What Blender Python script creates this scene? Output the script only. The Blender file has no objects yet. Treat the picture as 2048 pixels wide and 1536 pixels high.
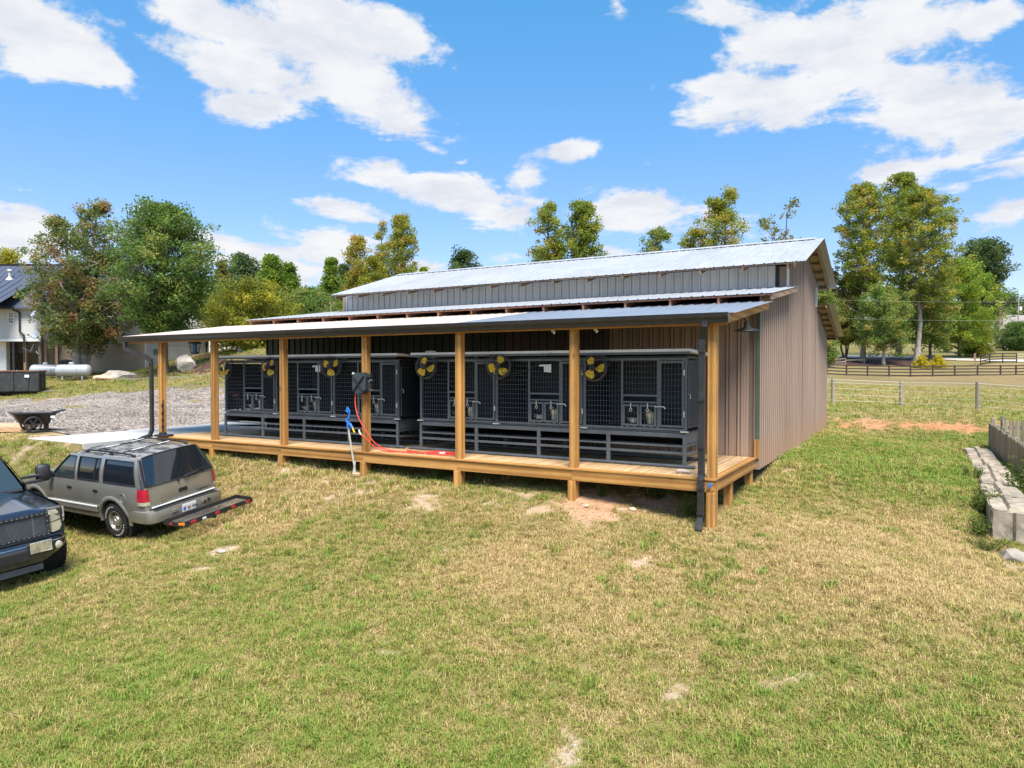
import bpy, math, random
import numpy as np
from mathutils import Vector, Matrix, Euler

random.seed(7); RNG = np.random.default_rng(7)
scene = bpy.context.scene
COL = scene.collection
rad = math.radians

# ------------------------------------------------------------------ camera
CAM = Vector((2.787, -11.184, 1.728))
FPX = 1405.0                                  # focal length in pixels of a 2048 wide frame
YAW = rad(59.7947); PITCH = rad(1.1417)
FWD_H = Vector((-math.cos(YAW), math.sin(YAW), 0)); RIGHT = Vector((math.sin(YAW), math.cos(YAW), 0))
FWD = FWD_H * math.cos(PITCH) - Vector((0, 0, 1)) * math.sin(PITCH)
UP = FWD_H * math.sin(PITCH) + Vector((0, 0, 1)) * math.cos(PITCH)
cam_d = bpy.data.cameras.new('camera'); cam = bpy.data.objects.new('camera', cam_d); COL.objects.link(cam)
cam_d.sensor_fit = 'HORIZONTAL'; cam_d.sensor_width = 36.0; cam_d.lens = FPX / 2048 * 36.0
cam_d.clip_start = 0.1; cam_d.clip_end = 6000
m3 = Matrix((RIGHT, UP, -FWD)).transposed(); cam.matrix_world = Matrix.Translation(CAM) @ m3.to_4x4()
scene.camera = cam

def at(px, py, d):
    "point at depth d along the sight line through a place of the photograph (2048 x 1536)"
    return CAM + (RIGHT * ((px - 1024) / FPX) + UP * ((768 - py) / FPX) + FWD) * d
def sight(px, py):
    return (RIGHT * ((px - 1024) / FPX) + UP * ((768 - py) / FPX) + FWD).normalized()

# ------------------------------------------------------------------ sky, sun, exposure
SUN_EL = rad(60); SUN_AZ = Vector((0.60, -0.80))        # towards the sun, seen from above
sd = Vector((SUN_AZ.x * math.cos(SUN_EL), SUN_AZ.y * math.cos(SUN_EL), math.sin(SUN_EL))).normalized()
sun_l = bpy.data.lights.new('sun', 'SUN'); sun = bpy.data.objects.new('sun', sun_l); COL.objects.link(sun)
sun_l.energy = 1.5; sun_l.angle = rad(26); sun_l.color = (1.0, 0.95, 0.87)
sun.rotation_euler = (-sd).to_track_quat('-Z', 'Y').to_euler(); sun.location = (0, 0, 60)

scene.view_settings.view_transform = 'Standard'; scene.view_settings.look = 'None'
scene.view_settings.exposure = 2.4; scene.view_settings.gamma = 1.0
scene.view_settings.use_curve_mapping = False
scene.cycles.max_bounces = 6; scene.cycles.diffuse_bounces = 3; scene.cycles.glossy_bounces = 3
scene.cycles.transmission_bounces = 4; scene.cycles.transparent_max_bounces = 8
scene.cycles.use_denoising = True
scene.cycles.sample_clamp_indirect = 8

world = bpy.data.worlds.new('World'); scene.world = world; world.use_nodes = True
nt = world.node_tree; nt.nodes.clear()
class NT:
    "small helper to write node trees"
    def __init__(s, tree): s.t = tree
    def n(s, typ, **kw):
        nd = s.t.nodes.new(typ)
        for k, v in kw.items():
            if k == 'ins':
                for kk, vv in v.items():
                    if isinstance(vv, bpy.types.NodeSocket): s.t.links.new(vv, nd.inputs[kk])
                    else: nd.inputs[kk].default_value = vv
            else: setattr(nd, k, v)
        return nd
    def math(s, op, a, b=None, c=None, clamp=False):
        nd = s.t.nodes.new('ShaderNodeMath'); nd.operation = op; nd.use_clamp = clamp
        for i, x in enumerate((a, b, c)):
            if x is None: continue
            if isinstance(x, bpy.types.NodeSocket): s.t.links.new(x, nd.inputs[i])
            else: nd.inputs[i].default_value = x
        return nd.outputs[0]
    def vmath(s, op, a, b=None):
        nd = s.t.nodes.new('ShaderNodeVectorMath'); nd.operation = op
        for i, x in enumerate((a, b)):
            if x is None: continue
            if isinstance(x, bpy.types.NodeSocket): s.t.links.new(x, nd.inputs[i])
            else: nd.inputs[i].default_value = x
        return nd.outputs['Value'] if op in ('DOT_PRODUCT', 'LENGTH') else nd.outputs[0]
    def mix(s, f, a, b, blend='MIX'):
        nd = s.t.nodes.new('ShaderNodeMix'); nd.data_type = 'RGBA'; nd.blend_type = blend
        for i, x in ((0, f), (6, a), (7, b)):
            if isinstance(x, bpy.types.NodeSocket): s.t.links.new(x, nd.inputs[i])
            else: nd.inputs[i].default_value = (x if i == 0 else tuple(x) + (1,) if len(x) == 3 else x)
        return nd.outputs[2]
    def ramp(s, f, stops, interp='LINEAR'):
        nd = s.t.nodes.new('ShaderNodeValToRGB'); nd.color_ramp.interpolation = interp
        el = nd.color_ramp.elements
        while len(el) > 1: el.remove(el[-1])
        for i, (p, c) in enumerate(stops):
            e = el[0] if i == 0 else el.new(p)
            e.position = p; c = (c, c, c) if not hasattr(c, '__len__') else c; e.color = (c[0], c[1], c[2], 1)
        s.t.links.new(f, nd.inputs[0]); return nd.outputs[0]
    def maprange(s, v, a, b, c=0.0, d=1.0, smooth=True):
        nd = s.t.nodes.new('ShaderNodeMapRange'); nd.interpolation_type = 'SMOOTHSTEP' if smooth else 'LINEAR'
        s.t.links.new(v, nd.inputs[0])
        for i, x in enumerate((a, b, c, d)): nd.inputs[i + 1].default_value = x
        return nd.outputs[0]
    def noise(s, vec, scale, detail=4, rough=0.5, lac=2.0, dist=0.0, out=0):
        nd = s.t.nodes.new('ShaderNodeTexNoise')
        if vec is not None: s.t.links.new(vec, nd.inputs['Vector'])
        for k, v in (('Scale', scale), ('Detail', detail), ('Roughness', rough), ('Lacunarity', lac), ('Distortion', dist)):
            nd.inputs[k].default_value = v
        return nd.outputs[out]
    def link(s, a, b): s.t.links.new(a, b)

W = NT(nt)
tc = W.n('ShaderNodeTexCoord'); dirv = tc.outputs['Generated']
sky = W.n('ShaderNodeTexSky', sky_type='NISHITA'); sky.sun_disc = False
sky.sun_elevation = SUN_EL; sky.sun_rotation = math.atan2(SUN_AZ.x, SUN_AZ.y)
sky.altitude = 300; sky.air_density = 1.0; sky.dust_density = 0.4; sky.ozone_density = 2.2
hsv = W.n('ShaderNodeHueSaturation', ins={'Hue': 0.503, 'Saturation': 1.18, 'Value': 0.95, 'Color': sky.outputs[0]})
# clouds: banks laid out as soft lens shapes over the sky dome, broken up by noise on a cloud plane
sep = W.n('ShaderNodeSeparateXYZ', ins={0: dirv})
zz = W.math('MAXIMUM', sep.outputs[2], 0.0)
den = W.math('ADD', zz, 0.16)
plane = W.n('ShaderNodeCombineXYZ', ins={0: W.math('DIVIDE', sep.outputs[0], den), 1: W.math('DIVIDE', sep.outputs[1], den), 2: W.math('MULTIPLY', sep.outputs[2], 3.0)})
n1 = W.noise(plane.outputs[0], 2.9, 10, 0.62, 2.1, 0.35)
n2 = W.noise(dirv, 15.0, 8, 0.60, 2.1, 0.4)
nz = W.math('ADD', W.math('MULTIPLY', n1, 0.65), W.math('MULTIPLY', n2, 0.35))
BANKS = [  # px, py, half width, half height (photograph pixels), tilt, weight
 (60, 60, 190, 70, -22, 1.0), (205, 120, 70, 26, -25, .9), (135, 147, 48, 16, -20, .75), (30, 20, 130, 50, 0, .8),
 (420, 40, 210, 62, -6, 1.0), (690, 40, 170, 50, -12, .95), (830, 85, 45, 30, -35, .8), (470, 125, 200, 45, -8, 1.0),
 (640, 105, 150, 60, -25, .95), (700, 170, 170, 50, -20, 1.0), (520, 215, 95, 30, 5, .85), (780, 235, 120, 32, -12, 1.0),
 (250, 40, 60, 45, -40, .6), (190, 212, 24, 10, -10, 0.48), (322, 232, 20, 9, -20, 0.48), (680, 325, 34, 20, 20, 0.68), (870, 300, 60, 15, -25, 0.68), (925, 325, 18, 10, 0, 0.63),
 (830, 370, 130, 36, -10, 1.0), (940, 400, 130, 42, -14, 1.05), (1050, 355, 48, 34, 35, .8), (690, 420, 90, 20, -10, .85), (1155, 300, 50, 20, 8, 0.85),
 (40, 470, 80, 60, -10, 1.1), (470, 500, 140, 40, -12, 1.05), (620, 500, 130, 46, 0, .95), (560, 540, 120, 40, 0, .9), (850, 530, 60, 20, 0, .7), (1010, 520, 40, 14, 0, .6),
 (1280, 430, 150, 38, -3, 1.0), (1370, 415, 40, 24, 0, .6), (1200, 412, 90, 22, 0, .7), (1240, 505, 60, 12, 0, .6),
 (1235, 8, 40, 30, -60, 0.68), (1450, 20, 120, 40, -5, .8), (1620, 90, 160, 55, -10, 1.1), (1540, 60, 90, 45, 10, .8), (1800, 60, 110, 52, -5, 1.0), (1960, 45, 55, 28, 10, .8), (1740, 20, 100, 30, 0, .6),
 (1450, 175, 90, 26, -8, .95), (1560, 195, 160, 45, 3, 1.0), (1460, 250, 40, 16, 15, .6), (1780, 160, 190, 60, -18, 1.05), (1900, 220, 170, 75, -28, 1.1), (1960, 280, 170, 55, -14, 1.0), (1900, 325, 130, 26, 2, 1.0), (2050, 320, 120, 40, 0, 1.0),
 (2010, 410, 60, 24, 5, .8), (1930, 378, 25, 8, 0, .3), (2060, 190, 60, 30, -20, .6)]
acc = None
world.cycles.sampling_method = 'MANUAL'; world.cycles.sample_map_resolution = 256
def add_bank(d, right, up, hw, hh, wgt):
    global acc
    nrm = right.cross(up).normalized()
    rot = Matrix((right, up, nrm)).transposed().to_euler('XYZ')
    mp = W.n('ShaderNodeMapping', vector_type='TEXTURE', ins={'Vector': dirv, 'Location': tuple(d), 'Rotation': tuple(rot), 'Scale': (hw, hh, 60.0)})
    g = W.math('MULTIPLY_ADD', W.vmath('LENGTH', mp.outputs[0]), -0.62 * wgt, wgt * 1.12)
    acc = W.math('MAXIMUM', g, 0.0) if acc is None else W.math('SMOOTH_MAX', acc, g, 0.12)
def tangent(d):
    r = Vector((0, 0, 1)).cross(d).normalized() * -1
    u = d.cross(r).normalized()
    if u.z < 0: u = -u
    return d.cross(u).normalized(), u
for (px, py, hw, hh, tilt, wgt) in BANKS:
    d = sight(px, py); r, u = tangent(d); t = rad(tilt)
    r2 = r * math.cos(t) + u * math.sin(t); u2 = u * math.cos(t) - r * math.sin(t)
    l = math.sqrt(FPX**2 + (px - 1024)**2 + (py - 768)**2)
    k = FPX / l
    add_bank(d, r2, u2, hw / l, hh / l, wgt)
rb = random.Random(3)
for i in range(26):                            # the same kind of sky all round
    azi = rb.uniform(40, 320); el = rad(rb.choice([8, 14, 20, 28, 38, 50]) + rb.uniform(-3, 3))
    base = math.atan2(FWD_H.y, FWD_H.x) + rad(azi)
    d = Vector((math.cos(base) * math.cos(el), math.sin(base) * math.cos(el), math.sin(el)))
    r, u = tangent(d); t = rad(rb.uniform(-15, 15))
    r2 = r * math.cos(t) + u * math.sin(t); u2 = u * math.cos(t) - r * math.sin(t)
    add_bank(d, r2, u2, rb.uniform(.12, .24), rb.uniform(.03, .07), rb.uniform(.8, 1.1))
dens = W.math('ADD', W.math('MULTIPLY', acc, 0.72), W.math('MULTIPLY', W.math('SUBTRACT', nz, 0.5), 2.5))
mask = W.maprange(dens, 0.25, 0.53)
mask = W.math('MULTIPLY', mask, W.maprange(sep.outputs[2], -0.02, 0.05))
shade = W.maprange(W.noise(plane.outputs[0], 4.5, 7, 0.6), 0.38, 0.66)
ccol = W.mix(shade, (0.98, 0.985, 1.0), (0.80, 0.83, 0.91))
grade = W.ramp(sep.outputs[2], [(0.0, (.66, .60, .66)), (.12, (.69, .62, .68)), (.25, (.71, .74, .75)), (.48, (.60, .98, .92)), (1.0, (.58, 1.0, .95))])
skyc = W.mix(1.0, hsv.outputs[0], grade, 'MULTIPLY')
bg_s = W.n('ShaderNodeBackground', ins={'Color': skyc, 'Strength': 0.057})
bg_c = W.n('ShaderNodeBackground', ins={'Color': ccol, 'Strength': 0.182})
mx = W.n('ShaderNodeMixShader', ins={0: W.math('MULTIPLY', mask, 0.97), 1: bg_s.outputs[0], 2: bg_c.outputs[0]})
out = W.n('ShaderNodeOutputWorld', ins={0: mx.outputs[0]})

# ------------------------------------------------------------------ mesh helpers
class MB:
    def __init__(s): s.v = []; s.f = []
    def add(s, vs, fs):
        o = len(s.v); s.v += [tuple(p) for p in vs]; s.f += [tuple(i + o for i in f) for f in fs]; return s
    def box(s, c, sz, rot=None, ch=0.0):
        hx, hy, hz = sz[0] / 2, sz[1] / 2, sz[2] / 2
        c = Vector(c)
        M = None
        if rot is not None: M = rot if isinstance(rot, Matrix) else Euler(rot).to_matrix()
        if ch <= 0:
            vs = [(x, y, z) for x in (-hx, hx) for y in (-hy, hy) for z in (-hz, hz)]
            fs = [(0, 1, 3, 2), (4, 6, 7, 5), (0, 4, 5, 1), (2, 3, 7, 6), (0, 2, 6, 4), (1, 5, 7, 3)]
        else:
            ch = min(ch, hx * .9, hy * .9, hz * .9); vs = []; idx = {}
            for sx in (-1, 1):
                for sy in (-1, 1):
                    for sz_ in (-1, 1):
                        for k in range(3):
                            p = [sx * (hx - ch), sy * (hy - ch), sz_ * (hz - ch)]
                            p[k] = (sx * hx, sy * hy, sz_ * hz)[k]
                            idx[(sx, sy, sz_, k)] = len(vs); vs.append(tuple(p))
            fs = []
            I = idx
            for k in range(3):
                o = [j for j in range(3) if j != k]
                for sg in (-1, 1):
                    q = []
                    for a, b in ((-1, -1), (1, -1), (1, 1), (-1, 1)):
                        t = [0, 0, 0]; t[k] = sg; t[o[0]] = a; t[o[1]] = b; q.append(I[(t[0], t[1], t[2], k)])
                    if (sg > 0) != (k == 1): fs.append(tuple(q))
                    else: fs.append(tuple(reversed(q)))
            for k in range(3):                       # edges
                o = [j for j in range(3) if j != k]
                for a in (-1, 1):
                    for b in (-1, 1):
                        t0 = [0, 0, 0]; t1 = [0, 0, 0]
                        t0[k] = -1; t1[k] = 1
                        for t in (t0, t1): t[o[0]] = a; t[o[1]] = b
                        q = (I[(*t0, o[0])], I[(*t1, o[0])], I[(*t1, o[1])], I[(*t0, o[1])])
                        ok = (a * b > 0) != (k == 1)
                        fs.append(q if not ok else tuple(reversed(q)))
            for sx in (-1, 1):
                for sy in (-1, 1):
                    for sz_ in (-1, 1):
                        q = (I[(sx, sy, sz_, 0)], I[(sx, sy, sz_, 1)], I[(sx, sy, sz_, 2)])
                        fs.append(q if sx * sy * sz_ > 0 else tuple(reversed(q)))
        pv = []
        for p in vs:
            p = Vector(p)
            if M is not None: p = M @ p
            pv.append(tuple(p + c))
        return s.add(pv, fs)
    def span(s, a, b, ch=0.0):
        a = Vector(a); b = Vector(b)
        return s.box((a + b) / 2, [abs(b[i] - a[i]) for i in range(3)], None, ch)
    def bar(s, p0, p1, w, h, up=(0, 0, 1), ch=0.0):
        p0 = Vector(p0); p1 = Vector(p1); d = p1 - p0; L = d.length; d.normalize()
        up = Vector(up)
        if abs(d.dot(up)) > .98: up = Vector((0, 1, 0)) if abs(d.y) < .9 else Vector((1, 0, 0))
        y = up.cross(d).normalized(); z = d.cross(y).normalized()
        return s.box((p0 + p1) / 2, (L, w, h), Matrix((d, y, z)).transposed(), ch)
    def tube(s, pts, r, n=8, caps=True, closed=False):
        pts = [Vector(p) for p in pts]; m = len(pts)
        rs = list(r) if hasattr(r, '__len__') else [r] * m
        prev = None; vs = []
        for i, p in enumerate(pts):
            if closed: d = pts[(i + 1) % m] - pts[i - 1]
            else: d = pts[min(i + 1, m - 1)] - pts[max(i - 1, 0)]
            if d.length < 1e-9: d = Vector((0, 0, 1))
            d.normalize()
            if prev is None:
                a = Vector((0, 0, 1)) if abs(d.z) < .9 else Vector((1, 0, 0))
                x = a.cross(d).normalized()
            else:
                x = (prev - d * prev.dot(d))
                x = x.normalized() if x.length > 1e-6 else Vector((1, 0, 0)).cross(d).normalized()
            prev = x; y = d.cross(x)
            for k in range(n):
                t = 2 * math.pi * k / n
                vs.append(tuple(p + (x * math.cos(t) + y * math.sin(t)) * rs[i]))
        fs = []
        for i in range(m if closed else m - 1):
            j = (i + 1) % m
            for k in range(n):
                k2 = (k + 1) % n
                fs.append((i * n + k, i * n + k2, j * n + k2, j * n + k))
        if caps and not closed:
            fs.append(tuple(range(n - 1, -1, -1))); fs.append(tuple((m - 1) * n + k for k in range(n)))
        return s.add(vs, fs)
    def lathe(s, prof, n=16, c=(0, 0, 0), axis='z', caps=True):
        "prof: list of (radius, height)"
        c = Vector(c); vs = []; m = len(prof)
        for r, h in prof:
            for k in range(n):
                t = 2 * math.pi * k / n; a, b = r * math.cos(t), r * math.sin(t)
                p = {'z': (a, b, h), 'y': (b, h, a), 'x': (h, a, b)}[axis]
                vs.append(tuple(Vector(p) + c))
        fs = [(i * n + k, i * n + (k + 1) % n, (i + 1) * n + (k + 1) % n, (i + 1) * n + k) for i in range(m - 1) for k in range(n)]
        if caps:
            fs.append(tuple(range(n - 1, -1, -1))); fs.append(tuple((m - 1) * n + k for k in range(n)))
        return s.add(vs, fs)
    def prism(s, poly, h0, h1, axis='y'):
        "extrude a polygon; poly in the plane of the other two axes (in order)"
        n = len(poly)
        def P(a, b, h): return {'x': (h, a, b), 'y': (a, h, b), 'z': (a, b, h)}[axis]
        vs = [P(a, b, h0) for a, b in poly] + [P(a, b, h1) for a, b in poly]
        fs = [(i, (i + 1) % n, (i + 1) % n + n, i + n) for i in range(n)]
        fs += [tuple(range(n - 1, -1, -1)), tuple(range(n, 2 * n))]
        return s.add(vs, fs)
    def grid(s, rows, close=False):
        m = len(rows); n = len(rows[0]); vs = [p for r in rows for p in r]
        fs = []
        for i in range(m - 1):
            for j in range(n if close else n - 1):
                j2 = (j + 1) % n
                fs.append((i * n + j, i * n + j2, (i + 1) * n + j2, (i + 1) * n + j))
        return s.add(vs, fs)
    def mesh(s, name, smooth=None, fix=True):
        me = bpy.data.meshes.new(name); me.from_pydata(s.v, [], s.f); me.validate()
        if fix:
            import bmesh
            bm = bmesh.new(); bm.from_mesh(me); bmesh.ops.recalc_face_normals(bm, faces=bm.faces); bm.to_mesh(me); bm.free()
        if smooth is not None:
            me.polygons.foreach_set('use_smooth', [True] * len(me.polygons)); me.set_sharp_from_angle(angle=rad(smooth))
        me.update(); return me
    def build(s, name, mat, parent=None, smooth=None, world=False, fix=True):
        if world and parent is not None:
            o = wpos(parent); s.v = [(p[0] - o.x, p[1] - o.y, p[2] - o.z) for p in s.v]
        return put(name, s.mesh(name, smooth, fix), mat, parent)
def wpos(o):
    p = Vector(o.location)
    while o.parent is not None: o = o.parent; p += Vector(o.location)
    return p
def put(name, me, mat, parent=None, loc=(0, 0, 0), rot=None):
    o = bpy.data.objects.new(name, me); COL.objects.link(o)
    if mat is not None:
        if len(me.materials) == 0: me.materials.append(mat)
    o.parent = parent; o.location = loc
    if rot is not None: o.rotation_euler = rot
    return o
def tag(o, label, cat, group=None):
    o['label'] = label; o['category'] = cat
    if group: o['group'] = group
    return o
def thing(name, loc, label, cat, group=None, rot=None):
    o = bpy.data.objects.new(name, None); COL.objects.link(o); o.location = loc; o.empty_display_size = 0.3
    if rot is not None: o.rotation_euler = rot
    return tag(o, label, cat, group)
def structure(o): o['kind'] = 'structure'; return o
def stuff(o): o['kind'] = 'stuff'; return o
def copy_tree(o, parent=None):
    c = o.copy(); COL.objects.link(c); c.parent = parent
    for ch in list(o.children): copy_tree(ch, c)
    return c
def text_mesh(name, txt, size, extr=0.002):
    cu = bpy.data.curves.new(name, 'FONT'); cu.body = txt; cu.size = size; cu.extrude = extr; cu.align_x = 'CENTER'; cu.align_y = 'CENTER'
    o = bpy.data.objects.new(name, cu); COL.objects.link(o)
    dg = bpy.context.evaluated_depsgraph_get(); me = bpy.data.meshes.new_from_object(o.evaluated_get(dg))
    bpy.data.objects.remove(o); bpy.data.curves.remove(cu); me.name = name; return me

# ------------------------------------------------------------------ materials
def new_mat(name):
    m = bpy.data.materials.new(name); m.use_nodes = True; m.node_tree.nodes.clear(); return m, NT(m.node_tree)
def finish(N, col, rough=0.6, metal=0.0, bump=None, bump_s=0.3, bump_d=0.01, spec=0.5, coat=0.0, **kw):
    p = N.n('ShaderNodeBsdfPrincipled')
    def setin(k, v):
        if isinstance(v, bpy.types.NodeSocket): N.link(v, p.inputs[k])
        else: p.inputs[k].default_value = v if not (hasattr(v, '__len__') and len(v) == 3) else tuple(v) + (1,)
    setin('Base Color', col); setin('Roughness', rough); setin('Metallic', metal); setin('Specular IOR Level', spec)
    if coat: setin('Coat Weight', coat); setin('Coat Roughness', 0.06)
    for k, v in kw.items(): setin(k, v)
    if bump is not None:
        b = N.n('ShaderNodeBump', ins={'Strength': bump_s, 'Distance': bump_d, 'Height': bump}); N.link(b.outputs[0], p.inputs['Normal'])
    o = N.n('ShaderNodeOutputMaterial', ins={0: p.outputs[0]}); return p
def obj_coord(N, scale=(1, 1, 1), rnd=True, world=False):
    if world: v = N.n('ShaderNodeNewGeometry').outputs['Position']
    else: v = N.n('ShaderNodeTexCoord').outputs['Object']
    if rnd:
        oi = N.n('ShaderNodeObjectInfo')
        off = N.math('MULTIPLY', oi.outputs['Random'], 37.0)
        v = N.vmath('ADD', v, N.n('ShaderNodeCombineXYZ', ins={0: off, 1: off, 2: off}).outputs[0])
    return N.vmath('MULTIPLY', v, tuple(scale))
def paint(name, c, rough=0.5, metal=0.0, var=0.12, scale=3.0, grime_shade=None, spec=0.5, coat=0.0, bump=0.0, rnd=0.0):
    m, N = new_mat(name)
    v = obj_coord(N)
    n = N.noise(v, scale, 6, 0.6)
    dark = tuple(x * (1 - var) for x in c); lite = tuple(min(1, x * (1 + var)) for x in c)
    col = N.mix(N.maprange(n, 0.3, 0.7), dark, lite)
    if grime_shade:
        g = N.maprange(N.noise(v, scale * 2.3, 8, 0.7), 0.52, 0.72); col = N.mix(N.math('MULTIPLY', g, grime_shade[1]), col, grime_shade[0])
    if rnd:
        oi = N.n('ShaderNodeObjectInfo'); f = N.maprange(oi.outputs['Random'], 0, 1, 1 - rnd, 1 + rnd, False)
        col = N.n('ShaderNodeHueSaturation', ins={'Value': f, 'Color': col}).outputs[0]
    r = N.maprange(n, 0.2, 0.8, max(0.02, rough - .08), min(1, rough + .08))
    finish(N, col, r, metal, N.noise(v, scale * 25, 3) if bump else None, bump, 0.003, spec, coat)
    return m
def wood(name, axis, c1, c2, knot=(0.16, 0.08, 0.03), rough=0.7, grain=1.0, rnd=0.16, weather=None):
    m, N = new_mat(name)
    sc = [9.0, 9.0, 9.0]; sc['xyz'.index(axis)] = 0.55
    v = obj_coord(N, sc)
    w = N.n('ShaderNodeTexWave', wave_type='RINGS', rings_direction='SPHERICAL', ins={'Scale': 0.42 * grain, 'Distortion': 7.0, 'Detail': 3.0, 'Detail Scale': 0.9})
    N.link(v, w.inputs['Vector'])
    fine = N.noise(N.vmath('MULTIPLY', v, (5, 5, 5)), 3.0, 5, 0.6)
    g = N.math('ADD', N.math('MULTIPLY', w.outputs['Fac'], 0.34), N.math('MULTIPLY', fine, 0.66))
    col = N.mix(N.maprange(g, 0.25, 0.8), c1, c2)
    kn = [2.2, 2.2, 2.2]; kn['xyz'.index(axis)] = 0.9
    vo = N.n('ShaderNodeTexVoronoi', feature='DISTANCE_TO_EDGE' if False else 'F1', ins={'Scale': 1.6}); N.link(obj_coord(N, kn), vo.inputs['Vector'])
    k = N.maprange(vo.outputs['Distance'], 0.05, 0.13, 1.0, 0.0)
    col = N.mix(N.math('MULTIPLY', k, 0.75), col, knot)
    patch = N.noise(obj_coord(N), 0.9, 3, 0.5)
    col = N.n('ShaderNodeHueSaturation', ins={'Value': N.maprange(patch, 0.3, 0.7, 0.88, 1.12), 'Color': col}).outputs[0]
    if weather:
        col = N.mix(N.maprange(N.noise(obj_coord(N), 2.2, 6, 0.65), 0.4, 0.75, 0, weather[1]), col, weather[0])
    oi = N.n('ShaderNodeObjectInfo'); f = N.maprange(oi.outputs['Random'], 0, 1, 1 - rnd, 1 + rnd, False)
    col = N.n('ShaderNodeHueSaturation', ins={'Value': f, 'Color': col}).outputs[0]
    finish(N, col, rough, 0, fine, 0.2, 0.003, 0.3); return m

PINE1, PINE2 = (0.30, 0.135, 0.032), (0.52, 0.275, 0.085)
M = {}
for ax in 'xyz':
    M['pine_' + ax] = wood('pine_' + ax, ax, PINE1, PINE2)
    M['old_wood_' + ax] = wood('old_wood_' + ax, ax, (0.20, 0.13, 0.09), (0.36, 0.25, 0.17), (0.06, 0.04, 0.03), 0.85)
    M['grey_wood_' + ax] = wood('grey_wood_' + ax, ax, (0.21, 0.17, 0.125), (0.37, 0.31, 0.235), (0.07, 0.06, 0.05), 0.9, 1.3, 0.25, ((0.17, 0.165, 0.10), 0.55))
M['deck'] = wood('deck_pine', 'y', (0.42, 0.26, 0.125), (0.60, 0.41, 0.23), (0.2, 0.1, 0.05), 0.75, 1.0, 0.12)
M['black_wood'] = wood('black_fence_wood', 'x', (0.03, 0.024, 0.02), (0.09, 0.07, 0.06), (0.02, 0.02, 0.02), 0.85)
M['rafter'] = wood('reddish_rafter', 'y', (0.26, 0.12, 0.075), (0.42, 0.22, 0.14), (0.1, 0.05, 0.03), 0.85)

def sheet_metal(name, c, rough=0.42, metal=0.0, streak=(0.3, 0.2, 0.12), amt=0.25, axis='z', spec=0.5, dirt_low=None, rnd=.05, grime_shade=0.0):
    m, N = new_mat(name)
    sc = [5.0, 5.0, 5.0]; sc['xyz'.index(axis)] = 0.35
    v = obj_coord(N, sc, True, False)
    s = N.noise(v, 1.6, 6, 0.65); b = N.noise(obj_coord(N, (1, 1, 1), True), 0.7, 4, 0.5)
    col = N.mix(N.maprange(s, 0.3, 0.7), tuple(x * .95 for x in c), tuple(min(1, x * 1.04) for x in c))
    col = N.mix(N.math('MULTIPLY', N.maprange(s, 0.55, 0.8), amt), col, streak)
    col = N.n('ShaderNodeHueSaturation', ins={'Value': N.maprange(b, 0.25, 0.75, 0.92, 1.07), 'Color': col}).outputs[0]
    oi = N.n('ShaderNodeObjectInfo'); f = N.maprange(oi.outputs['Random'], 0, 1, 1 - rnd, 1 + rnd, False)
    col = N.n('ShaderNodeHueSaturation', ins={'Value': f, 'Color': col}).outputs[0]
    gm = N.n('ShaderNodeAttribute', attribute_name='grime_shade').outputs['Fac']
    col = N.mix(N.math('MULTIPLY', gm, grime_shade), col, tuple(x * .22 for x in c))  # rib shading painted into the colour as dark lines at the rib feet
    if dirt_low:
        z = N.n('ShaderNodeSeparateXYZ', ins={0: N.n('ShaderNodeNewGeometry').outputs['Position']}).outputs[2]
        zz_ = N.math('ADD', z, N.math('MULTIPLY', s, -0.5))
        col = N.mix(N.maprange(zz_, dirt_low[1], dirt_low[2], dirt_low[3], 0.0), col, dirt_low[0])
    finish(N, col, N.maprange(s, 0.2, 0.8, rough - .07, rough + .1), metal, b, 0.12, 0.02, spec); return m
M['brown_metal'] = sheet_metal('brown_wall_metal', (0.42, 0.30, 0.235), 0.45, 0, (0.36, 0.25, 0.19), 0.12, 'z', 0.4, ((0.36, 0.21, 0.12), -0.45, 0.35, 0.5), grime_shade=.9)
M['brown_trim'] = sheet_metal('brown_trim', (0.27, 0.195, 0.165), 0.5)
M['grey_metal'] = sheet_metal('grey_wall_metal', (0.70, 0.71, 0.72), 0.5, 0.0, (0.25, 0.25, 0.26), 0.2, grime_shade=.4)
M['roof_metal'] = sheet_metal('galvanised_roof', (0.37, 0.375, 0.39), 0.45, 0.05, (0.5, 0.5, 0.52), 0.25, 'y')
M['cream_metal'] = sheet_metal('cream_roof', (0.64, 0.51, 0.43), 0.36, 0.05, (0.55, 0.42, 0.34), 0.2, 'y')
M['slate_metal'] = sheet_metal('slate_blue_roof', (0.25, 0.28, 0.325), 0.33, 0.15, (0.03, 0.03, 0.04), 0.8, 'y')
M['dark_roof'] = sheet_metal('dark_house_roof', (0.085, 0.095, 0.13), 0.4, 0.2, (0.05, 0.05, 0.06), 0.2, 'y')
M['under_metal'] = sheet_metal('roof_underside', (0.42, 0.36, 0.27), 0.6, 0.0, (0.2, 0.16, 0.1), 0.4, 'y')
M['gutter'] = paint('black_gutter', (0.022, 0.021, 0.022), 0.36, 0, 0.2, 4, ((0.09, 0.08, 0.07), 0.3))
M['cage'] = paint('grey_powder_coat', (0.115, 0.13, 0.143), 0.5, 0.25, 0.12, 5, ((0.2, 0.2, 0.19), 0.15))
M['cage_dark'] = paint('dark_kennel_panel', (0.026, 0.032, 0.04), 0.55, 0.2, 0.15, 3, ((0.12, 0.12, 0.12), 0.2))
M['cage_roof'] = paint('kennel_roof', (0.74, 0.75, 0.77), 0.4, 0.0, 0.1, 2, ((0.3, 0.28, 0.25), 0.3))
M['wire'] = paint('dark_wire', (0.05, 0.062, 0.075), 0.6, 0.1, 0.15, 5)
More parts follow.
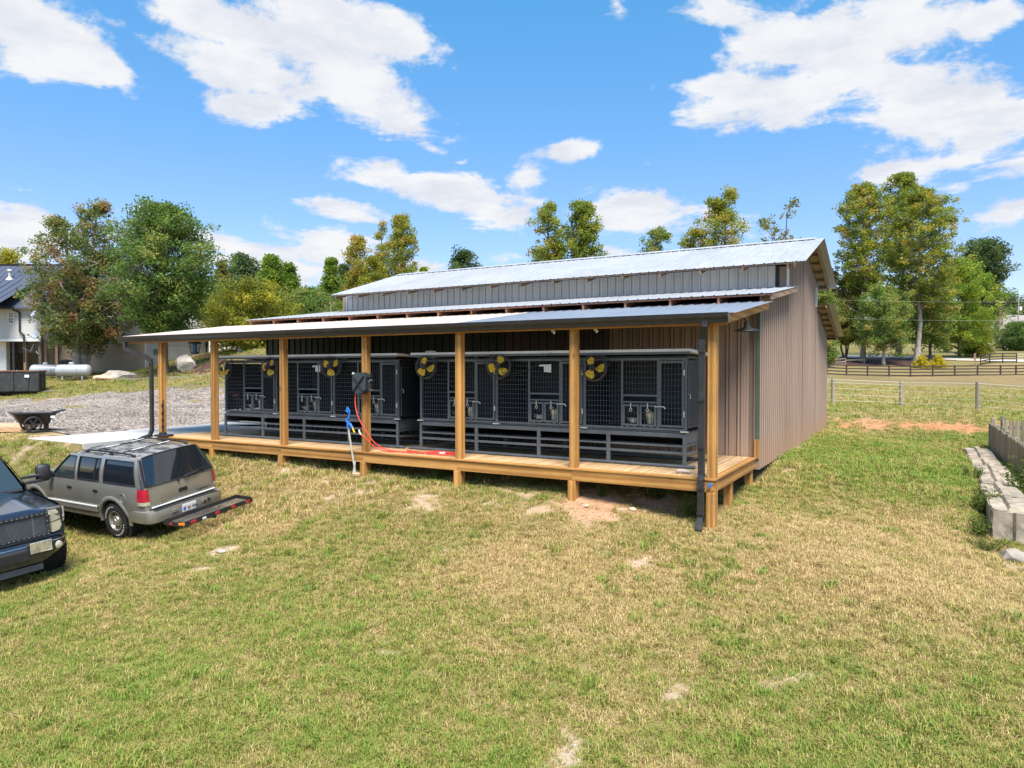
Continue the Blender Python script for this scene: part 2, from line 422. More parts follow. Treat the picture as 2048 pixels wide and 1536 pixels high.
M['wall_green'] = sheet_metal('dark_green_wall_metal', (0.028, 0.052, 0.052), 0.5, 0, (0.05, 0.06, 0.06), 0.2, grime_shade=.6)
M['wall_shaded'] = sheet_metal('shaded_brown_wall_metal', (0.085, 0.062, 0.055), 0.5, 0, (0.12, 0.09, 0.07), 0.2, grime_shade=.7)  # darkened copy of the brown sheets, porch shade put into the colour
M['fan_ring'] = paint('fan_ring', (0.10, 0.10, 0.105), 0.4, 0.3, 0.1, 5)
M['steel'] = paint('stainless', (0.80, 0.80, 0.78), 0.3, 0.5, 0.1, 9)
M['bucket'] = paint('pale_bucket', (0.80, 0.77, 0.62), 0.4, 0.1, 0.08, 9)
M['zinc'] = paint('dull_zinc', (0.62, 0.61, 0.54), 0.45, 0.25, 0.15, 9)
M['black'] = paint('black_plastic', (0.018, 0.018, 0.02), 0.5, 0, 0.25, 5, ((0.08, 0.075, 0.07), 0.3))
M['rubber'] = paint('tyre_rubber', (0.022, 0.021, 0.02), 0.85, 0, 0.3, 6, ((0.12, 0.09, 0.06), 0.5), 0.3)
M['yellow'] = paint('yellow_plastic', (0.88, 0.55, 0.03), 0.45, 0, 0.08, 9)
M['red_hose'] = paint('red_hose', (0.62, 0.06, 0.035), 0.45, 0, 0.1, 9)
M['blue_plastic'] = paint('blue_plastic', (0.02, 0.16, 0.55), 0.4, 0, 0.1, 9)
M['blue_lamp'] = paint('blue_lamp_tube', (0.01, 0.10, 0.22), 0.25, 0, 0.2, 9)
M['white'] = paint('white_paint', (0.74, 0.73, 0.70), 0.6, 0, 0.05, 3, ((0.5, 0.46, 0.4), 0.2))
M['paper'] = paint('paper', (0.7, 0.7, 0.68), 0.8, 0, 0.05, 9)
M['concrete'] = paint('pale_concrete', (0.48, 0.46, 0.43), 0.85, 0, 0.09, 1.3, ((0.45, 0.38, 0.32), 0.25), 0.3, 0, 0.15)
M['tan_wall'] = paint('tan_foundation', (0.30, 0.25, 0.185), 0.9, 0, 0.08, 1.0, ((0.22, 0.16, 0.11), 0.3), 0.3)
M['foundation'] = paint('grey_foundation', (0.45, 0.45, 0.44), 0.9, 0, 0.1, 0.8, ((0.33, 0.30, 0.27), 0.4), 0.3)
M['rock'] = paint('pale_rock', (0.38, 0.33, 0.275), 0.9, 0, 0.3, 1.8, ((0.30, 0.2, 0.14), 0.45), 0.3, 0, 0.6)
M['rock_red'] = paint('clay_stained_rock', (0.55, 0.36, 0.24), 0.9, 0, 0.3, 1.8, ((0.5, 0.45, 0.4), 0.5), 0.3, 0, 0.6)
M['blockstone'] = paint('old_concrete_block', (0.33, 0.275, 0.21), 0.95, 0, 0.35, 1.6, ((0.10, 0.082, 0.06), 0.75), 0.2, 0, 0.5, .08)
M['glass_dark'] = paint('dark_glass', (0.008, 0.010, 0.013), 0.04, 0, 0.1, 2, None, 0.9)
M['satellite'] = paint('grey_dish', (0.33, 0.38, 0.45), 0.5, 0, 0.1, 3)
M['bark'] = paint('bark', (0.13, 0.095, 0.07), 0.95, 0, 0.35, 3.0, ((0.22, 0.2, 0.17), 0.4), 0.2, 0, 0.8)
M['bark_pale'] = paint('pale_bark', (0.33, 0.29, 0.245), 0.95, 0, 0.3, 2.0, ((0.16, 0.13, 0.1), 0.5), 0.2, 0, 0.8)
M['tank'] = paint('silver_tank_paint', (0.42, 0.43, 0.44), 0.4, 0.2, 0.06, 1.5, ((0.4, 0.37, 0.33), 0.2))
M['plywood'] = wood('plywood', 'x', (0.55, 0.33, 0.18), (0.68, 0.45, 0.28), (0.3, 0.2, 0.1), 0.8)
M['shingle'] = paint('grey_shingle', (0.27, 0.235, 0.225), 0.95, 0, 0.12, 2)
M['tan_stucco'] = paint('tan_siding', (0.52, 0.42, 0.30), 0.9, 0, 0.08, 1)
M['leaf_litter'] = paint('red_mulch', (0.075, 0.036, 0.028), 0.98, 0, 0.5, 9.0, ((0.22, 0.13, 0.09), 0.5), 0.2, 0, 1.0)

# ------------------------------------------------------------------ terrain
CTRL = [(-0.05, .06, -.80), (-2.5, .06, -.58), (-4.9, .06, -.48), (-7.3, .06, -.47), (-9.8, .06, -.44), (-12.25, .06, -.42), (-14.4, .0, -.30),
        (0, 1.4, -.62), (0, 3.2, -.50), (0.1, 5.0, -.33), (0.1, 9, -.24), (0.1, 14.6, -.24), (-7, 9, -.32), (-14, 9, -.25), (-7, 3.3, -.40), (-14.3, 3.5, -.2),
        (-10.92, -3.11, -1.60), (-10.96, -1.53, -1.39), (-13.64, -3.18, -1.58), (-13.68, -1.6, -1.37),
        (-10.38, -4.71, -1.76), (-10.58, -6.39, -1.90), (-14.05, -4.27, -1.84), (-14.25, -5.95, -1.97),
        (-7, -1.5, -1.05), (-7, -3.2, -1.55), (-7, -5.5, -1.82), (-4, -1.5, -1.02), (-4, -3.2, -1.42), (-4, -5.5, -1.78), (-1, -1.5, -1.08), (-1, -3.2, -1.42), (-1, -5.5, -1.78), (-1, -8, -2.05),
        (2, -1.0, -.98), (2, -3.2, -1.38), (2, -6, -1.8), (3, -9, -2.1), (-7, -9, -2.1), (-12, -10, -2.3), (8, -6, -1.9), (8, -10, -2.2), (-20, -8, -2.3),
        (-17, -1.9, -.10), (-14.9, -2.1, -.40), (-15.6, -2.0, -.12), (-16.3, -2.0, -.08), (-17.1, -2.0, -.08), (-16.5, -1, -.2), (-15.5, -.6, -.25), (-18.2, -1.0, -.05), (-18.5, 3, -.05), (-18, 8, 0.0), (-22, -1, -.10), (-22, -5, -1.3), (-30, -6, -.9), (-17.3, .5, -.12), (-17.4, 3, -.10), (-17.6, 6, -.08), (-16, 3, -.2), (-15, 1, -.25), (-16, .2, -.2), (-20, 1, -.08), (-20, 5, -.05), (-24, 2, -.03), (-26, 7, .05), (-21, 10, .03), (-17, -4.2, -1.55), (-16, -2.6, -.9), (-20, -2.6, -.5)]
for px, py, d in [(72, 862, 20.2), (150, 784, 42), (20, 790, 42), (40, 775, 44), (150, 757, 48), (60, 757, 50), (230, 742, 54), (292, 737, 54), (360, 728, 52), (415, 708, 56), (375, 738, 47), (380, 762, 43), (330, 780, 38), (440, 720, 47),
                  (1985, 1080, 11.4), (1700, 905, 18.5), (1850, 905, 18.8), (1915, 900, 20.8), (1700, 872, 23.5), (1880, 880, 23.2), (2040, 895, 22), (1700, 835, 27.5), (1880, 838, 26.5), (2040, 845, 26), (1700, 820, 32), (1667, 807, 36), (1803, 811, 36), (1957, 822, 33), (2040, 826, 33),
                  (1700, 775, 55), (1950, 782, 52), (1700, 752, 79), (1850, 752, 79), (2040, 752, 79), (1700, 723, 96), (1850, 723, 95), (2040, 723, 92), (1700, 702, 125), (1900, 702, 125), (2030, 700, 125), (2030, 682, 190), (1700, 690, 220), (2030, 668, 260),
                  (1650, 1010, 12.6), (1850, 1000, 12.9), (1850, 1150, 9.6), (2040, 1180, 9.4), (1600, 1200, 9.0)]:
    p = at(px, py, d); CTRL.append(tuple(p))
for azd, d, z in [(-60, 120, 2), (-45, 110, 4), (-35, 110, 5), (-20, 80, 3.5), (-5, 80, 3.5), (10, 80, 3.0), (-10, 30, .2), (5, 30, 0.1), (-20, 180, 8), (0, 180, 9), (15, 180, 9), (40, 200, 8), (60, 100, 1), (-40, 400, 14), (0, 420, 16), (40, 420, 16), (90, 60, -1), (120, 50, -3), (180, 50, -4), (-120, 50, -3), (-90, 60, -2), (90, 400, 0), (135, 400, -4), (180, 400, -6), (-135, 400, -4), (-90, 400, 2)]:
    t = math.atan2(FWD_H.y, FWD_H.x) - rad(azd); CTRL.append((CAM.x + math.cos(t) * d, CAM.y + math.sin(t) * d, z))
CT = np.array(CTRL); _P = CT[:, :2] / 20.0
def _U(r2): return np.where(r2 > 1e-12, r2 * np.log(np.maximum(r2, 1e-12)), 0)
_n = len(_P); _K = _U(((_P[:, None] - _P[None]) ** 2).sum(-1)) + np.eye(_n) * 0.0006
_A = np.zeros((_n + 3, _n + 3)); _A[:_n, :_n] = _K; _A[:_n, _n] = 1; _A[:_n, _n + 1:] = _P; _A[_n, :_n] = 1; _A[_n + 1:, :_n] = _P.T
_b = np.zeros(_n + 3); _b[:_n] = CT[:, 2]; _w = np.linalg.solve(_A, _b)
_ph = RNG.uniform(0, 6.28, (24, 2)); _dr = RNG.uniform(0, 6.28, 24); _fr = np.concatenate([RNG.uniform(.5, 1.6, 10), RNG.uniform(2, 7, 14)])
def bumps(x, y):
    z = np.zeros_like(x)
    for i in range(24):
        z += np.sin((x * np.cos(_dr[i]) + y * np.sin(_dr[i])) * _fr[i] + _ph[i, 0]) * (.012 if i < 10 else .0042)
    return z
def H(x, y):
    x = np.asarray(x, float); y = np.asarray(y, float); sh = x.shape
    X = np.stack([x.ravel(), y.ravel()], 1) / 20.0; z = np.zeros(len(X))
    for k in range(0, len(X), 20000):
        q = X[k:k + 20000]; d2 = ((q[:, None] - _P[None]) ** 2).sum(-1)
        z[k:k + 20000] = _U(d2) @ _w[:_n] + _w[_n] + q @ _w[_n + 1:]
    z = z + bumps(x.ravel(), y.ravel()) * np.clip((np.hypot(x.ravel() + 5, y.ravel()) < 60) * 1.0, .0, 1)
    return z.reshape(sh)
def h(x, y): return float(H(np.array([x]), np.array([y]))[0])
def ground_at(px, d):
    "foot point on the ground below the sight column px at depth d"
    p = at(px, 740, d); return Vector((p.x, p.y, h(p.x, p.y)))

def axis_steps(lo, hi, step, far_lo, far_hi, grow=1.16):
    a = list(np.arange(lo, hi + 1e-6, step)); s = step
    x = a[-1]
    while x < far_hi: s *= grow; s = min(s, 45); x += s; a.append(x)
    s = step; x = a[0]; b = []
    while x > far_lo: s *= grow; s = min(s, 45); x -= s; b.append(x)
    return np.array(b[::-1] + a)
GX = axis_steps(-20, 9.5, .16, -620, 620); GY = axis_steps(-10, 5, .16, -520, 700)
gx, gy = np.meshgrid(GX, GY, indexing='ij'); gz = H(gx, gy)
# bare, clay and lush places of the lawn, stored on the ground sheet
def fbm(x, y, seed, f0=.5, octv=5):
    r = np.random.default_rng(seed); v = np.zeros_like(x); a = 1.0; tot = 0
    for o in range(octv):
        s = 0
        for k in range(5):
            t = r.uniform(0, 6.28); p = r.uniform(0, 6.28); q = r.uniform(.7, 1.4)
            s = s + np.sin((x * math.cos(t) + y * math.sin(t)) * f0 * q * 2 ** o * 2 + p)
        v += a * s / 2.2; tot += a; a *= .62
    return v / tot
def foot(px, py):
    "where the sight line meets the ground"
    ds = np.arange(4, 60, .05); d = RIGHT * ((px - 1024) / FPX) + UP * ((768 - py) / FPX) + FWD
    X = CAM.x + d.x * ds; Y = CAM.y + d.y * ds; Z = CAM.z + d.z * ds
    k = np.argmax(Z < H(X, Y)); return Vector((X[k], Y[k], Z[k]))
CLAY = [(1190, 1012, 1.0, .45, .95), (1250, 1022, .7, .3, .75), (1330, 1010, 1.0, .5, .62), (1010, 1000, .7, .3, .6), (860, 1000, .8, .3, .55), (700, 985, .9, .35, .52), (1280, 1130, .35, .16, .65), (1140, 1500, .15, .2, .8), (1115, 1530, .22, .12, .66),
        (765, 1305, .24, .13, .7), (1350, 1390, .16, .12, .9), (1540, 1370, .4, .09, .7), (1555, 1355, .2, .06, .5), (445, 1103, .34, .12, 1.1), (375, 1128, .22, .08, .85), (410, 1140, .4, .07, .8), (930, 1410, .12, .24, .75), (640, 975, .7, .35, .45),
        (1990, 1120, 1.0, .6, .5), (1880, 1050, 1.2, 1.2, .25), (1600, 900, .7, 1.6, .5), (1580, 925, .6, 1.5, .42), (560, 945, 1.5, .4, .35), (940, 985, 1.5, .4, .38), (270, 1110, .3, .08, .5), (40, 1170, .6, .25, .4), (1060, 990, 1.2, .4, .38), (860, 1105, .5, .2, .3), (550, 1130, .5, .2, .35), (120, 880, 1.4, .4, .42), (60, 870, 2.0, .5, .42), (700, 1330, .3, .1, .4), (1720, 1240, .3, .1, .4), (1250, 1440, .3, .08, .4)]
clay = np.zeros_like(gx)
cn = fbm(gx, gy, 11, 2.2, 4)
for (px, py, rx, ry, wt) in CLAY:
    p = foot(px, py); e = ((gx - p.x) * FWD_H.x + (gy - p.y) * FWD_H.y, (gx - p.x) * RIGHT.x + (gy - p.y) * RIGHT.y)
    q = (e[1] / rx) ** 2 + (e[0] / (ry * 1.6)) ** 2
    clay = np.maximum(clay, np.exp(-q * .9) * wt)
# the cut red bank beyond the barn
bank = []
for (px, py, d, wt) in [(1670, 850, 25.6, .8), (1720, 852, 25.6, 1.0), (1770, 858, 25.4, .9), (1820, 862, 25.2, .9), (1870, 866, 25.0, .9), (1920, 868, 25, 1.0), (1980, 870, 25, .9), (2050, 872, 25, .9), (2150, 875, 25, .9)]:
    bank.append((at(px, 740, d), wt))
bankm = np.zeros_like(gx)
for p, wt in bank:
    q = ((gx - p.x) / 1.5) ** 2 + ((gy - p.y) / 1.35) ** 2; clay = np.maximum(clay, np.exp(-q) * wt * 1.05); bankm = np.maximum(bankm, np.exp(-q * .5))
hp_ = foot(1210, 1015); bankm = np.maximum(bankm, .55 * np.exp(-(((gx - hp_.x) / 1.3) ** 2 + ((gy - hp_.y) / .8) ** 2)))
clay = np.clip(clay + (cn * .30 + fbm(gx, gy, 14, 6.5, 3) * .22) * (clay > .06), 0, 1)
lush = np.clip(.70 + .36 * fbm(gx, gy, 5, .30, 5), 0, 1)
for (px, py, r, wt) in [(1780, 930, 3.2, .85), (1850, 915, 2.6, .7), (1740, 900, 2.4, .5), (1500, 1250, 2.0, .35), (1280, 1100, .7, .5), (1450, 1100, .6, .5), (900, 1480, 2.0, .35), (1700, 1480, 2, .4), (420, 1250, 2, .15), (100, 920, 2.5, .35), (650, 1090, .8, .25), (1400, 1120, .5, .4), (1600, 1330, 1.5, .25)]:
    p = foot(px, py); lush = np.maximum(lush, np.exp(-(((gx - p.x) ** 2 + (gy - p.y) ** 2) / r ** 2)) * wt + lush * .75)
for (px, py, r, wt) in [(900, 1020, 2.2, .3), (1200, 1070, 2.2, .3), (500, 970, 2.0, .25), (1000, 1120, 1.5, .3), (1650, 1080, 2.2, .45), (1900, 1080, 1.5, .4), (1250, 1180, 1.5, .2), (600, 1000, 1.5, .3), (1750, 1180, 2, .3), (250, 1200, 1.5, .25), (1560, 950, 1.2, .3)]:
    p = foot(px, py); lush = lush - np.exp(-(((gx - p.x) ** 2 + (gy - p.y) ** 2) / r ** 2)) * wt
dep = (gx - CAM.x) * FWD_H.x + (gy - CAM.y) * FWD_H.y; lat = (gx - CAM.x) * RIGHT.x + (gy - CAM.y) * RIGHT.y
lush = np.where((dep > 96) & (lat > 20), .95, lush); lush = np.where((dep > 37) & (dep < 96) & (lat > 15), lush * .72, lush)
lush = np.clip(lush, 0, 1)
slab_m = (gx > -17.8) & (gx < -14.3) & (gy > -1.83) & (gy < 7.5); gz = np.where(slab_m, np.minimum(gz, -.10), gz)
slab_r = (gx > -20.5) & (gx < -14.3) & (gy > -2.3) & (gy < 7.5); gz = np.where(slab_r, np.minimum(gz, -.045), gz)
skirt = (gx > -17.4) & (gx < -14.55) & (gy < -1.8) & (gy > -2.9); gz = np.where(skirt, np.maximum(gz, -.05 + (gy + 1.85) * 1.15), gz)
lush = np.where((gx < -17.2) & (gx > -24) & (gy > -2.0) & (gy < 2), lush * .25, lush)
gz = gz - 0.02 * np.clip(clay - .5, 0, 1) + np.where(clay > .3, fbm(gx, gy, 21, 6, 2) * .02 * clay, 0)

def grid_mesh(name, xs, ys, zz, attrs, keep=None):
    nx, ny = len(xs), len(ys); co = np.stack([*np.meshgrid(xs, ys, indexing='ij'), zz], -1).reshape(-1, 3)
    i = np.arange(nx - 1)[:, None]; j = np.arange(ny - 1)[None]
    q = np.stack([i * ny + j, (i + 1) * ny + j, (i + 1) * ny + j + 1, i * ny + j + 1], -1).reshape(-1, 4)
    if keep is not None:
        q = q[keep.reshape(-1)]; used = np.unique(q); mp = -np.ones(len(co), int); mp[used] = np.arange(len(used)); q = mp[q]; co = co[used]
        attrs = {k: v.reshape(-1)[used] for k, v in attrs.items()}
    return quads_mesh(name, co, q, attrs)
def quads_mesh(name, co, q, attrs={}, smooth=True):
    me = bpy.data.meshes.new(name); me.vertices.add(len(co)); me.vertices.foreach_set('co', np.asarray(co, np.float32).ravel())
    k = q.shape[1]
    me.loops.add(q.size); me.loops.foreach_set('vertex_index', q.astype(np.int32).ravel())
    me.polygons.add(len(q)); me.polygons.foreach_set('loop_start', (np.arange(len(q)) * k).astype(np.int32))
    if smooth: me.polygons.foreach_set('use_smooth', np.ones(len(q), bool))
    me.update(calc_edges=True)
    for a, v in attrs.items():
        at_ = me.attributes.new(a, 'FLOAT', 'POINT'); at_.data.foreach_set('value', np.asarray(v, np.float32).ravel())
    return me

STRAW, OLIVE, GREEN, SOIL, CLAYC = (0.38, 0.27, 0.11), (0.22, 0.195, 0.055), (0.165, 0.19, 0.034), (0.17, 0.115, 0.06), (0.56, 0.27, 0.13)
def lawn_colour(N, pos):
    a1 = N.n('ShaderNodeAttribute', attribute_name='lush').outputs['Fac']
    n1 = N.noise(pos, 1.3, 6, 0.6); n2 = N.noise(pos, 7.0, 5, 0.65)
    t = N.math('ADD', N.math('MULTIPLY', a1, .75), N.math('ADD', N.math('MULTIPLY', N.math('SUBTRACT', n1, .5), 1.3), N.math('MULTIPLY', N.math('SUBTRACT', n2, .5), .9)))
    return N.ramp(t, [(0.05, STRAW), (0.38, (0.26, 0.20, 0.085)), (0.62, OLIVE), (0.95, GREEN)])
m, N = new_mat('lawn_ground'); pos = N.n('ShaderNodeNewGeometry').outputs['Position']
lc = lawn_colour(N, pos); ca = N.n('ShaderNodeAttribute', attribute_name='clay').outputs['Fac']
fine = N.noise(pos, 26, 6, .7); mid = N.noise(pos, 5, 5, .6)
lc = N.mix(N.maprange(fine, .40, .60, .15, .75), lc, SOIL)
lc = N.n('ShaderNodeHueSaturation', ins={'Value': N.maprange(N.noise(pos, .06, 3, .5), .3, .7, .85, 1.15), 'Color': lc}).outputs[0]
bk = N.n('ShaderNodeAttribute', attribute_name='bank').outputs['Fac']
cl = N.mix(N.maprange(mid, .3, .7), (0.40, 0.275, 0.165), (0.46, 0.365, 0.26)); cl = N.mix(bk, cl, N.mix(N.maprange(mid, .35, .6), (0.30, 0.125, 0.05), (0.52, 0.22, 0.09))); cl = N.mix(N.maprange(fine, .5, .75, 0, .6), cl, (0.28, 0.16, 0.09))
cm = N.maprange(N.math('ADD', ca, N.math('MULTIPLY', N.math('SUBTRACT', fine, .5), .5)), .34, .62)
col = N.mix(cm, lc, cl)
finish(N, col, .95, 0, N.math('ADD', fine, mid), .8, .03, .2); M['lawn'] = m
gmesh = grid_mesh('ground', GX, GY, gz, {'clay': clay, 'lush': lush, 'bank': bankm})
ground = structure(put('ground', gmesh, M['lawn']))

def patch(name, poly, lift, step, mat, wob=.25, seed=1, kind='structure', jag=0.0):
    "sheet that follows the ground inside an outline with a ragged rim"
    P = np.array(poly); lo = P.min(0) - .5; hi = P.max(0) + .5
    xs = np.arange(lo[0], hi[0], step); ys = np.arange(lo[1], hi[1], step)
    X, Y = np.meshgrid(xs, ys, indexing='ij'); cx = (X[:-1, :-1] + step / 2); cy = (Y[:-1, :-1] + step / 2)
    wx = cx + fbm(cx, cy, seed, .5, 4) * wob; wy = cy + fbm(cx, cy, seed + 50, .5, 4) * wob
    ins = np.zeros(cx.shape, bool); n = len(P)
    for i in range(n):
        x1, y1 = P[i]; x2, y2 = P[(i + 1) % n]
        c = ((y1 > wy) != (y2 > wy)) & (wx < (x2 - x1) * (wy - y1) / (y2 - y1 + 1e-12) + x1); ins ^= c
    Z = H(X, Y) + lift + (fbm(X, Y, seed + 9, 5, 2) * jag if jag else 0)
    me = grid_mesh(name, xs, ys, Z, {}, ins)
    o = put(name, me, mat); o['kind'] = kind; return o
# gravel yard
m, N = new_mat('gravel'); pos = N.n('ShaderNodeNewGeometry').outputs['Position']
vo = N.n('ShaderNodeTexVoronoi', ins={'Scale': 11.0}); N.link(pos, vo.inputs['Vector'])
sv = N.n('ShaderNodeSeparateColor', ins={0: vo.outputs['Color']})
st = N.ramp(sv.outputs[0], [(0, (0.07, 0.058, 0.05)), (.35, (0.155, 0.122, 0.10)), (.7, (0.29, 0.235, 0.195)), (1, (0.52, 0.45, 0.385))])
dust = N.maprange(N.noise(N.vmath('MULTIPLY', pos, (1, 1, 1)), .23, 5, .6), .42, .62)
col = N.mix(N.math('MULTIPLY', dust, .75), st, (0.38, 0.315, 0.265)); col = N.mix(N.maprange(N.noise(pos, .9, 5, .6), .52, .75, 0, .5), col, (0.20, 0.155, 0.14))
col = N.mix(N.maprange(N.noise(pos, 60, 2, .6), .5, .7, 0, .4), col, (0.10, 0.09, 0.09))
finish(N, col, .95, 0, vo.outputs['Distance'], .8, .04, .2); M['gravel'] = m
def xy(px, d): p = at(px, 740, d); return (p.x, p.y)
patch('gravel_drive', [(-17.0, -.9), (-17.0, 5), (-15.3, 14), (-14, 22), xy(520, 40), xy(400, 38.0), xy(290, 38.5), xy(150, 41.5), xy(0, 41), xy(-250, 40), xy(-350, 24), (-30, -3.0), (-22, -.5), (-18.5, -.4)], .02, .3, M['gravel'], .5, 31)
# concrete apron
mb = MB(); z0 = -.028
mb.span((-17.1, -1.85, z0 - .45), (-14.53, .92, z0), .012); mb.span((-17.3, .93, z0 - .45), (-14.53, 3.9, z0 + .001), .012); mb.span((-17.55, 3.91, z0 - .45), (-14.53, 7.4, z0), .012)
M['apron'] = paint('white_concrete', (0.44, 0.43, 0.415), 0.85, 0, .05, 1.1, ((0.52, 0.46, 0.40), .3), .3, 0, .1)
structure(mb.build('concrete_apron', M['apron']))
# mulch bed along the house
patch('mulch_bed', [xy(150, 48), xy(200, 47), xy(260, 46), xy(330, 45.2), xy(410, 44.3), xy(450, 47), xy(440, 57), xy(292, 55.5), xy(180, 55.5), xy(120, 52)], .03, .3, M['leaf_litter'], .3, 41)
mb = MB(); edge = [ground_at(a, b) for a, b in [(205, 46.6), (262, 45.6), (330, 44.7), (370, 44.2), (412, 43.8)]]
for a, b in zip(edge[:-1], edge[1:]): mb.bar(a + Vector((0, 0, .04)), b + Vector((0, 0, .04)), .1, .12)
tag(mb.build('landscape_edging', M['tan_wall']), 'low tan edging strip along the dark mulch bed', 'edging')
# far grass drive and red earth beyond the paddock
M['pale_earth'] = paint('pale_gravel_lane', (0.47, 0.42, 0.36), .95, 0, .1, .3); M['pink_earth'] = paint('pink_bare_earth', (0.42, 0.29, 0.24), .95, 0, .15, .2, ((0.3, 0.22, 0.16), .4))
patch('gravel_lane', [xy(1640, 103), xy(1760, 101), xy(1850, 98), xy(1960, 93.5), xy(2060, 91), xy(2060, 93.5), xy(1960, 96.5), xy(1850, 103), xy(1760, 107), xy(1640, 108)], .06, .6, M['pale_earth'], .3, 51)
patch('bare_earth', [xy(1985, 135), xy(2100, 120), xy(2200, 140), xy(2180, 190), xy(2010, 185), xy(1965, 160)], .08, 1.2, M['pink_earth'], 1.0, 61)
patch('orchard_soil', [xy(1650, 91), xy(1860, 91), xy(1880, 96), xy(1800, 101), xy(1650, 102)], .06, .6, M['leaf_litter'], 1.0, 71)

# ------------------------------------------------------------------ barn
BX0, BX1 = -14.1, 0.02                        # left and right gable walls
YF, YC0, YR, YC1, YB = 3.27, 6.50, 9.12, 11.75, 14.70
ZB = -.24
barn = thing('barn', (-7, 9, -.24), 'brown metal pole barn with raised centre roof behind the porch', 'barn')
def rib_profile(w, kind='wall'):
    "cross section of one sheet (across, out, painted rib shade): wide ribs, tight corrugation or low roof ribs"
    if kind == 'fine':
        n = max(1, int(round(w / .0762))); p = w / n; pts = []
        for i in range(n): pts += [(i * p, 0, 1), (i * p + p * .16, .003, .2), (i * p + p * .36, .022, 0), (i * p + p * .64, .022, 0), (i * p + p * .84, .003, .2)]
        return pts + [(w, 0, 1)]
    pitch, hgt = (.2285, .034) if kind == 'wall' else (.2285, .017)
    n = int(w / pitch + .05); pts = [] if n else [(0, 0, 0), (w * .2, 0, 1), (w * .25, hgt, 0), (w * .4, hgt, 0), (w * .45, 0, 1)]
    for i in range(n):
        x = i * pitch; e = .008 if kind == 'wall' else .018
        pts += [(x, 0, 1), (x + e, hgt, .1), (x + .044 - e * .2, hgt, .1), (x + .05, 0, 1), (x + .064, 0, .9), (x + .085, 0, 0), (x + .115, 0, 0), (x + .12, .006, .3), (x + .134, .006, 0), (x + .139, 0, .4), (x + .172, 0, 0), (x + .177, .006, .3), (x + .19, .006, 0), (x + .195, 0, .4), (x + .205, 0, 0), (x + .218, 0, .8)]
    pts.append((w, 0, 1 if n else 0)); return pts
def ribbed(name, mat, parent, o, ux, uy, un, w, top, bot=0.0, kind='wall'):
    "one ribbed sheet; o origin, ux across, uy along, un outward; top/bot: function or value of the across position"
    o, ux, uy, un = Vector(o), Vector(ux), Vector(uy), Vector(un)
    pr = rib_profile(w, kind); f = top if callable(top) else (lambda a: top); g = bot if callable(bot) else (lambda a: bot)
    r0 = [o + ux * a + un * b + uy * g(a) for a, b, c in pr]; r1 = [o + ux * a + un * b + uy * f(a) for a, b, c in pr]
    mb = MB(); mb.grid([[tuple(p) for p in r0], [tuple(p) for p in r1]])
    ob = mb.build(name, mat, parent, None, True, fix=False)
    at_ = ob.data.attributes.new('grime_shade', 'FLOAT', 'POINT')
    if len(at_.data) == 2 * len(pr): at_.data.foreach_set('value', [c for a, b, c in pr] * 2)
    return ob
PW = .914
def walls():
    n = int(math.ceil((BX1 - BX0) / PW))
    for i in range(n):                                     # front wall under the lean-to roof
        x = BX0 + i * PW; w = min(PW, BX1 - x)
        k = max(1, int(round(w / .2285))); w2 = k * .2285
        ribbed('wall_panel', M['wall_green'] if x < -6.3 else M['wall_shaded'] if x < -3.2 else M['brown_metal'], barn, (x, YF, ZB), (1, 0, 0), (0, 0, 1), (0, -1, 0), w, 3.08 - ZB)
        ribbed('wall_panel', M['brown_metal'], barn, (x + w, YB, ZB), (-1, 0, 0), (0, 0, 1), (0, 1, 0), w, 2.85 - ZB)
        if x + w2 < BX1 - .3:
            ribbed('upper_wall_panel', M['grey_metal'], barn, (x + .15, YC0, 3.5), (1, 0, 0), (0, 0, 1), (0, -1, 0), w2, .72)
    def topz(y):
        if y < YC0: return 3.26 + (y - 3.1) * .14 - .06
        if y < YR: return 5.16 - (YR - y) * .307 - .05
        if y < YC1: return 5.16 - (y - YR) * .307 - .05
        return 3.70 - (y - YC1) * .30 - .05
    ys = [YF, YC0, YR, YC1, YB]
    y = YF
    while y < YB - .01:
        w = min(PW, YB - y)
        nxt = [q for q in ys if y + .02 < q < y + w - .001]
        if nxt: w = nxt[0] - y
        k = max(1, int(round(w / .2285)))
        yy = y
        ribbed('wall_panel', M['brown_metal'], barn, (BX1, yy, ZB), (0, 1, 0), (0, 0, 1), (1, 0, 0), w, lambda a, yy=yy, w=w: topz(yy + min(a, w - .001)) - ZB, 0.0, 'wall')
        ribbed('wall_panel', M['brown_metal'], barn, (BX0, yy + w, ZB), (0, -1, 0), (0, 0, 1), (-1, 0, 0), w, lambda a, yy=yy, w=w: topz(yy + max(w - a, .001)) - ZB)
        y += w
    # dark inner skin so no daylight shows between the sheets
    mb = MB(); prof = [(YF + .04, ZB), (YB - .04, ZB), (YB - .04, 2.72), (YC1, 3.56), (YC1, 4.2), (YR, 5.0), (YC0, 4.2), (YC0 + .04, 3.62), (YF + .04, 3.1)]
    mb.prism(prof, BX0 + .05, BX1 - .02, 'x'); mb.build('inner_frame', M['cage_dark'], barn, None, True)
walls()
mb = MB()
mb.span((BX1 - .09, YF - .03, ZB), (BX1 + .028, YF + .0, 3.0)); mb.build('corner_trim', M['brown_trim'], barn, None, True)
mb = MB(); mb.span((BX1 - .16, YC0 - .026, 3.55), (BX1 - .002, YC0 - .002, 4.18)); mb.build('corner_trim', M['brown_trim'], barn, None, True)
mb = MB(); mb.span((BX0 + .0, YC0 - .026, 3.55), (BX0 + .15, YC0 - .002, 4.18)); mb.build('corner_trim', M['brown_trim'], barn, None, True)
mb = MB(); mb.span((BX1 + .0, YC0 - .03, 3.62), (BX1 + .05, YC0 + .03, 4.2)); mb.build('white_corner_strip', M['white'], barn, None, True)
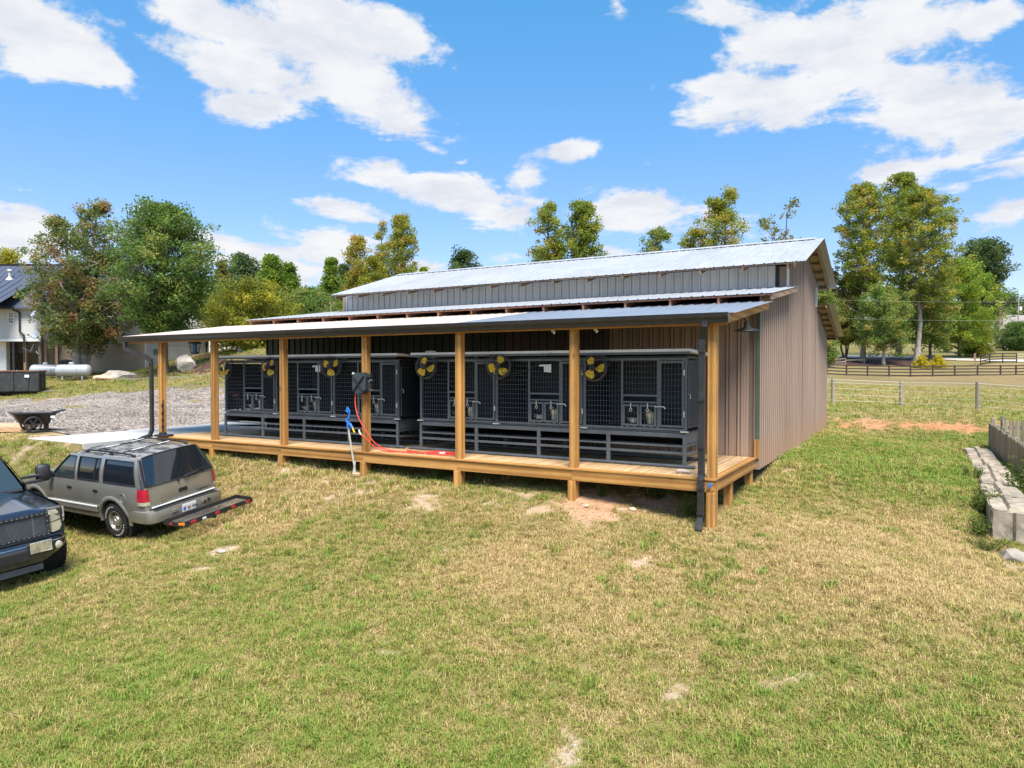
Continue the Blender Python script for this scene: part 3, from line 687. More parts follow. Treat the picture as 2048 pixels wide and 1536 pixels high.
mb = MB(); mb.span((BX1 + .0, YC1 - .03, 3.62), (BX1 + .05, YC1 + .03, 4.2)); mb.build('white_corner_strip', M['white'], barn, None, True)
# green and pine end post where the front wall meets the gable wall
mb = MB(); mb.span((BX1 - .07, YF - .07, -.02), (BX1 + .02, YF - .032, .36)); mb.build('corner_board', M['pine_z'], barn, None, True)
M['green_tarp'] = paint('green_post', (0.055, 0.085, 0.055), .7, 0, .2, 3)
mb = MB(); mb.span((BX1 - .045, YF - .06, .36), (BX1 + .025, YF - .033, 2.98)); mb.build('corner_board', M['green_tarp'], barn, None, True)

def roof(name, mat, y0, z0, y1, z1, x0, x1, lift=.0, parent=barn):
    "sheets running from the eave (y0,z0) up to (y1,z1)"
    d = Vector((0, y1 - y0, z1 - z0)); L = d.length; d.normalize(); nrm = Vector((0, -d.z, d.y)) if d.y > 0 else Vector((0, d.z, -d.y))
    x = x0
    while x < x1 - .05:
        w = min(PW, x1 - x); k = max(1, int(math.ceil(w / .2285 - .01)))
        mm = mat(x) if callable(mat) else mat
        ribbed(name, mm, parent, Vector((x, y0, z0)) + nrm * lift, (1, 0, 0), d, nrm, min(k * .2285, PW), L, 0.0, 'roof')
        x += PW
RX0, RX1 = -13.85, .33
roof('roof_panel', M['roof_metal'], 5.66, 4.16, YR, 5.22, RX0, RX1)
roof('roof_panel', M['roof_metal'], 12.4, 4.21, YR, 5.22, RX0, RX1)
roof('lean_roof_panel', M['roof_metal'], 3.05, 3.215, YC0, 3.70, -14.78, .30)
roof('lean_roof_panel', M['roof_metal'], 15.0, 2.86, YC1, 3.72, -14.1, .32)
mb = MB(); s = .307
mb.prism([(YR - .16, 5.22 - .16 * s + .03), (YR, 5.262), (YR + .16, 5.22 - .16 * s + .03), (YR + .16, 5.22 - .16 * s + .022), (YR, 5.254), (YR - .16, 5.22 - .16 * s + .022)], RX0 - .01, RX1 + .01, 'x')
mb.build('ridge_cap', M['roof_metal'], barn, None, True)
# black foam closures show as dashes under the cap
for i in range(int((RX1 - RX0) / .4570)):
    mb = MB(); x = RX0 + .1 + i * .457; mb.span((x, YR - .20, 5.15), (x + .24, YR - .17, 5.185)); mb.build('closure_strip', M['black'], barn, None, True)
def rafters(name, xs, p0, p1, w, hh, mat, parent=barn):
    me = None
    for x in xs:
        if me is None:
            mb = MB(); mb.bar((0, p0[0], p0[1]), (0, p1[0], p1[1]), w, hh); me = mb.mesh(name)
        o = wpos(parent); put(name, me, mat, parent, (x - o.x, -o.y, -o.z))
rafters('rafter', np.arange(-14.6, .2, .99), (3.10, 3.115), (YC0, 3.59), .045, .14, M['rafter'])
rafters('rafter', np.arange(-13.7, .3, .99), (5.70, 4.085), (YC0 + .1, 4.34), .045, .13, M['old_wood_y'])
mb = MB(); mb.span((-14.7, 3.08, 3.175), (.27, 3.12, 3.205)); mb.build('purlin', M['rafter'], barn, None, True)
mb = MB(); mb.span((RX0, 5.68, 4.125), (RX1 - .02, 5.72, 4.15)); mb.build('purlin', M['old_wood_x'], barn, None, True)
# gable overhang: purlin ends, rake boards and the sheet seen from below
def overhang(p0, p1, n, x0, x1, drop=.06):
    p0 = Vector((0, *p0)); p1 = Vector((0, *p1)); d = (p1 - p0)
    for i in range(n):
        q = p0 + d * ((i + .5) / n); mb = MB(); mb.box((( x0 + x1) / 2, q.y, q.z - drop), (x1 - x0, .09, .075), Euler((math.atan2(d.z, d.y), 0, 0)).to_matrix()); mb.build('purlin_end', M['old_wood_x'], barn, None, True)
    mb = MB(); mb.bar(p0 + Vector((x1, 0, -drop)), p1 + Vector((x1, 0, -drop)), .035, .115); mb.build('rake_board', M['old_wood_y'], barn, None, True)
    mb = MB(); a, b = p0 + Vector((0, 0, -.018)), p1 + Vector((0, 0, -.018)); mb.add([(x0, a.y, a.z), (x1, a.y, a.z), (x1, b.y, b.z), (x0, b.y, b.z)], [(0, 1, 2, 3)]); mb.build('roof_underlay', M['under_metal'], barn, None, True)
overhang((5.68, 4.16), (YR, 5.215), 5, BX1 + .03, .31)
overhang((12.38, 4.20), (YR, 5.215), 6, BX1 + .03, .31)
overhang((14.98, 2.85), (YC1 + .03, 3.71), 6, BX1 + .03, .31)
overhang((3.1, 3.21), (YC0 - .05, 3.69), 5, BX1 + .03, .27)
mb = MB(); mb.span((-14, 15.0, 2.76), (.34, 15.1, 2.87)); mb.build('gutter', M['gutter'], barn, None, True)

# ------------------------------------------------------------------ porch
DX0 = -14.52
porch = thing('covered_porch', (-7.2, 1.6, 0), 'new pine deck with posts and a long lean-to metal roof', 'porch')
PP = wpos(porch)
deck = bpy.data.objects.new('deck', None); COL.objects.link(deck); deck.parent = porch
bme = None; x = DX0 + .07; i = 0
mbb = MB(); mbb.box((0, 0, 0), (.1385, 3.09, .028), None, .004); bme = mbb.mesh('deck_board')
while x < -.16:
    put('deck_board', bme, M['deck'], deck, Vector((x, 1.69, -.014 + random.uniform(-.0015, .0015))) - PP); x += .1425
for a, b in [(DX0, -9.9), (-9.898, -4.95), (-4.948, 0.0)]:
    mb = MB(); mb.span((a, 0, -.030), (b, .139, -.001), .004); mb.build('nosing_board', M['pine_x'], deck, None, True)
mb = MB(); mb.span((-.139, .142, -.030), (0.0, 3.235, -.002), .004); mb.build('nosing_board', M['pine_y'], deck, None, True)
POSTX = [-.085, -2.52, -4.97, -7.38, -9.87, -12.31, -14.42]
edges = [DX0 + .03] + [x for x in POSTX[::-1][1:-1]] + [-.03]
for a, b in zip(edges[:-1], edges[1:]):
    mb = MB(); mb.span((a + .0015, .022, -.222), (b - .0015, .060, -.032), .003); mb.build('rim_board', M['pine_x'], deck, None, True)
mb = MB(); mb.span((-.062, .063, -.222), (-.024, 3.22, -.033), .003); mb.build('rim_board', M['pine_y'], deck, None, True)
jm = MB(); jm.box((0, 0, 0), (.04, 3.1, .18)); jme = jm.mesh('joist')
for x in np.arange(DX0 + .3, -.2, .6): put('joist', jme, M['pine_y'], deck, Vector((x, 1.64, -.125)) - PP)
for i, x in enumerate(POSTX):
    g = h(x, .13) - .35
    mb = MB(); mb.span((x - .07, .062, min(g, -.6)), (x + .07, .200, 2.49), .006); mb.build('post', M['pine_z'], porch, None, True)
    mb = MB(); mb.span((x - .0695, .0, min(g, -.6)), (x + .0695, .0615, -.225), .006); mb.build('post_block', M['pine_z'], porch, None, True)
for y in (1.42, 3.12):
    mb = MB(); mb.span((-.21, y - .07, -1.1), (-.066, y + .07, -.03), .006); mb.build('deck_post', M['pine_z'], porch, None, True)
for xx in (-3.5, -7.4, -11): 
    mb = MB(); mb.span((xx - .07, 1.6, -1.2), (xx + .07, 1.74, -.22)); mb.build('deck_post', M['pine_z'], porch, None, True)
# roof frame
PZ0, PZ1, PYE = 2.585, 3.045, -.06            # eave height, height at the wall, eave line
for a, b in [(-15.75, -10.6), (-10.597, -5.3), (-5.297, .16)]:
    mb = MB(); mb.span((a, .06, 2.492), (b, .10, 2.60), .003); mb.span((a, .165, 2.492), (b, .20, 2.60), .003); mb.build('header_beam', M['pine_x'], porch, None, True)
for x in np.arange(-15.7, .15, .78):
    mb = MB(); mb.bar((x, .10, 2.545), (x, 3.23, 2.975), .038, .10); mb.build('rafter', M['pine_y'], porch, None, True)
for a, b in [(-15.85, -10.5), (-10.497, -5.2), (-5.197, .155)]:
    mb = MB(); mb.span((a, -.045, 2.435), (b, -.010, 2.59), .003); mb.build('fascia_board', M['pine_x'], porch, None, True)
for xx in (.175, -15.87):
    mb = MB(); mb.bar((xx, -.045, 2.525), (xx, 3.3, 2.995), .036, .135, ch=.003); mb.build('rake_board', M['pine_y'], porch, None, True)
def pmat(x): return M['cream_metal'] if x < -5.6 else M['slate_metal']
roof('roof_panel', pmat, PYE, PZ0 + .03, YF - .02, PZ1 + .03, -15.92, .21, 0, porch)
# gutter: K profile with end caps
prof = [(-.04, 2.60), (-.175, 2.615), (-.185, 2.60), (-.175, 2.555), (-.14, 2.525), (-.135, 2.485), (-.047, 2.485), (-.047, 2.49), (-.128, 2.492), (-.132, 2.53), (-.166, 2.56), (-.175, 2.598), (-.045, 2.59)]
mb = MB(); mb.prism([(-.047, 2.61), (-.174, 2.622), (-.190, 2.61), (-.180, 2.555), (-.147, 2.515), (-.137, 2.468), (-.047, 2.468)], -15.90, .215, 'x')
mb.build('gutter', M['gutter'], porch, None, True)
mb = MB(); mb.bar((-15.9, -.184, 2.613), (.215, -.184, 2.613), .014, .014); mb.build('gutter_lip', M['black'], porch, None, True)
def downspout(pts, w=.075, d=.10, par=porch, mat=None, name='downspout'):
    mb = MB()
    for a, b in zip(pts[:-1], pts[1:]):
        a, b = Vector(a), Vector(b); e = (b - a).normalized() * .022
        mb.bar(a - e, b + e, d, w, (0, 1, 0), .006)
    return mb.build(name, mat or M['gutter'], par, None, True)
XD = -.215
ds = downspout([(XD + .06, -.11, 2.50), (XD + .06, -.11, 2.42), (XD, -.03 + .0, 2.22), (XD, -.03, 2.1)])
downspout([(XD, -.045, 2.12), (XD, -.045, .06), (XD, -.075, -.02), (XD, -.075, h(XD, -.1) + .18)])
downspout([(XD, -.08, h(XD, -.1) + .20), (XD, -.20, h(XD, -.2) + .05)])
for zz_ in (2.02, 1.25, .5, -.15, -.55):
    mb = MB(); mb.box((XD, -.05 if zz_ > 0 else -.078, zz_), (.11, .115, .022)); mb.build('strap', M['black'], porch, None, True)
XL = -14.62
downspout([(XL - 1.05, -.11, 2.50), (XL - 1.05, -.11, 2.30), (XL - .35 + .1, -.05, 2.08), (XL - .02, -.04, 1.98), (XL, -.04, 1.85), (XL, -.04, .16), (XL - .02, -.10, -.02)])
mb = MB(); mb.box((XL - .03, -.16, -.01), (.12, .26, .09), (rad(15), 0, 0), .01); mb.build('downspout_shoe', M['gutter'], porch, None, True)
# blue clip on the corner post, teal connector by the elbow
mb = MB(); mb.lathe([(.03, 0), (.034, .02), (.02, .03)], 10, (-.09, -.03, -.10), 'y'); mb.build('blue_clip', M['blue_plastic'], porch, 40, True)

# ------------------------------------------------------------------ kennels on the deck
def rect_frame(mb, x0, x1, z0, z1, y, t=.035, d=.035):
    mb.span((x0, y, z0), (x0 + t, y + d, z1)); mb.span((x1 - t, y, z0), (x1, y + d, z1))
    mb.span((x0 + t, y + .001, z1 - t), (x1 - t, y + d - .001, z1)); mb.span((x0 + t, y + .001, z0), (x1 - t, y + d - .001, z0 + t))
def wire(x0, x1, z0, z1, y, sx=.058, sz=.096, r=.0042):
    mb = MB()
    def rod(a, b):
        a = Vector(a); b = Vector(b); d = (b - a)
        if abs(d.z) > .01: o = [(-r, -r, 0), (r, -r, 0), (r, r, 0), (-r, r, 0)]
        else: o = [(0, -r, -r), (0, r, -r), (0, r, r), (0, -r, r)]
        mb.add([tuple(a + Vector(q)) for q in o] + [tuple(b + Vector(q)) for q in o], [(0, 1, 5, 4), (1, 2, 6, 5), (2, 3, 7, 6), (3, 0, 4, 7)])
    n = max(2, int(round((x1 - x0) / sx)))
    for i in range(1, n): x = x0 + (x1 - x0) * i / n; rod((x, y, z0), (x, y, z1))
    m_ = max(2, int(round((z1 - z0) / sz)))
    for i in range(1, m_): z = z0 + (z1 - z0) * i / m_; rod((x0, y - .006, z), (x1, y - .006, z))
    return mb
KD = 1.22                                     # kennel depth
def ring_latch(par, x, y, z, o):
    mb = MB(); mb.span((x - .007 - o.x, y - .012 - o.y, z - o.z), (x + .007 - o.x, y - o.y, z + .10 - o.z)); c = Vector((x, y - .006, z - .025)) - o
    mb.tube([c + Vector((math.cos(t) * .026, 0, math.sin(t) * .026)) for t in np.linspace(0, 2 * math.pi, 11)[:-1]], .006, 5, closed=True)
    return mb.build('ring_latch', M['zinc'], par)
def make_kennel(x0, label):
    k = thing('dog_kennel', (x0 + 2.92, .95 + KD / 2, 0), label, 'kennel', 'kennels on the porch deck'); o = wpos(k)
    Y0 = .95; L = 5.83; x1 = x0 + L; bay = L / 3; Z0, Z1 = .655, 1.945; t = .042
    def B(mb, name, mat, par=k, smooth=None): return mb.build(name, mat, par, smooth, True)
    # stand: skids, legs, rails
    for y in (Y0 + .0, Y0 + KD - .06):
        mb = MB(); mb.tube([(x0 - .30 if y < 1.2 else x0 - .1, y, .032), (x1 + .16, y, .032)], .031, 10); B(mb, 'skid', M['cage'], k, 40)
    lx = [x0 + .0, x0 + L * .25, x0 + L * .5, x0 + L * .75, x1 - .0]
    for i, x in enumerate(lx):
        for y in (Y0, Y0 + KD - .06):
            mb = MB(); w = .036 if 0 < i < 4 else .03; c = min(max(x, x0 + w), x1 - w); mb.span((c - w, y - .022, .05), (c + w, y + .022, .60), .004); B(mb, 'leg', M['cage'])
    for y in (Y0 - .002, Y0 + KD - .058):
        for z, hh in ((.575, .075), (.385, .034), (.262, .046)):
            if y > 1.5 and hh < .05: continue
            mb = MB(); mb.span((x0 + .06, y - .018, z - hh / 2), (x1 - .06, y + .018, z + hh / 2), .004); B(mb, 'stand_rail', M['cage'])
    for x in (x0 + .03, x1 - .03):
        mb = MB(); mb.bar((x, Y0 + .03, .26), (x, Y0 + KD - .09, .20), .03, .045); B(mb, 'side_rail', M['cage'])
        mb = MB(); mb.span((x - .006, Y0 + .03, .36), (x + .006, Y0 + KD - .09, .612)); B(mb, 'side_apron', M['cage'])
    mb = MB(); mb.span((x0 + .02, Y0 + .10, .40), (x1 - .02, Y0 + KD - .1, .415)); B(mb, 'waste_tray', M['black'])
    # box: floor, back, sides, roof
    mb = MB(); mb.span((x0, Y0 + .0, Z0 - .035), (x1, Y0 + KD, Z0 - .015)); B(mb, 'floor_grate', M['cage_dark'])
    mb = MB()
    for x in np.arange(x0 + .01, x1 - .01, .03): mb.span((x, Y0 - .006, Z0 - .03), (x + .014, Y0 + .002, Z0 - .008))
    B(mb, 'grate_bars', M['cage'])
    mb = MB(); mb.span((x0 + .01, Y0 + KD - .03, Z0), (x1 - .01, Y0 + KD - .01, Z1 - .05)); B(mb, 'back_panel', M['cage_dark'])
    for i in range(1, 3):
        mb = MB(); xx = x0 + bay * i; mb.span((xx - .012, Y0 + .05, Z0), (xx + .012, Y0 + KD - .04, Z1 - .03)); B(mb, 'divider_panel', M['cage_dark'])
    for s, x in ((-1, x0), (1, x1)):
        mb = MB(); mb.span((x - .008 - s * .014, Y0 + .045, Z0 + .03), (x + .008 - s * .014, Y0 + KD - .03, Z1 - .05), .004); p = B(mb, 'side_panel', M['cage_dark'])
        mb = MB(); mb.tube([(x + s * .004, Y0 + .08, Z1 - .16), (x + s * .004, Y0 + .08, Z0 + .07), (x + s * .004, Y0 + KD - .08, Z0 + .07), (x + s * .004, Y0 + KD - .08, Z1 - .16)], .008, 5, True, True); mb.build('panel_seam', M['cage'], p, 40, True)
        mb = MB(); mb.tube([(x + s * .01, Y0 + .095, 1.30), (x + s * .035, Y0 + .10, 1.30), (x + s * .035, Y0 + .13, 1.27), (x + s * .03, Y0 + .12, 1.22)], .008, 6); mb.build('side_latch', M['zinc'], p, 40, True)
    mb = MB()
    a, b = Vector((0, Y0 - .20, 2.045)), Vector((0, Y0 + KD + .06, 1.985))
    mb.add([(x0 - .10, a.y, a.z), (x1 + .12, a.y, a.z), (x1 + .12, b.y, b.z), (x0 - .10, b.y, b.z), (x0 - .10, a.y, a.z + .05), (x1 + .12, a.y, a.z + .05), (x1 + .12, b.y, b.z + .05), (x0 - .10, b.y, b.z + .05)],
           [(3, 2, 1, 0), (4, 5, 6, 7), (0, 1, 5, 4), (1, 2, 6, 5), (2, 3, 7, 6), (3, 0, 4, 7)]); B(mb, 'roof', M['cage_roof'])
    mb = MB(); mb.span((x0 - .10, Y0 - .203, 2.004), (x1 + .12, Y0 - .185, 2.047)); B(mb, 'roof_edge', M['cage'])
    mb = MB(); mb.span((x0, Y0 + .04, Z1 - .02), (x1, Y0 + KD, 1.98)); B(mb, 'roof_frame', M['cage_dark'])
    for x in (x0 + 1.5, x0 + 4.3):
        mb = MB(); mb.bar((x, Y0 - .18, 2.025), (x, Y0 + .03, 1.96), .03, .03); B(mb, 'roof_bracket', M['cage'])
    # main frame of the front
    mb = MB(); mb.span((x0, Y0, Z1 - t), (x1, Y0 + t, Z1)); mb.span((x0, Y0 - .004, Z0), (x1, Y0 + t, Z0 + .04)); B(mb, 'front_rail', M['cage'])
    fx = lambda i, f: x0 + bay * (i + f)
    for i in range(4):
        mb = MB(); c = x0 + bay * i; c = min(max(c, x0 + .028), x1 - .028); mb.span((c - .026, Y0 - .002, Z0 + .04), (c + .026, Y0 + t, Z1 - t)); B(mb, 'front_post', M['cage'])
        if 0 < i < 3 or True:
            mb = MB(); mb.box((c, Y0 - .02, Z0 - .012), (.14, .05, .022)); B(mb, 'clamp', M['zinc'])
    for i in range(3):
        xa, xb, xc, xd = fx(i, 0) + .028, fx(i, .385), fx(i, .735), fx(i, 1) - .028
        zt = Z1 - t; zb = Z0 + .04
        for xx in (xb, xc):
            mb = MB(); mb.span((xx - .02, Y0 - .001, zb), (xx + .02, Y0 + t - .004, zt)); B(mb, 'mullion', M['cage'])
        B(wire(xa, xb - .02, zb, zt, Y0 + .02), 'wire_mesh', M['wire'])
        # feeder column: mesh, open slot, two small doors
        mb = MB(); mb.span((xb + .02, Y0, 1.25), (xc - .02, Y0 + .035, 1.285)); mb.span((xb + .02, Y0, 1.13), (xc - .02, Y0 + .035, 1.16)); B(mb, 'feeder_rail', M['cage'])
        B(wire(xb + .02, xc - .02, 1.285, zt, Y0 + .02), 'wire_mesh', M['wire'])
        xm = (xb + xc) / 2
        for a, b in ((xb + .026, xm - .006), (xm + .006, xc - .026)):
            mb = MB(); rect_frame(mb, a, b, .715, 1.105, Y0 - .022, .036, .03); fd = B(mb, 'feeder_door', M['cage'])
            w = wire(a + .036, b - .036, .751, 1.069, Y0 - .008); w.build('wire_mesh', M['wire'], fd, None, True)
            mb = MB()
            for q in (.28, .72): mb.span((a + (b - a) * q - .022, Y0 - .02, .697), (a + (b - a) * q + .022, Y0 + .0, .714))
            mb.build('hinge', M['cage'], fd, None, True)
            ring_latch(fd, (a + b) / 2, Y0 - .024, 1.03, o)
        # door
        mb = MB(); rect_frame(mb, xc + .03, xd - .012, .715, 1.885, Y0 - .024, .036, .032); dr = B(mb, 'door', M['cage'])
        wire(xc + .066, xd - .048, .751, 1.849, Y0 - .008).build('wire_mesh', M['wire'], dr, None, True)
        mb = MB()
        for z in (.95, 1.68): mb.tube([(xd - .01, Y0 - .02, z - .05), (xd - .01, Y0 - .02, z + .05)], .014, 8)
        mb.build('hinge', M['zinc'], dr, 40, True)
        mb = MB(); mb.tube([(xc - .05, Y0 - .035, 1.075), (xc + .10, Y0 - .04, 1.08), (xc + .145, Y0 - .05, 1.06), (xc + .15, Y0 - .05, 1.035)], .011, 6); mb.build('slide_bolt', M['zinc'], dr, 40, True)
        ys = Y0 + .035                                   # dishes hang inside the feeder doors
        for j, (a, b) in enumerate(((xb + .026, xm - .006), (xm + .006, xc - .026))):
            DISHES.append((i, j, (a + b) / 2, ys + .095, label))
    return k
DISHES = []
make_kennel(-13.0, 'dark grey raised wire dog kennel nearest the concrete apron')
make_kennel(-6.58, 'dark grey raised wire dog kennel nearest the corner downspout')
where = {0: 'leftmost', 1: 'middle', 2: 'rightmost'}
for (i, j, x, y, lab) in DISHES:
    w = 'kennel by the concrete apron' if 'apron' in lab else 'kennel by the corner downspout'
    if j == 0:
        b = MB(); b.lathe([(.06, 0), (.085, .01), (.095, .075), (.108, .085), (.108, .09), (.092, .08), (.08, .02), (.0, .015)], 18, (0, 0, 0)); ob = b.build('feed_bowl', M['steel'], None, 40)
        ob.location = (x, y, .76); tag(ob, f'shiny steel feed bowl in the {where[i]} run of the {w}', 'bowl', 'kennel feed bowls')
        b = MB(); b.tube([(-.08, -.1, .08), (-.08, -.12, .06), (.08, -.12, .06), (.08, -.1, .08)], .006, 5); b.build('bracket', M['steel'], ob, 40)
    else:
        b = MB(); b.lathe([(.058, 0), (.062, .004), (.088, .20), (.092, .205), (.088, .205), (.06, .01), (0, .008)], 18); ob = b.build('water_bucket', M['bucket'], None, 40)
        ob.location = (x, y, .755); tag(ob, f'tall metal water bucket in the {where[i]} run of the {w}', 'bucket', 'kennel water buckets')
        b = MB(); b.tube([(-.03, -.09, .2), (-.03, -.1, .24), (-.03, -.06, .25)], .007, 5); b.tube([(.03, -.09, .2), (.03, -.1, .24), (.03, -.06, .25)], .007, 5); b.build('hook', M['steel'], ob, 40)
for xx, zz_, yy, txt in ((-9.66, 1.80, .93, 'small white notice on the wire of the kennel by the apron'), (-3.52, 1.80, .93, 'small white notice on the wire of the kennel by the downspout')):
    b = MB(); b.add([(xx - .13, yy, zz_ + .03), (xx + .13, yy, zz_ + .04), (xx + .13, yy, zz_ - .12), (xx - .02, yy - .01, zz_ - .11), (xx - .03, yy, zz_ + .0), (xx - .13, yy, zz_ - .005)], [(0, 1, 2, 3, 4, 5)])
    b.add([(xx - .13, yy + .003, zz_ + .03), (xx + .13, yy + .003, zz_ + .04), (xx + .13, yy + .003, zz_ - .12), (xx - .02, yy - .007, zz_ - .11), (xx - .03, yy + .003, zz_ + .0), (xx - .13, yy + .003, zz_ - .005)], [(5, 4, 3, 2, 1, 0)])
    tag(b.build('paper_notice', M['paper'], None, None, fix=False), txt, 'notice')

# ------------------------------------------------------------------ fans
def make_fan():
    f = thing('wall_fan', (0, 0, 0), 'x', 'fan', 'yellow bladed fans hung on the kennels')
    R = .235
    mb = MB()
    for y, r in ((-.09, R * .55), (-.075, R * .8), (-.03, R), (.04, R), (-.098, R * .3), (.085, R * .8), (.1, R * .5)):
        if r == R: rg_ = MB() if y < 0 else rg_; rg_.tube([(r * math.cos(t), y, r * math.sin(t)) for t in np.linspace(0, 2 * math.pi, 33)[:-1]], .0085, 6, closed=True)
        else: mb.tube([(r * math.cos(t), y, r * math.sin(t)) for t in np.linspace(0, 2 * math.pi, 25)[:-1]], .003, 5, closed=True)
    rg_.build('cage_ring', M['fan_ring'], f, 40)
    for k in range(18):
        t = 2 * math.pi * k / 18; c, s_ = math.cos(t), math.sin(t)
        mb.tube([(c * .06, -.1, s_ * .06), (c * R * .6, -.09, s_ * R * .6), (c * R, -.03, s_ * R), (c * R, .04, s_ * R), (c * R * .7, .09, s_ * R * .7), (c * .06, .105, s_ * .06)], .0013, 3, False)
    mb.build('cage', M['black'], f, 40)
    mb = MB(); mb.lathe([(.05, -.112), (.058, -.105), (.058, -.085), (.03, -.08)], 16, axis='y'); mb.lathe([(.02, -.12), (.02, -.105)], 10, axis='y'); mb.build('badge', M['black'], f, 40)
    mb = MB(); mb.lathe([(.045, .0), (.065, .03), (.065, .16), (.04, .18)], 16, axis='y'); mb.box((0, .13, -.10), (.09, .08, .07), None, .01); mb.build('motor', M['black'], f, 40)
    for k in range(3):
        t0 = 2 * math.pi * k / 3; rows = []
        for i in range(6):
            r = .045 + (.205 - .045) * i / 5; wd = (.35, .52, .60, .60, .54, .36)[i]
            row = []
            for j in range(6):
                u = (j / 5 - .5) * 2; t = t0 + u * wd * .95 + .12 * i / 5; row.append((r * math.cos(t), -.015 + u * .028, r * math.sin(t)))
            rows.append(row)
        mb = MB(); mb.grid(rows); mb.build('blade', M['yellow'], f, 60)
    mb = MB(); mb.tube([(-R - .02, .0, 0), (-R - .035, .0, .05), (-R - .03, .03, .16), (-.1, .10, .30), (.1, .10, .30), (R + .03, .03, .16), (R + .035, 0, .05), (R + .02, 0, 0)], .008, 6); mb.build('bracket', M['black'], f, 40)
    mb = MB(); mb.tube([(.03, .16, -.05), (.08, .17, .1), (.10, .14, .22), (.12, .05, .33)], .005, 5); mb.build('power_cord', M['black'], f, 40)
    return f
f0 = make_fan()
FANS = [(-12.66, 1.74, .5, 'yellow bladed fan half hidden behind the second porch post from the apron'), (-11.01, 1.785, 1.2, 'yellow bladed fan on the apron side kennel just left of the third post'),
        (-8.95, 1.80, -.5, 'yellow bladed fan left of the black hose reel'), (-6.23, 1.79, .3, 'yellow bladed fan at the left end of the kennel by the downspout'),
        (-4.44, 1.80, .9, 'yellow bladed fan right of the post next to the coiled hose'), (-2.39, 1.765, 2.2, 'yellow bladed fan nearest the corner downspout')]
for i, (x, z, a, lab) in enumerate(FANS):
    f = f0 if i == 0 else copy_tree(f0); f.location = (x, .70, z); f['label'] = lab; f.rotation_euler = (rad(-6), 0, rad((-8, 5, 14, 3, 16, -2)[i]))
    for ch in f.children:
        if ch.name.startswith('blade') or ch.name.startswith('cage'): ch.rotation_euler = (0, a, 0)

# ------------------------------------------------------------------ small things on and about the porch
z = thing('bug_zapper', (-13.05, .12, 2.2), 'black lantern shaped bug zapper with blue tube hanging between the posts', 'bug zapper')
mb = MB(); mb.lathe([(.02, .26), (.10, .25), (.155, .225), (.16, .19), (.12, .18), (.02, .18)], 12); mb.build('cap', M['black'], z, 40)
mb = MB(); mb.lathe([(.02, -.02), (.10, -.02), (.105, -.055), (.09, -.07), (.02, -.07)], 12); mb.build('base', M['black'], z, 40)
mb = MB()
for k in range(12):
    t = 2 * math.pi * k / 12; mb.tube([(math.cos(t) * .13, math.sin(t) * .13, .19), (math.cos(t) * .098, math.sin(t) * .098, -.03)], .005, 4)
mb.build('cage', M['black'], z)
mb = MB(); mb.lathe([(.05, -.02), (.052, .0), (.052, .18), (.05, .19)], 12); mb.build('lamp_tube', M['blue_lamp'], z, 40)
mb = MB(); mb.tube([(0, 0, .25), (0, .02, .29), (0, .03, .31)], .006, 5); mb.build('hook', M['black'], z)

hr = thing('hose_reel', (-7.36, -.04, 1.45), 'black octagonal hose reel with X face on the middle post', 'hose reel')
mb = MB(); o8 = [(-.12, .225), (.12, .225), (.185, .14), (.185, -.13), (.10, -.225), (-.10, -.225), (-.19, -.13), (-.19, .14)]
mb.prism(o8, -.055, .055, 'y'); mb.build('housing', M['black'], hr, None)
M['reel_face'] = paint('reel_face', (0.035, 0.047, 0.055), .5, 0, .15, 6)
mb = MB(); mb.prism([(a * .95, b * .95) for a, b in o8], -.075, -.0555, 'y'); fc = mb.build('face_plate', M['reel_face'], hr)
for s in (-1, 1):
    mb = MB(); mb.bar((-.15 * s, -.083, .16), (.14 * s, -.083, -.16), .02, .05, (0, 1, 0)); mb.build('cross_rib', M['black'], fc)
mb = MB(); mb.lathe([(.19, .056), (.19, .10), (.21, .105), (.21, .12), (.0, .12)], 20, axis='y'); mb.build('drum', M['black'], hr, 40)
mb = MB(); mb.box((.19, .03, .16), (.10, .10, .10), None, .015); mb.box((.19, .05, -.06), (.08, .12, .22), None, .02); mb.build('hose_guide', M['black'], hr)
mb = MB(); mb.span((.19, .01, .05), (.26, .06, .09)); mb.span((.2, .01, -.16), (.27, .06, -.12)); mb.build('mount_arm', M['cage'], hr)
mb = MB(); mb.lathe([(.02, -.02), (.03, 0), (.02, .03)], 8, (-.175, -.05, .2)); mb.build('inlet', M['steel'], hr)
# red hose: hangs from the reel and lies in loops on the deck
def smooth_path(pts, n=10):
    P = [Vector(p) for p in pts]; P = [P[0] * 2 - P[1]] + P + [P[-1] * 2 - P[-2]]; out_ = []
    for i in range(1, len(P) - 2):
        for k in range(n):
            t = k / n; a, b, c, d = P[i - 1], P[i], P[i + 1], P[i + 2]
            out_.append(.5 * ((2 * b) + (c - a) * t + (2 * a - 5 * b + 4 * c - d) * t * t + (3 * b - a - 3 * c + d) * t ** 3))
    out_.append(P[-2]); return out_
path = [(-7.50, -.06, 1.26), (-7.50, -.07, 1.0), (-7.40, -.08, .72), (-7.22, -.02, .42), (-7.08, .06, .2), (-6.90, .22, .06), (-6.6, .34, .02), (-6.2, .42, .02), (-5.7, .50, .02), (-5.35, .52, .02), (-5.22, .42, .022), (-5.35, .30, .022), (-5.8, .28, .024), (-6.2, .36, .04), (-6.5, .40, .045),
        (-6.2, .30, .03), (-5.9, .56, .045), (-5.5, .62, .04), (-5.25, .56, .045), (-5.3, .46, .05), (-5.7, .38, .05), (-6.1, .26, .04), (-6.5, .24, .03), (-6.9, .20, .03), (-7.1, .06, .12), (-7.22, -.06, .3), (-7.32, -.10, .38)]
mb = MB(); mb.tube(smooth_path(path, 8), .0135, 8); hose = tag(mb.build('garden_hose', M['red_hose'], None, 60), 'red garden hose hanging from the reel and looped on the deck', 'hose')
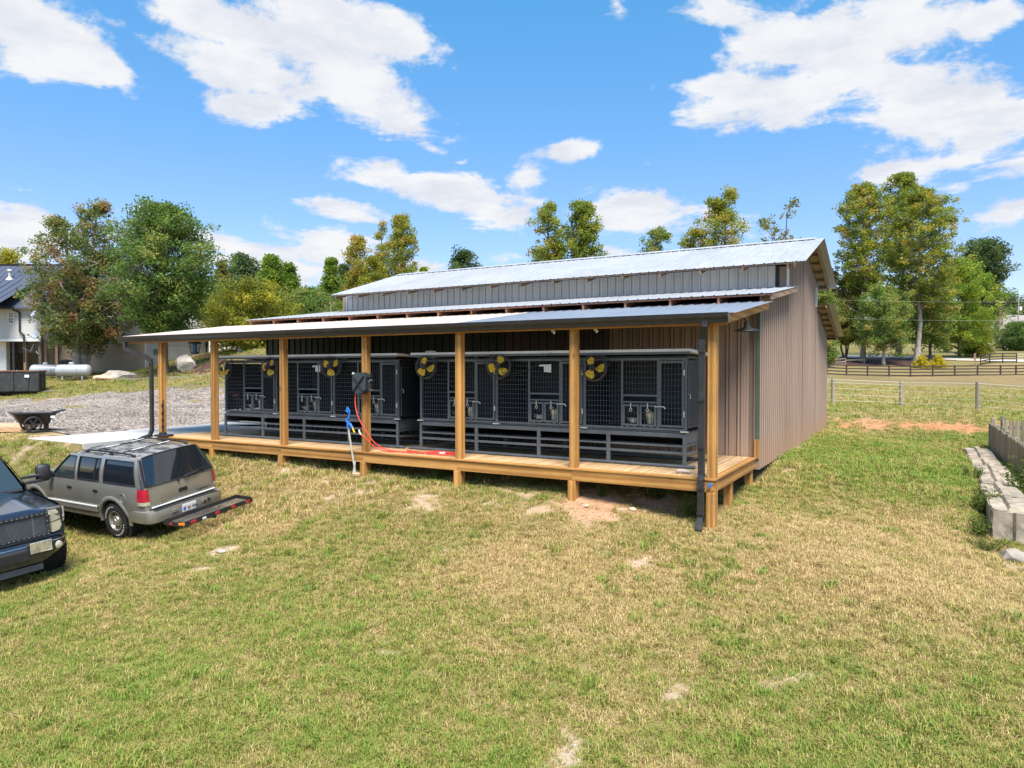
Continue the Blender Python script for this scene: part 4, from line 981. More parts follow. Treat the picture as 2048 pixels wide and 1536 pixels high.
mb = MB(); mb.bar((-5.62, .335, .052), (-5.48, .335, .055), .04, .04, ch=.008); mb.build('coupling', M['steel'], hose)
mb = MB(); mb.tube([(-7.32, -.10, .38), (-7.36, -.10, .42), (-7.37, -.10, .48)], .017, 8); mb.build('nozzle', M['white'], hose, 40)
# yard hydrant: pipe with blue head
hy = foot(713, 952); hz = h(hy.x, hy.y)
hp = thing('yard_hydrant', (hy.x, hy.y, hz), 'slim white standpipe with bright blue tap head leaning by the hose post', 'hydrant')
tip = Vector((-7.62 - hy.x, -.16 - hy.y, .52 - hz))
mb = MB(); mb.tube([(0, 0, -.1), tip], .019, 8); mb.build('pipe', M['zinc'], hp, 40)
mb = MB(); mb.tube([tip - Vector((0, 0, .02)), tip + Vector((0, 0, .1))], [.034, .03], 10); mb.tube([tip + Vector((0, 0, .05)), tip + Vector((.08, -.02, .07)), tip + Vector((.14, -.02, .0))], [.03, .028, .022], 8); mb.build('head', M['blue_plastic'], hp, 40)
mb = MB(); mb.tube([tip + Vector((.0, 0, .09)), tip + Vector((-.04, 0, .16)), tip + Vector((.03, 0, .22)), tip + Vector((.045, 0, .34)), tip + Vector((-.02, 0, .41)), tip + Vector((-.04, 0, .35)), tip + Vector((.0, 0, .31))], [.03, .04, .018, .015, .026, .03, .02], 8); mb.build('handle', M['blue_plastic'], hp, 40)
mb = MB(); mb.tube([tip + Vector((.14, -.02, .0)), tip + Vector((.17, -.02, -.06)), tip + Vector((.2, -.02, -.1))], [.014, .016, .016], 8); mb.build('spout', M['yellow'], hp, 40)
mb = MB(); mb.box((.02, 0, .03), (.16, .12, .07), (0, 0, .3), .012); mb.build('foot_brick', M['rock_red'], hp)
tag((lambda b: b.build('survey_stake', M['paper']))(MB().bar((hy.x - .10, hy.y, hz - .1), (hy.x - .07, hy.y + .03, hz + .30), .045, .012)), 'short pale stake with reddish smears beside the standpipe', 'stake')
# wall lamp under the gable end of the porch
wl = thing('barn_lamp', (-.02 + .2, 1.35, 2.43), 'black gooseneck barn lamp under the right end of the porch roof', 'lamp')
mb = MB(); mb.lathe([(.0, .06), (.05, .055), (.07, .03), (.21, -.02), (.215, -.035), (.20, -.03), (.06, .02), (0, .04)], 20); mb.build('shade', M['black'], wl, 40)
mb = MB(); mb.tube([(0, 0, .05), (0, 0, .13), (-.06, 0, .2), (-.10, 0, .22)], .014, 8); mb.lathe([(.05, .05), (.045, .13), (.03, .14)], 12); mb.build('neck', M['black'], wl, 40)
# pale dry rock on the deck corner
def rock(name, loc, size, seed, mat, label, cat='rock', flat=1.0, group=None, rotz=0, sub=3):
    import bmesh
    r = np.random.default_rng(seed); bm = bmesh.new(); bmesh.ops.create_icosphere(bm, subdivisions=sub, radius=1)
    pl = [(Vector(r.normal(size=3)).normalized(), r.uniform(.62, .93)) for _ in range(15)]
    for v in bm.verts:
        n = v.co.normalized(); d = 1.0
        for a, c in pl:
            q = n.dot(a)
            if q > 1e-3: d = min(d, c / q)
        d *= 1 + .06 * math.sin(n.x * 9 + seed) * math.sin(n.y * 8 + 2 * seed) + r.uniform(-.015, .015)
        v.co = Vector((n.x * d * size[0], n.y * d * size[1], n.z * d * size[2]))
    me = bpy.data.meshes.new(name); bm.to_mesh(me); bm.free()
    me.polygons.foreach_set('use_smooth', [True] * len(me.polygons)); me.set_sharp_from_angle(angle=rad(28))
    o = put(name, me, mat, None, loc, (0, 0, rotz)); return tag(o, label, cat, group)
rock('driftwood_stone', (-.63, .36, .028), (.16, .07, .05), 5, M['rock'], 'small pale jagged stone on the deck by the corner downspout', rotz=.2)
# wire bracket and loose tape under the header beam
for xx, lab in ((-2.95, 'small scrap of pale tape hanging under the porch beam left of the post'), (-2.12, 'pale bent bracket hanging under the porch beam beside the fan')):
    mb = MB(); mb.box((xx, .13, 2.455), (.05, .02, .09)); mb.box((xx + .03, .13, 2.40), (.03, .015, .05), (0, .4, 0)); tag(mb.build('bracket_scrap', M['white']), lab, 'bracket')
# sling cables along the kennel roof
for (a, b, sag, lab) in (((-4.34, .64, 1.68), (-3.3, .74, 2.06), .16, 'thin black cable drooping from the fan towards the kennel roof'), ((-11.0, .72, 2.05), (-10.7, .2, 2.49), .02, 'thin black cable rising from the kennel roof by the third post')):
    pts = [Vector(a).lerp(Vector(b), t) - Vector((0, 0, math.sin(t * math.pi) * sag)) for t in np.linspace(0, 1, 14)]
    mb = MB(); mb.tube(pts, .006, 5); tag(mb.build('power_cable', M['black'], None, 60), lab, 'cable')
# cloth scraps lying on the kennel roofs
rock('rag', (-6.3, .95, 2.10), (.16, .08, .05), 9, M['paper'], 'crumpled pale rag on the roof end of the right kennel', 'rag')
# clamp leaning at the end post
cl = thing('bar_clamp', (-14.27, .02, 0), 'black stand with a slim upright at the end post by the apron', 'stand')
mb = MB(); mb.tube([(0, 0, .02), (.0, .03, .95)], .016, 6)
for zz_ in (.25, .42, .6, .8): mb.box((.0, .01, zz_), (.05, .05, .10), None, .008)
mb.build('upright', M['black'], cl)
mb = MB(); mb.box((.06, 0, .03), (.42, .26, .05), (0, 0, .3), .015); mb.box((.02, 0, .075), (.16, .14, .07), (0, 0, .3), .02); mb.build('foot', M['black'], cl)

# ------------------------------------------------------------------ dog in the first run
def skin_mesh(name, verts, edges, radii, sub=2):
    me = bpy.data.meshes.new(name); me.from_pydata(verts, edges, []); o = bpy.data.objects.new(name, me); COL.objects.link(o)
    md = o.modifiers.new('skin', 'SKIN'); md.use_smooth_shade = True
    for i, r in enumerate(radii):
        s = me.skin_vertices[0].data[i]; s.radius = (r, r) if not hasattr(r, '__len__') else r; s.use_root = (i == 0)
    o.modifiers.new('sub', 'SUBSURF').levels = sub; o.modifiers['sub'].render_levels = sub
    dg = bpy.context.evaluated_depsgraph_get(); m2 = bpy.data.meshes.new_from_object(o.evaluated_get(dg)); m2.name = name
    bpy.data.objects.remove(o); bpy.data.meshes.remove(me)
    m2.polygons.foreach_set('use_smooth', [True] * len(m2.polygons)); return m2
M['dog'] = paint('black_dog_coat', (0.022, 0.024, 0.030), .7, 0, .3, 9, ((0.06, 0.055, 0.06), .4))
M['orange'] = paint('orange_collar', (0.75, 0.10, 0.03), .5, 0, .1, 9)
dg_ = thing('dog', (-12.77, 1.24, .655), 'black dog with orange collar sitting behind the wire of the leftmost run', 'dog', None, (0, 0, rad(50))); dg_.scale = (.85, .85, .85)
V = [(.22, 0, .14), (.12, 0, .26), (-.03, 0, .40), (-.10, 0, .50), (-.16, 0, .575), (-.27, 0, .56), (-.35, 0, .53),      # pelvis spine chest neck head muzzle
     (-.06, .09, .34), (-.07, .10, .18), (-.06, .10, .03), (-.11, .10, .015), (-.06, -.09, .34), (-.07, -.10, .18), (-.06, -.10, .03), (-.11, -.10, .015),
     (.16, .12, .15), (.02, .15, .17), (.16, .15, .06), (.03, .15, .02), (.16, -.12, .15), (.02, -.15, .17), (.16, -.15, .06), (.03, -.15, .02), (.32, .02, .04), (.45, .06, .02)]
E_ = [(0, 1), (1, 2), (2, 3), (3, 4), (4, 5), (5, 6), (2, 7), (7, 8), (8, 9), (9, 10), (2, 11), (11, 12), (12, 13), (13, 14), (0, 15), (15, 16), (16, 17), (17, 18), (0, 19), (19, 20), (20, 21), (21, 22), (0, 23), (23, 24)]
Rr = [.13, .135, .135, .085, .085, .05, .034, .06, .04, .03, .03, .06, .04, .03, .03, .09, .065, .04, .03, .09, .065, .04, .03, .03, .012]
put('body', skin_mesh('dog_body', V, E_, Rr), M['dog'], dg_)
for s in (-1, 1):
    mb = MB(); mb.add([(-.13, s * .05, .63), (-.19, s * .055, .63), (-.16, s * .10, .52), (-.15, s * .075, .64)], [(0, 1, 2), (0, 2, 3), (1, 3, 2), (0, 3, 1)]); mb.build('ear', M['dog'], dg_)
mb = MB(); c = Vector((-.105, 0, .50)); ax = Vector((-.35, 0, .9)).normalized(); u = Vector((.9, 0, .35)).normalized()
mb.tube([c + u * math.cos(t) * .098 + Vector((0, 1, 0)) * math.sin(t) * .098 for t in np.linspace(0, 2 * math.pi, 19)[:-1]], .022, 6, closed=True); mb.build('collar', M['orange'], dg_, 60)

# ------------------------------------------------------------------ vehicles
def lerp(a, b, t): return a + (b - a) * t
def pw(x, tab):
    if x <= tab[0][0]: return tab[0][1]
    for (a, b), (c, d) in zip(tab[:-1], tab[1:]):
        if x <= c: return b + (d - b) * (x - a) / (c - a)
    return tab[-1][1]
def gpart(fn, nu, nv, name, mat, par, smooth=40, mb=None):
    rows = [[fn(i / nu, j / nv) for j in range(nv + 1)] for i in range(nu + 1)]
    m_ = mb or MB(); m_.grid(rows)
    return m_.build(name, mat, par, smooth, fix=False) if mb is None else m_
def mirror(rows): return [[(p[0], -p[1], p[2]) for p in r] for r in rows]
def add_grid(mb, rows, flip=False):
    mb.grid([r[::-1] for r in rows] if flip else rows); return mb
def car_paint(name, c, rough=.32, metal=.6, coat=.5, fade=None, dust=(.25, .2, .14), dust_amt=.35, dust_top=.75):
    m, N = new_mat(name); v = N.n('ShaderNodeTexCoord').outputs['Object']
    n = N.noise(v, 1.3, 5, .55); col = N.mix(N.maprange(n, .3, .7), tuple(x * .93 for x in c), tuple(x * 1.06 for x in c))
    z = N.n('ShaderNodeSeparateXYZ', ins={0: v}).outputs[2]
    dm = N.math('MULTIPLY', N.maprange(z, .35, dust_top, 1, 0), N.maprange(N.noise(v, 6, 6, .65), .35, .7, .3, 1))
    dm = N.math('MULTIPLY', dm, dust_amt); col = N.mix(dm, col, dust); r = N.math('ADD', N.math('MULTIPLY', dm, .5), rough)
    if fade:
        f = N.maprange(N.noise(N.vmath('MULTIPLY', v, (1.0, 2.4, 1.0)), 2.6, 9, .7), .44, .58); col = N.mix(N.math('MULTIPLY', f, fade[1]), col, fade[0]); r = N.math('ADD', r, N.math('MULTIPLY', f, .25))
    finish(N, col, r, metal, None, coat=coat); return m
M['suv_paint'] = car_paint('pewter_paint', (0.37, 0.35, 0.315), .28, .6, .4, None, (.24, .18, .12), .5, .7)
M['suv_roof'] = car_paint('peeling_roof_paint', (0.33, 0.31, 0.28), .45, .3, .1, ((0.055, 0.05, 0.047), .95))
M['suv_trim'] = car_paint('bumper_plastic', (0.20, 0.185, 0.165), .5, .2, .1, None, (.2, .16, .11), .4, .6)
M['truck_paint'] = car_paint('navy_black_paint', (0.026, 0.032, 0.044), .2, .45, 1.0, None, (.12, .1, .075), .3, .6)
M['chrome'] = paint('chrome', (0.75, 0.75, 0.74), .16, 1.0, .05, 5)
M['alloy'] = paint('dull_alloy', (0.50, 0.47, 0.42), .4, .8, .15, 6, ((0.2, 0.15, 0.1), .4))
M['lens_red'] = paint('red_lens', (0.42, 0.015, 0.035), .12, 0, .1, 9, None, .6, .5)
M['lens_orange'] = paint('orange_lens', (0.75, 0.20, 0.015), .2, 0, .1, 9)
M['lens_clear'] = paint('hazed_lens', (0.52, 0.48, 0.36), .15, .2, .15, 6, ((0.3, 0.26, 0.16), .4), .6, .6)
M['plate'] = paint('plate_white', (0.72, 0.72, 0.70), .4, 0, .03, 9)
M['ink'] = paint('dark_ink', (0.03, 0.03, 0.05), .5, 0, .05, 9)
M['peach'] = paint('peach_ink', (0.70, 0.20, 0.04), .5, 0, .05, 9)
M['pocket'] = paint('wheel_well', (0.012, 0.011, 0.010), .95, 0, .3, 4, ((0.05, 0.04, 0.03), .4))
m, N = new_mat('tinted_glass'); v = N.n('ShaderNodeTexCoord').outputs['Object']
finish(N, (0.010, 0.013, 0.016), .03, 0, None, spec=.9, coat=.3); M['tint'] = m
m, N = new_mat('clear_car_glass')
finish(N, (0.03, 0.042, 0.046), .03, 0, None, spec=.9, coat=.4); M['carglass'] = m

def wheel(par, x, y, r, w, side, spokes, rim_r, letters=False, name='wheel'):
    s = side
    wh = bpy.data.objects.new(name, None); COL.objects.link(wh); wh.parent = par; wh.location = (x, y, r)
    mb = MB(); h2 = w / 2
    prof = [(rim_r, -h2 * .75), (rim_r * 1.03, -h2 * .92), ((rim_r + r) / 2, -h2), (r * .93, -h2 * .94), (r * .985, -h2 * .72), (r, -h2 * .4), (r, h2 * .4), (r * .985, h2 * .72), (r * .93, h2 * .94), ((rim_r + r) / 2, h2), (rim_r * 1.03, h2 * .92), (rim_r, h2 * .75)]
    mb.lathe(prof, 40, axis='y', caps=False)
    for k in range(40):                                  # tread lugs
        t = 2 * math.pi * k / 40
        for q, o_ in ((-.62, 0), (0, .5), (.62, 0)):
            tt = t + o_ * 2 * math.pi / 40
            mb.box((math.sin(tt) * r, q * h2, math.cos(tt) * r), (.035, h2 * .5, .016), Euler((0, tt, 0)).to_matrix())
    mb.build('tyre', M['rubber'], wh, 40)
    mb = MB(); f = s * h2
    mb.lathe([(rim_r, f * .75), (rim_r * 1.0, f * .92), (rim_r * .93, f * .93), (rim_r * .90, f * .6), (rim_r * .86, f * .45), (rim_r * .52, f * .52), (rim_r * .46, f * .85), (rim_r * .2, f * .95), (0.001, f * .97)], 32, axis='y', caps=False)
    rm = mb.build('rim', M['alloy'], wh, 35)
    mb = MB()
    for k in range(spokes):
        t = 2 * math.pi * k / spokes
        mb.box((math.sin(t) * rim_r * .69, f * .515, math.cos(t) * rim_r * .69), (rim_r * .15, .03, rim_r * .30), Euler((0, t + .35, 0)).to_matrix(), .01)
    mb.build('slot', M['pocket'], wh)
    mb = MB(); mb.lathe([(rim_r * .22, f * .94), (rim_r * .2, f * 1.02), (.001, f * 1.03)], 16, axis='y', caps=False); mb.build('hub_cap', M['alloy'], wh, 40)
    if letters:
        mb = MB()
        for k in list(range(0, 9)) + list(range(18, 27)):
            t = 2 * math.pi * k / 36; q = (rim_r + r) / 2 + .005
            mb.box((math.sin(t) * q, f * 1.005, math.cos(t) * q), (.014, .005, .022), Euler((0, t, 0)).to_matrix())
        mb.build('raised_lettering', M['paper'], wh)
    return wh

# ---- pewter SUV
suv = thing('suv', (-10.94, -2.32, -1.49), 'pewter grey SUV with roof rails parked below the deck', 'suv', None, Euler((rad(-7.72), rad(-.44), rad(181.45)), 'XYZ'))
BELT, ROOFZ = 1.085, 1.60
def ysd(x, z):
    y = pw(z, [(.36, .775), (.50, .838), (.70, .86), (.88, .856), (1.00, .842), (1.10, .815)])
    if x < -.45: y -= .06 * min(1.2, (-.45 - x) / .5) ** 2
    if x > 2.6: y -= .10 * min(1.1, (x - 2.6) / .95) ** 2
    return y
def arch(x, c, r=.435):
    d = abs(x - c); return .36 + math.sqrt(r * r - d * d) if d < r else 0
def low(x):
    b = .40 if -.45 < x < 3.1 else .46
    return max(b, arch(x, 0), arch(x, 2.72))
def topz(x): return BELT if x < 2.26 else lerp(BELT - .02, .93, (x - 2.26) / 1.25)
def side_panel(name, x0, x1, s, n=26, rows=7):
    R_ = []
    for i in range(n + 1):
        x = lerp(x0, x1, i / n); a, b = low(x), topz(x)
        R_.append([(x, s * ysd(x, lerp(a, b, j / rows)), lerp(a, b, j / rows)) for j in range(rows + 1)])
    inner = [(p[0][0], p[0][1] - s * .05, p[0][2] + .0) for p in R_]
    R_ = [[q] + r for q, r in zip(inner, R_)]
    mb = MB(); add_grid(mb, R_, s < 0)
    for e in (R_[0][1:], R_[-1][1:]):                       # returns at the shut lines
        mb.grid([[p for p in e], [(p[0], p[1] - s * .03, p[2]) for p in e]])
    return mb.build(name, M['suv_paint'], suv, 40, fix=False)
for s in (1, -1):
    side_panel('quarter_panel', -.93, .332, s, 34); fe = side_panel('fender', 2.292, 3.48, s, 30)
    for nm, a, b, hx in (('rear_door', .342, 1.238, .50), ('front_door', 1.248, 2.282, 1.40)):
        d = side_panel(nm, a, b, s, 20)
        mb = MB(); y = ysd(hx, .93) * s; mb.box((hx, y + s * .002, .93), (.15, .02, .065), None, .01); hd = mb.build('handle', M['black'], d)
        mb = MB(); mb.box((hx, y + s * .017, .945), (.12, .018, .022), None, .006); mb.build('grip', M['black'], d)
    # lower body moulding, chrome strip and sill
    mb = MB()
    for a, b in ((.50, 1.235), (1.252, 2.22)):
        mb.box(((a + b) / 2, s * .864, .545), (b - a, .022, .10), None, .01)
    mb.build('side_moulding', M['suv_trim'], suv)
    mb = MB(); mb.box((1.36, s * .872, .612), (1.74, .018, .034), None, .006); mb.build('bright_strip', M['plate'], suv)
    mb = MB(); mb.box((1.36, s * .80, .415), (1.80, .07, .10), None, .02); mb.build('sill', M['suv_paint'], suv)
    for c in (0, 2.72):                                   # flared lips over the wheels
        mb = MB(); rows = []
        for k in range(21):
            t = lerp(-.10, math.pi + .10, k / 20); rr = []
            for dr, dy in ((.0, -.03), (-.004, .012), (.03, .022), (.065, .012), (.085, -.01)):
                x = c + math.cos(t) * (.435 + dr); z = .36 + math.sin(t) * (.435 + dr); rr.append((x, s * (ysd(x, max(z, .45)) + dy), z))
            rows.append(rr)
        add_grid(mb, rows, s < 0); mb.build('wheel_arch', M['suv_trim'], suv, 40, fix=False)
        mb = MB(); mb.lathe([(.44, -.02), (.44, .26)], 24, (c, s * .52 if s > 0 else -.78, .36), 'y', True); mb.build('wheel_well', M['pocket'], suv, 40)
    mb = MB(); t_ = np.linspace(0, 2 * math.pi, 21)[:-1]
    if s > 0: mb.tube([(-.38 + math.cos(t) * .085, ysd(-.38, .85) + .003, .86 + math.sin(t) * .095) for t in t_], .006, 5, closed=True); mb.build('fuel_door', M['suv_trim'], suv, 40)
    # greenhouse
    def gh(x, t): return (x, s * (lerp(.803, .655, t) + .025 * math.sin(math.pi * t)), lerp(BELT - .005, ROOFZ, t))
    xA = lambda t: lerp(2.24, 1.46, t); xD = lambda t: lerp(-.92, -.70, t)
    wins = [('front_window', lambda t: 1.275, lambda t: lerp(2.12, 1.49, t)), ('rear_window', lambda t: .43, lambda t: 1.155), ('quarter_window', lambda t: lerp(-.76, -.60, t), lambda t: .28)]
    mb = MB()
    def strip(f0, f1, t0, t1, nt_=5, nx=1):
        rows = [[gh(lerp(f0(t), f1(t), j / nx), t) for j in range(nx + 1)] for t in np.linspace(t0, t1, nt_ + 1)]
        add_grid(mb, rows, s > 0)
    TB, TT = .07, .90
    strip(xD, xA, 0, TB, 1, 30); strip(xD, xA, TT, 1, 2, 30)
    strip(xD, wins[2][1], TB, TT); strip(wins[2][2], wins[1][1], TB, TT); strip(wins[1][2], wins[0][1], TB, TT); strip(wins[0][2], xA, TB, TT)
    mb.build('window_pillar', M['suv_paint'], suv, 40, fix=False)
    for nm, f0, f1 in wins:
        mb = MB(); rows = []
        for t in np.linspace(TB, TT, 9):
            rows.append([(p[0], p[1] - s * .012, p[2]) for p in [gh(lerp(f0(t), f1(t), j / 6), t) for j in range(7)]])
        add_grid(mb, rows, s > 0); g = mb.build(nm, M['carglass'] if nm == 'front_window' else M['tint'], suv, 40, fix=False)
        loop = [gh(f0(t), t) for t in np.linspace(TB, TT, 6)] + [gh(lerp(f0(TT), f1(TT), q), TT) for q in (.33, .66)] + [gh(f1(t), t) for t in np.linspace(TT, TB, 6)] + [gh(lerp(f1(TB), f0(TB), q), TB) for q in (.33, .66)]
        mb = MB(); mb.tube(loop, .013, 5, closed=True); mb.build('gasket', M['black'], g, 60)
        if nm == 'rear_window':
            mb = MB(); mb.tube([gh(.60, t) for t in (TB, .5, TT)], .011, 5); mb.build('divider', M['black'], g)
    # mirror
    mb = MB(); mb.box((2.0, s * .93, 1.16), (.10, .20, .15), (0, 0, s * -.15), .03); mr = mb.build('side_mirror', M['black'], suv, 40)
    mb = MB(); mb.box((2.03, s * .80, 1.13), (.09, .10, .06), None, .01); mb.build('mount', M['black'], mr)
    # corner between side and tailgate, dark D-pillar
    mb = MB(); rows = []
    for z in np.linspace(.46, BELT, 8):
        a = Vector((-.93, s * ysd(-.93, z), z)); b = Vector((-.985, s * .735, z)); c = Vector((-.985, s * .80, z))
        rows.append([tuple(a * (1 - u) ** 2 + c * 2 * u * (1 - u) + b * u * u) for u in np.linspace(0, 1, 6)])
    add_grid(mb, rows, s > 0); mb.build('rear_corner', M['suv_paint'], suv, 40, fix=False)
    mb = MB(); rows = []
    for t in np.linspace(0, 1, 8):
        a = Vector(gh(xD(t), t)); b = Vector((lerp(-.975, -.715, t), s * lerp(.735, .61, t), lerp(BELT, ROOFZ - .02, t))); c = Vector((b.x - .005, a.y, a.z))
        rows.append([tuple(a * (1 - u) ** 2 + c * 2 * u * (1 - u) + b * u * u) for u in np.linspace(0, 1, 6)])
    add_grid(mb, rows, s > 0); mb.build('rear_pillar', M['gutter'], suv, 40, fix=False)
    # tail lamp
    for nm, z0, z1, mt in (('tail_lamp', .815, 1.055, M['lens_red']), ('reverse_lamp', .745, .813, M['lens_clear'])):
        mb = MB(); rows = []
        for z in np.linspace(z0, z1, 5):
            a = Vector((-.80, s * (ysd(-.80, z) + .012), z)); b = Vector((-1.003, s * .715, z)); c = Vector((-1.003, s * .845, z))
            rows.append([tuple(a * (1 - u) ** 2 + c * 2 * u * (1 - u) + b * u * u) for u in np.linspace(0, 1, 8)])
        add_grid(mb, rows, s > 0)
        for rr in (rows[0], rows[-1]): mb.grid([rr, [(p[0] * .97, p[1] * .96, p[2]) for p in rr]])
        mb.build(nm, mt, suv, 40, fix=False)
    # roof rail
    yr = .575
    mb = MB(); pts = [(-.50, s * yr, 1.615), (-.40, s * yr, 1.655), (.2, s * yr, 1.672), (.95, s * yr, 1.672), (1.02, s * yr, 1.655), (1.12, s * yr, 1.615)]
    mb.tube(smooth_path(pts, 5), .019, 8); rl = mb.build('roof_rail', M['black'], suv, 50)
    mb = MB()
    for x in (-.47, .25, 1.06): mb.box((x, s * yr, 1.64), (.12, .04, .05), None, .015)
    mb.build('rail_foot', M['black'], rl)
# roof, tailgate, glass, hood
def roof_f(u, v):
    x = lerp(-.715, 1.46, u); y = lerp(-.655, .655, v); q = abs(y) / .655
    return (x, y, ROOFZ + .055 * (1 - q ** 2.4) - .05 * max(0, (u - .8) / .2) ** 2 * .6 - .03 * max(0, (.12 - u) / .12) ** 2)
gpart(roof_f, 16, 16, 'roof', M['suv_roof'], suv)
for y in (-.36, -.18, 0, .18, .36):
    mb = MB(); mb.box((.25, y, 1.657 - .02 * abs(y) ), (1.15, .028, .012), None, .004); mb.build('roof_slat', M['suv_roof'], suv)
for x in (-.15, .72):
    mb = MB(); mb.bar((x, -.575, 1.685), (x, .575, 1.685), .04, .018, ch=.005); mb.build('cross_bar', M['black'], suv)
    for y in (-.3, .25): 
        mb = MB(); mb.bar((x, y - .14, 1.697), (x, y + .14, 1.697), .036, .006); mb.build('cross_bar_worn_face', M['white'], suv)
mb = MB(); mb.box((-.72, 0, 1.635), (.05, .55, .022), (0, .2, 0), .006); mb.build('brake_lamp', M['lens_red'], suv)
def tg(u, v):
    y = lerp(-.735, .735, v); z = lerp(.655, BELT + .005, u); b = (abs(y) / .735) ** 3
    return (-.985 - .03 * math.sin(u * math.pi * .8) * (1 - b) - .02 * (1 - b), y, z)
tail = gpart(lambda u, v: tg(u, 1 - v), 8, 14, 'tailgate', M['suv_paint'], suv)
def rg(u, v):
    t = u; hw = lerp(.735, .60, t); y = lerp(-hw, hw, v); b = (abs(y) / hw) ** 3
    return (lerp(-.992, -.725, t) - .03 * (1 - b), y, lerp(BELT + .012, ROOFZ + .012, t) + .03 * (1 - b) * t)
rgl = gpart(lambda u, v: rg(u, 1 - v), 10, 14, 'rear_glass', M['tint'], suv)
mb = MB(); lp = [rg(0, v) for v in np.linspace(0, 1, 12)] + [rg(u, 1) for u in np.linspace(.1, 1, 6)] + [rg(1, v) for v in np.linspace(.92, 0, 12)] + [rg(u, 0) for u in np.linspace(.9, .1, 6)]
mb.tube(lp, .014, 5, closed=True); mb.build('gasket', M['black'], rgl, 60)
mb = MB(); a = Vector((-1.06, -.02, 1.115)); mb.tube([a, a + Vector((0, -.12, .015)), a + Vector((-.0, -.33, .03))], [.03, .016, .012], 6); mb.tube([a + Vector((.02, -.08, .03)), a + Vector((.03, -.5, .06))], .008, 5); mb.build('rear_wiper', M['black'], suv, 40)
mb = MB(); mb.lathe([(.022, -1.06), (.022, -1.03)], 10, (0, .10, 1.07), 'x'); mb.build('lock', M['black'], tail)
mb = MB(); mb.box((-1.035, .015, .87), (.02, .20, .085), None, .01); tr = mb.build('handle_recess', M['black'], tail); mb = MB(); mb.box((-1.048, .015, .895), (.015, .17, .03), None, .005); mb.build('pull', M['gutter'], tail)
mb = MB(); mb.box((-1.032, 0, .685), (.02, 1.42, .03), None, .006); mb.build('bright_strip', M['plate'], tail)
def badge(txt, size, loc, mat, par, name='lettering', rot=None):
    me = text_mesh(name, txt, size, .003); return put(name, me, mat, par, loc, rot or Euler((rad(90), 0, rad(-90))))
badge('BLAZER', .085, (-1.038, .50, .755), M['chrome'], tail)
badge('CHEVROLET', .062, (-1.036, -.46, .755), M['gutter'], tail)
# windshield and hood, front end
gpart(lambda u, v: (lerp(2.24, 1.46, u) + .06 * (1 - (abs(v - .5) * 2) ** 2), lerp(-1, 1, v) * lerp(.74, .62, u), lerp(BELT - .01, ROOFZ - .005, u)), 6, 10, 'windshield', M['carglass'], suv)
gpart(lambda u, v: (lerp(2.2, 3.44, u), lerp(-1, 1, v) * (ysd(lerp(2.2, 3.44, u), .95) - .035), lerp(BELT - .01, .95, u) + .035 * (1 - (abs(v - .5) * 2) ** 2) - .05 * max(0, (u - .9) / .1) ** 2), 12, 12, 'hood', M['suv_paint'], suv)
mb = MB(); mb.box((3.42, 0, .72), (.10, 1.42, .40), None, .03); mb.build('front_panel', M['suv_paint'], suv)
mb = MB(); mb.box((3.475, 0, .80), (.03, .86, .17), None, .01); mb.build('grille', M['black'], suv)
for s in (-1, 1):
    mb = MB(); mb.box((3.46, s * .57, .80), (.05, .25, .15), None, .015); mb.build('headlight', M['lens_clear'], suv)
mb = MB(); mb.box((3.50, 0, .52), (.16, 1.56, .22), None, .05); mb.build('front_bumper', M['suv_trim'], suv, 40)
# rear bumper sweeping round the corners
path2 = [(-.47, .845), (-.75, .862), (-.98, .85), (-1.09, .80), (-1.13, .68), (-1.16, .35), (-1.165, 0)]
full = path2 + [(x, -y) for x, y in path2[-2::-1]]
rows = []
for (x, y) in full:
    t = min(1, max(0, (-.5 - x) / .6)); q = .93 if True else 1
    ix, iy = x + .10 * t, y * lerp(.97, .90, t)
    rows.append([(ix, iy, .395), (x * .992, y * .985, .40), (x, y, .45), (x, y, .575), (x * .995, y * .99, .625), (ix, iy, .638)])
mb = MB(); mb.grid(rows); mb.build('rear_bumper', M['suv_paint'], suv, 50)
mb = MB(); mb.box((-1.075, 0, .634), (.11, 1.40, .022), None, .008); mb.build('step_pad', M['gutter'], suv)
for y in (-.33, .33):
    mb = MB(); mb.box((-1.168, y, .54), (.02, .13, .07), None, .008); mb.build('bumper_recess', M['suv_trim'], suv)
mb = MB(); mb.box((-1.17, -.34, .53), (.02, .04, .05)); mb.box((-1.17, -.44, .54), (.02, .05, .05)); mb.build('tow_socket', M['pocket'], suv)
mb = MB(); mb.box((-1.186, .03, .53), (.012, .31, .158), (0, rad(-6), 0), .003); pl = mb.build('license_plate', M['plate'], suv)
badge('Y W 406', .078, (-1.194, .005, .525), M['ink'], pl, 'plate_lettering')
mb = MB(); mb.lathe([(.028, -1.197), (.028, -1.192)], 14, (0, .055, .525), 'x'); mb.build('peach_emblem', M['peach'], pl)
mb = MB(); mb.box((-1.1945, .145, .525), (.004, .05, .06)); mb.build('blue_decal', M['blue_plastic'], pl)
mb = MB(); mb.span((-.95, -.70, .30), (3.3, .70, .52)); mb.span((-.9, -.62, .5), (2.2, .62, 1.05)); mb.build('underbody', M['pocket'], suv)
for x in (0, 2.72):
    for s in (-1, 1): wheel(suv, x, s * .735, .355, .225, s, 9, .205, True)
mb = MB(); mb.tube([(-.9, -.55, .34), (-1.18, -.60, .33)], .03, 8); mb.build('exhaust', M['rock_red'], suv, 40)
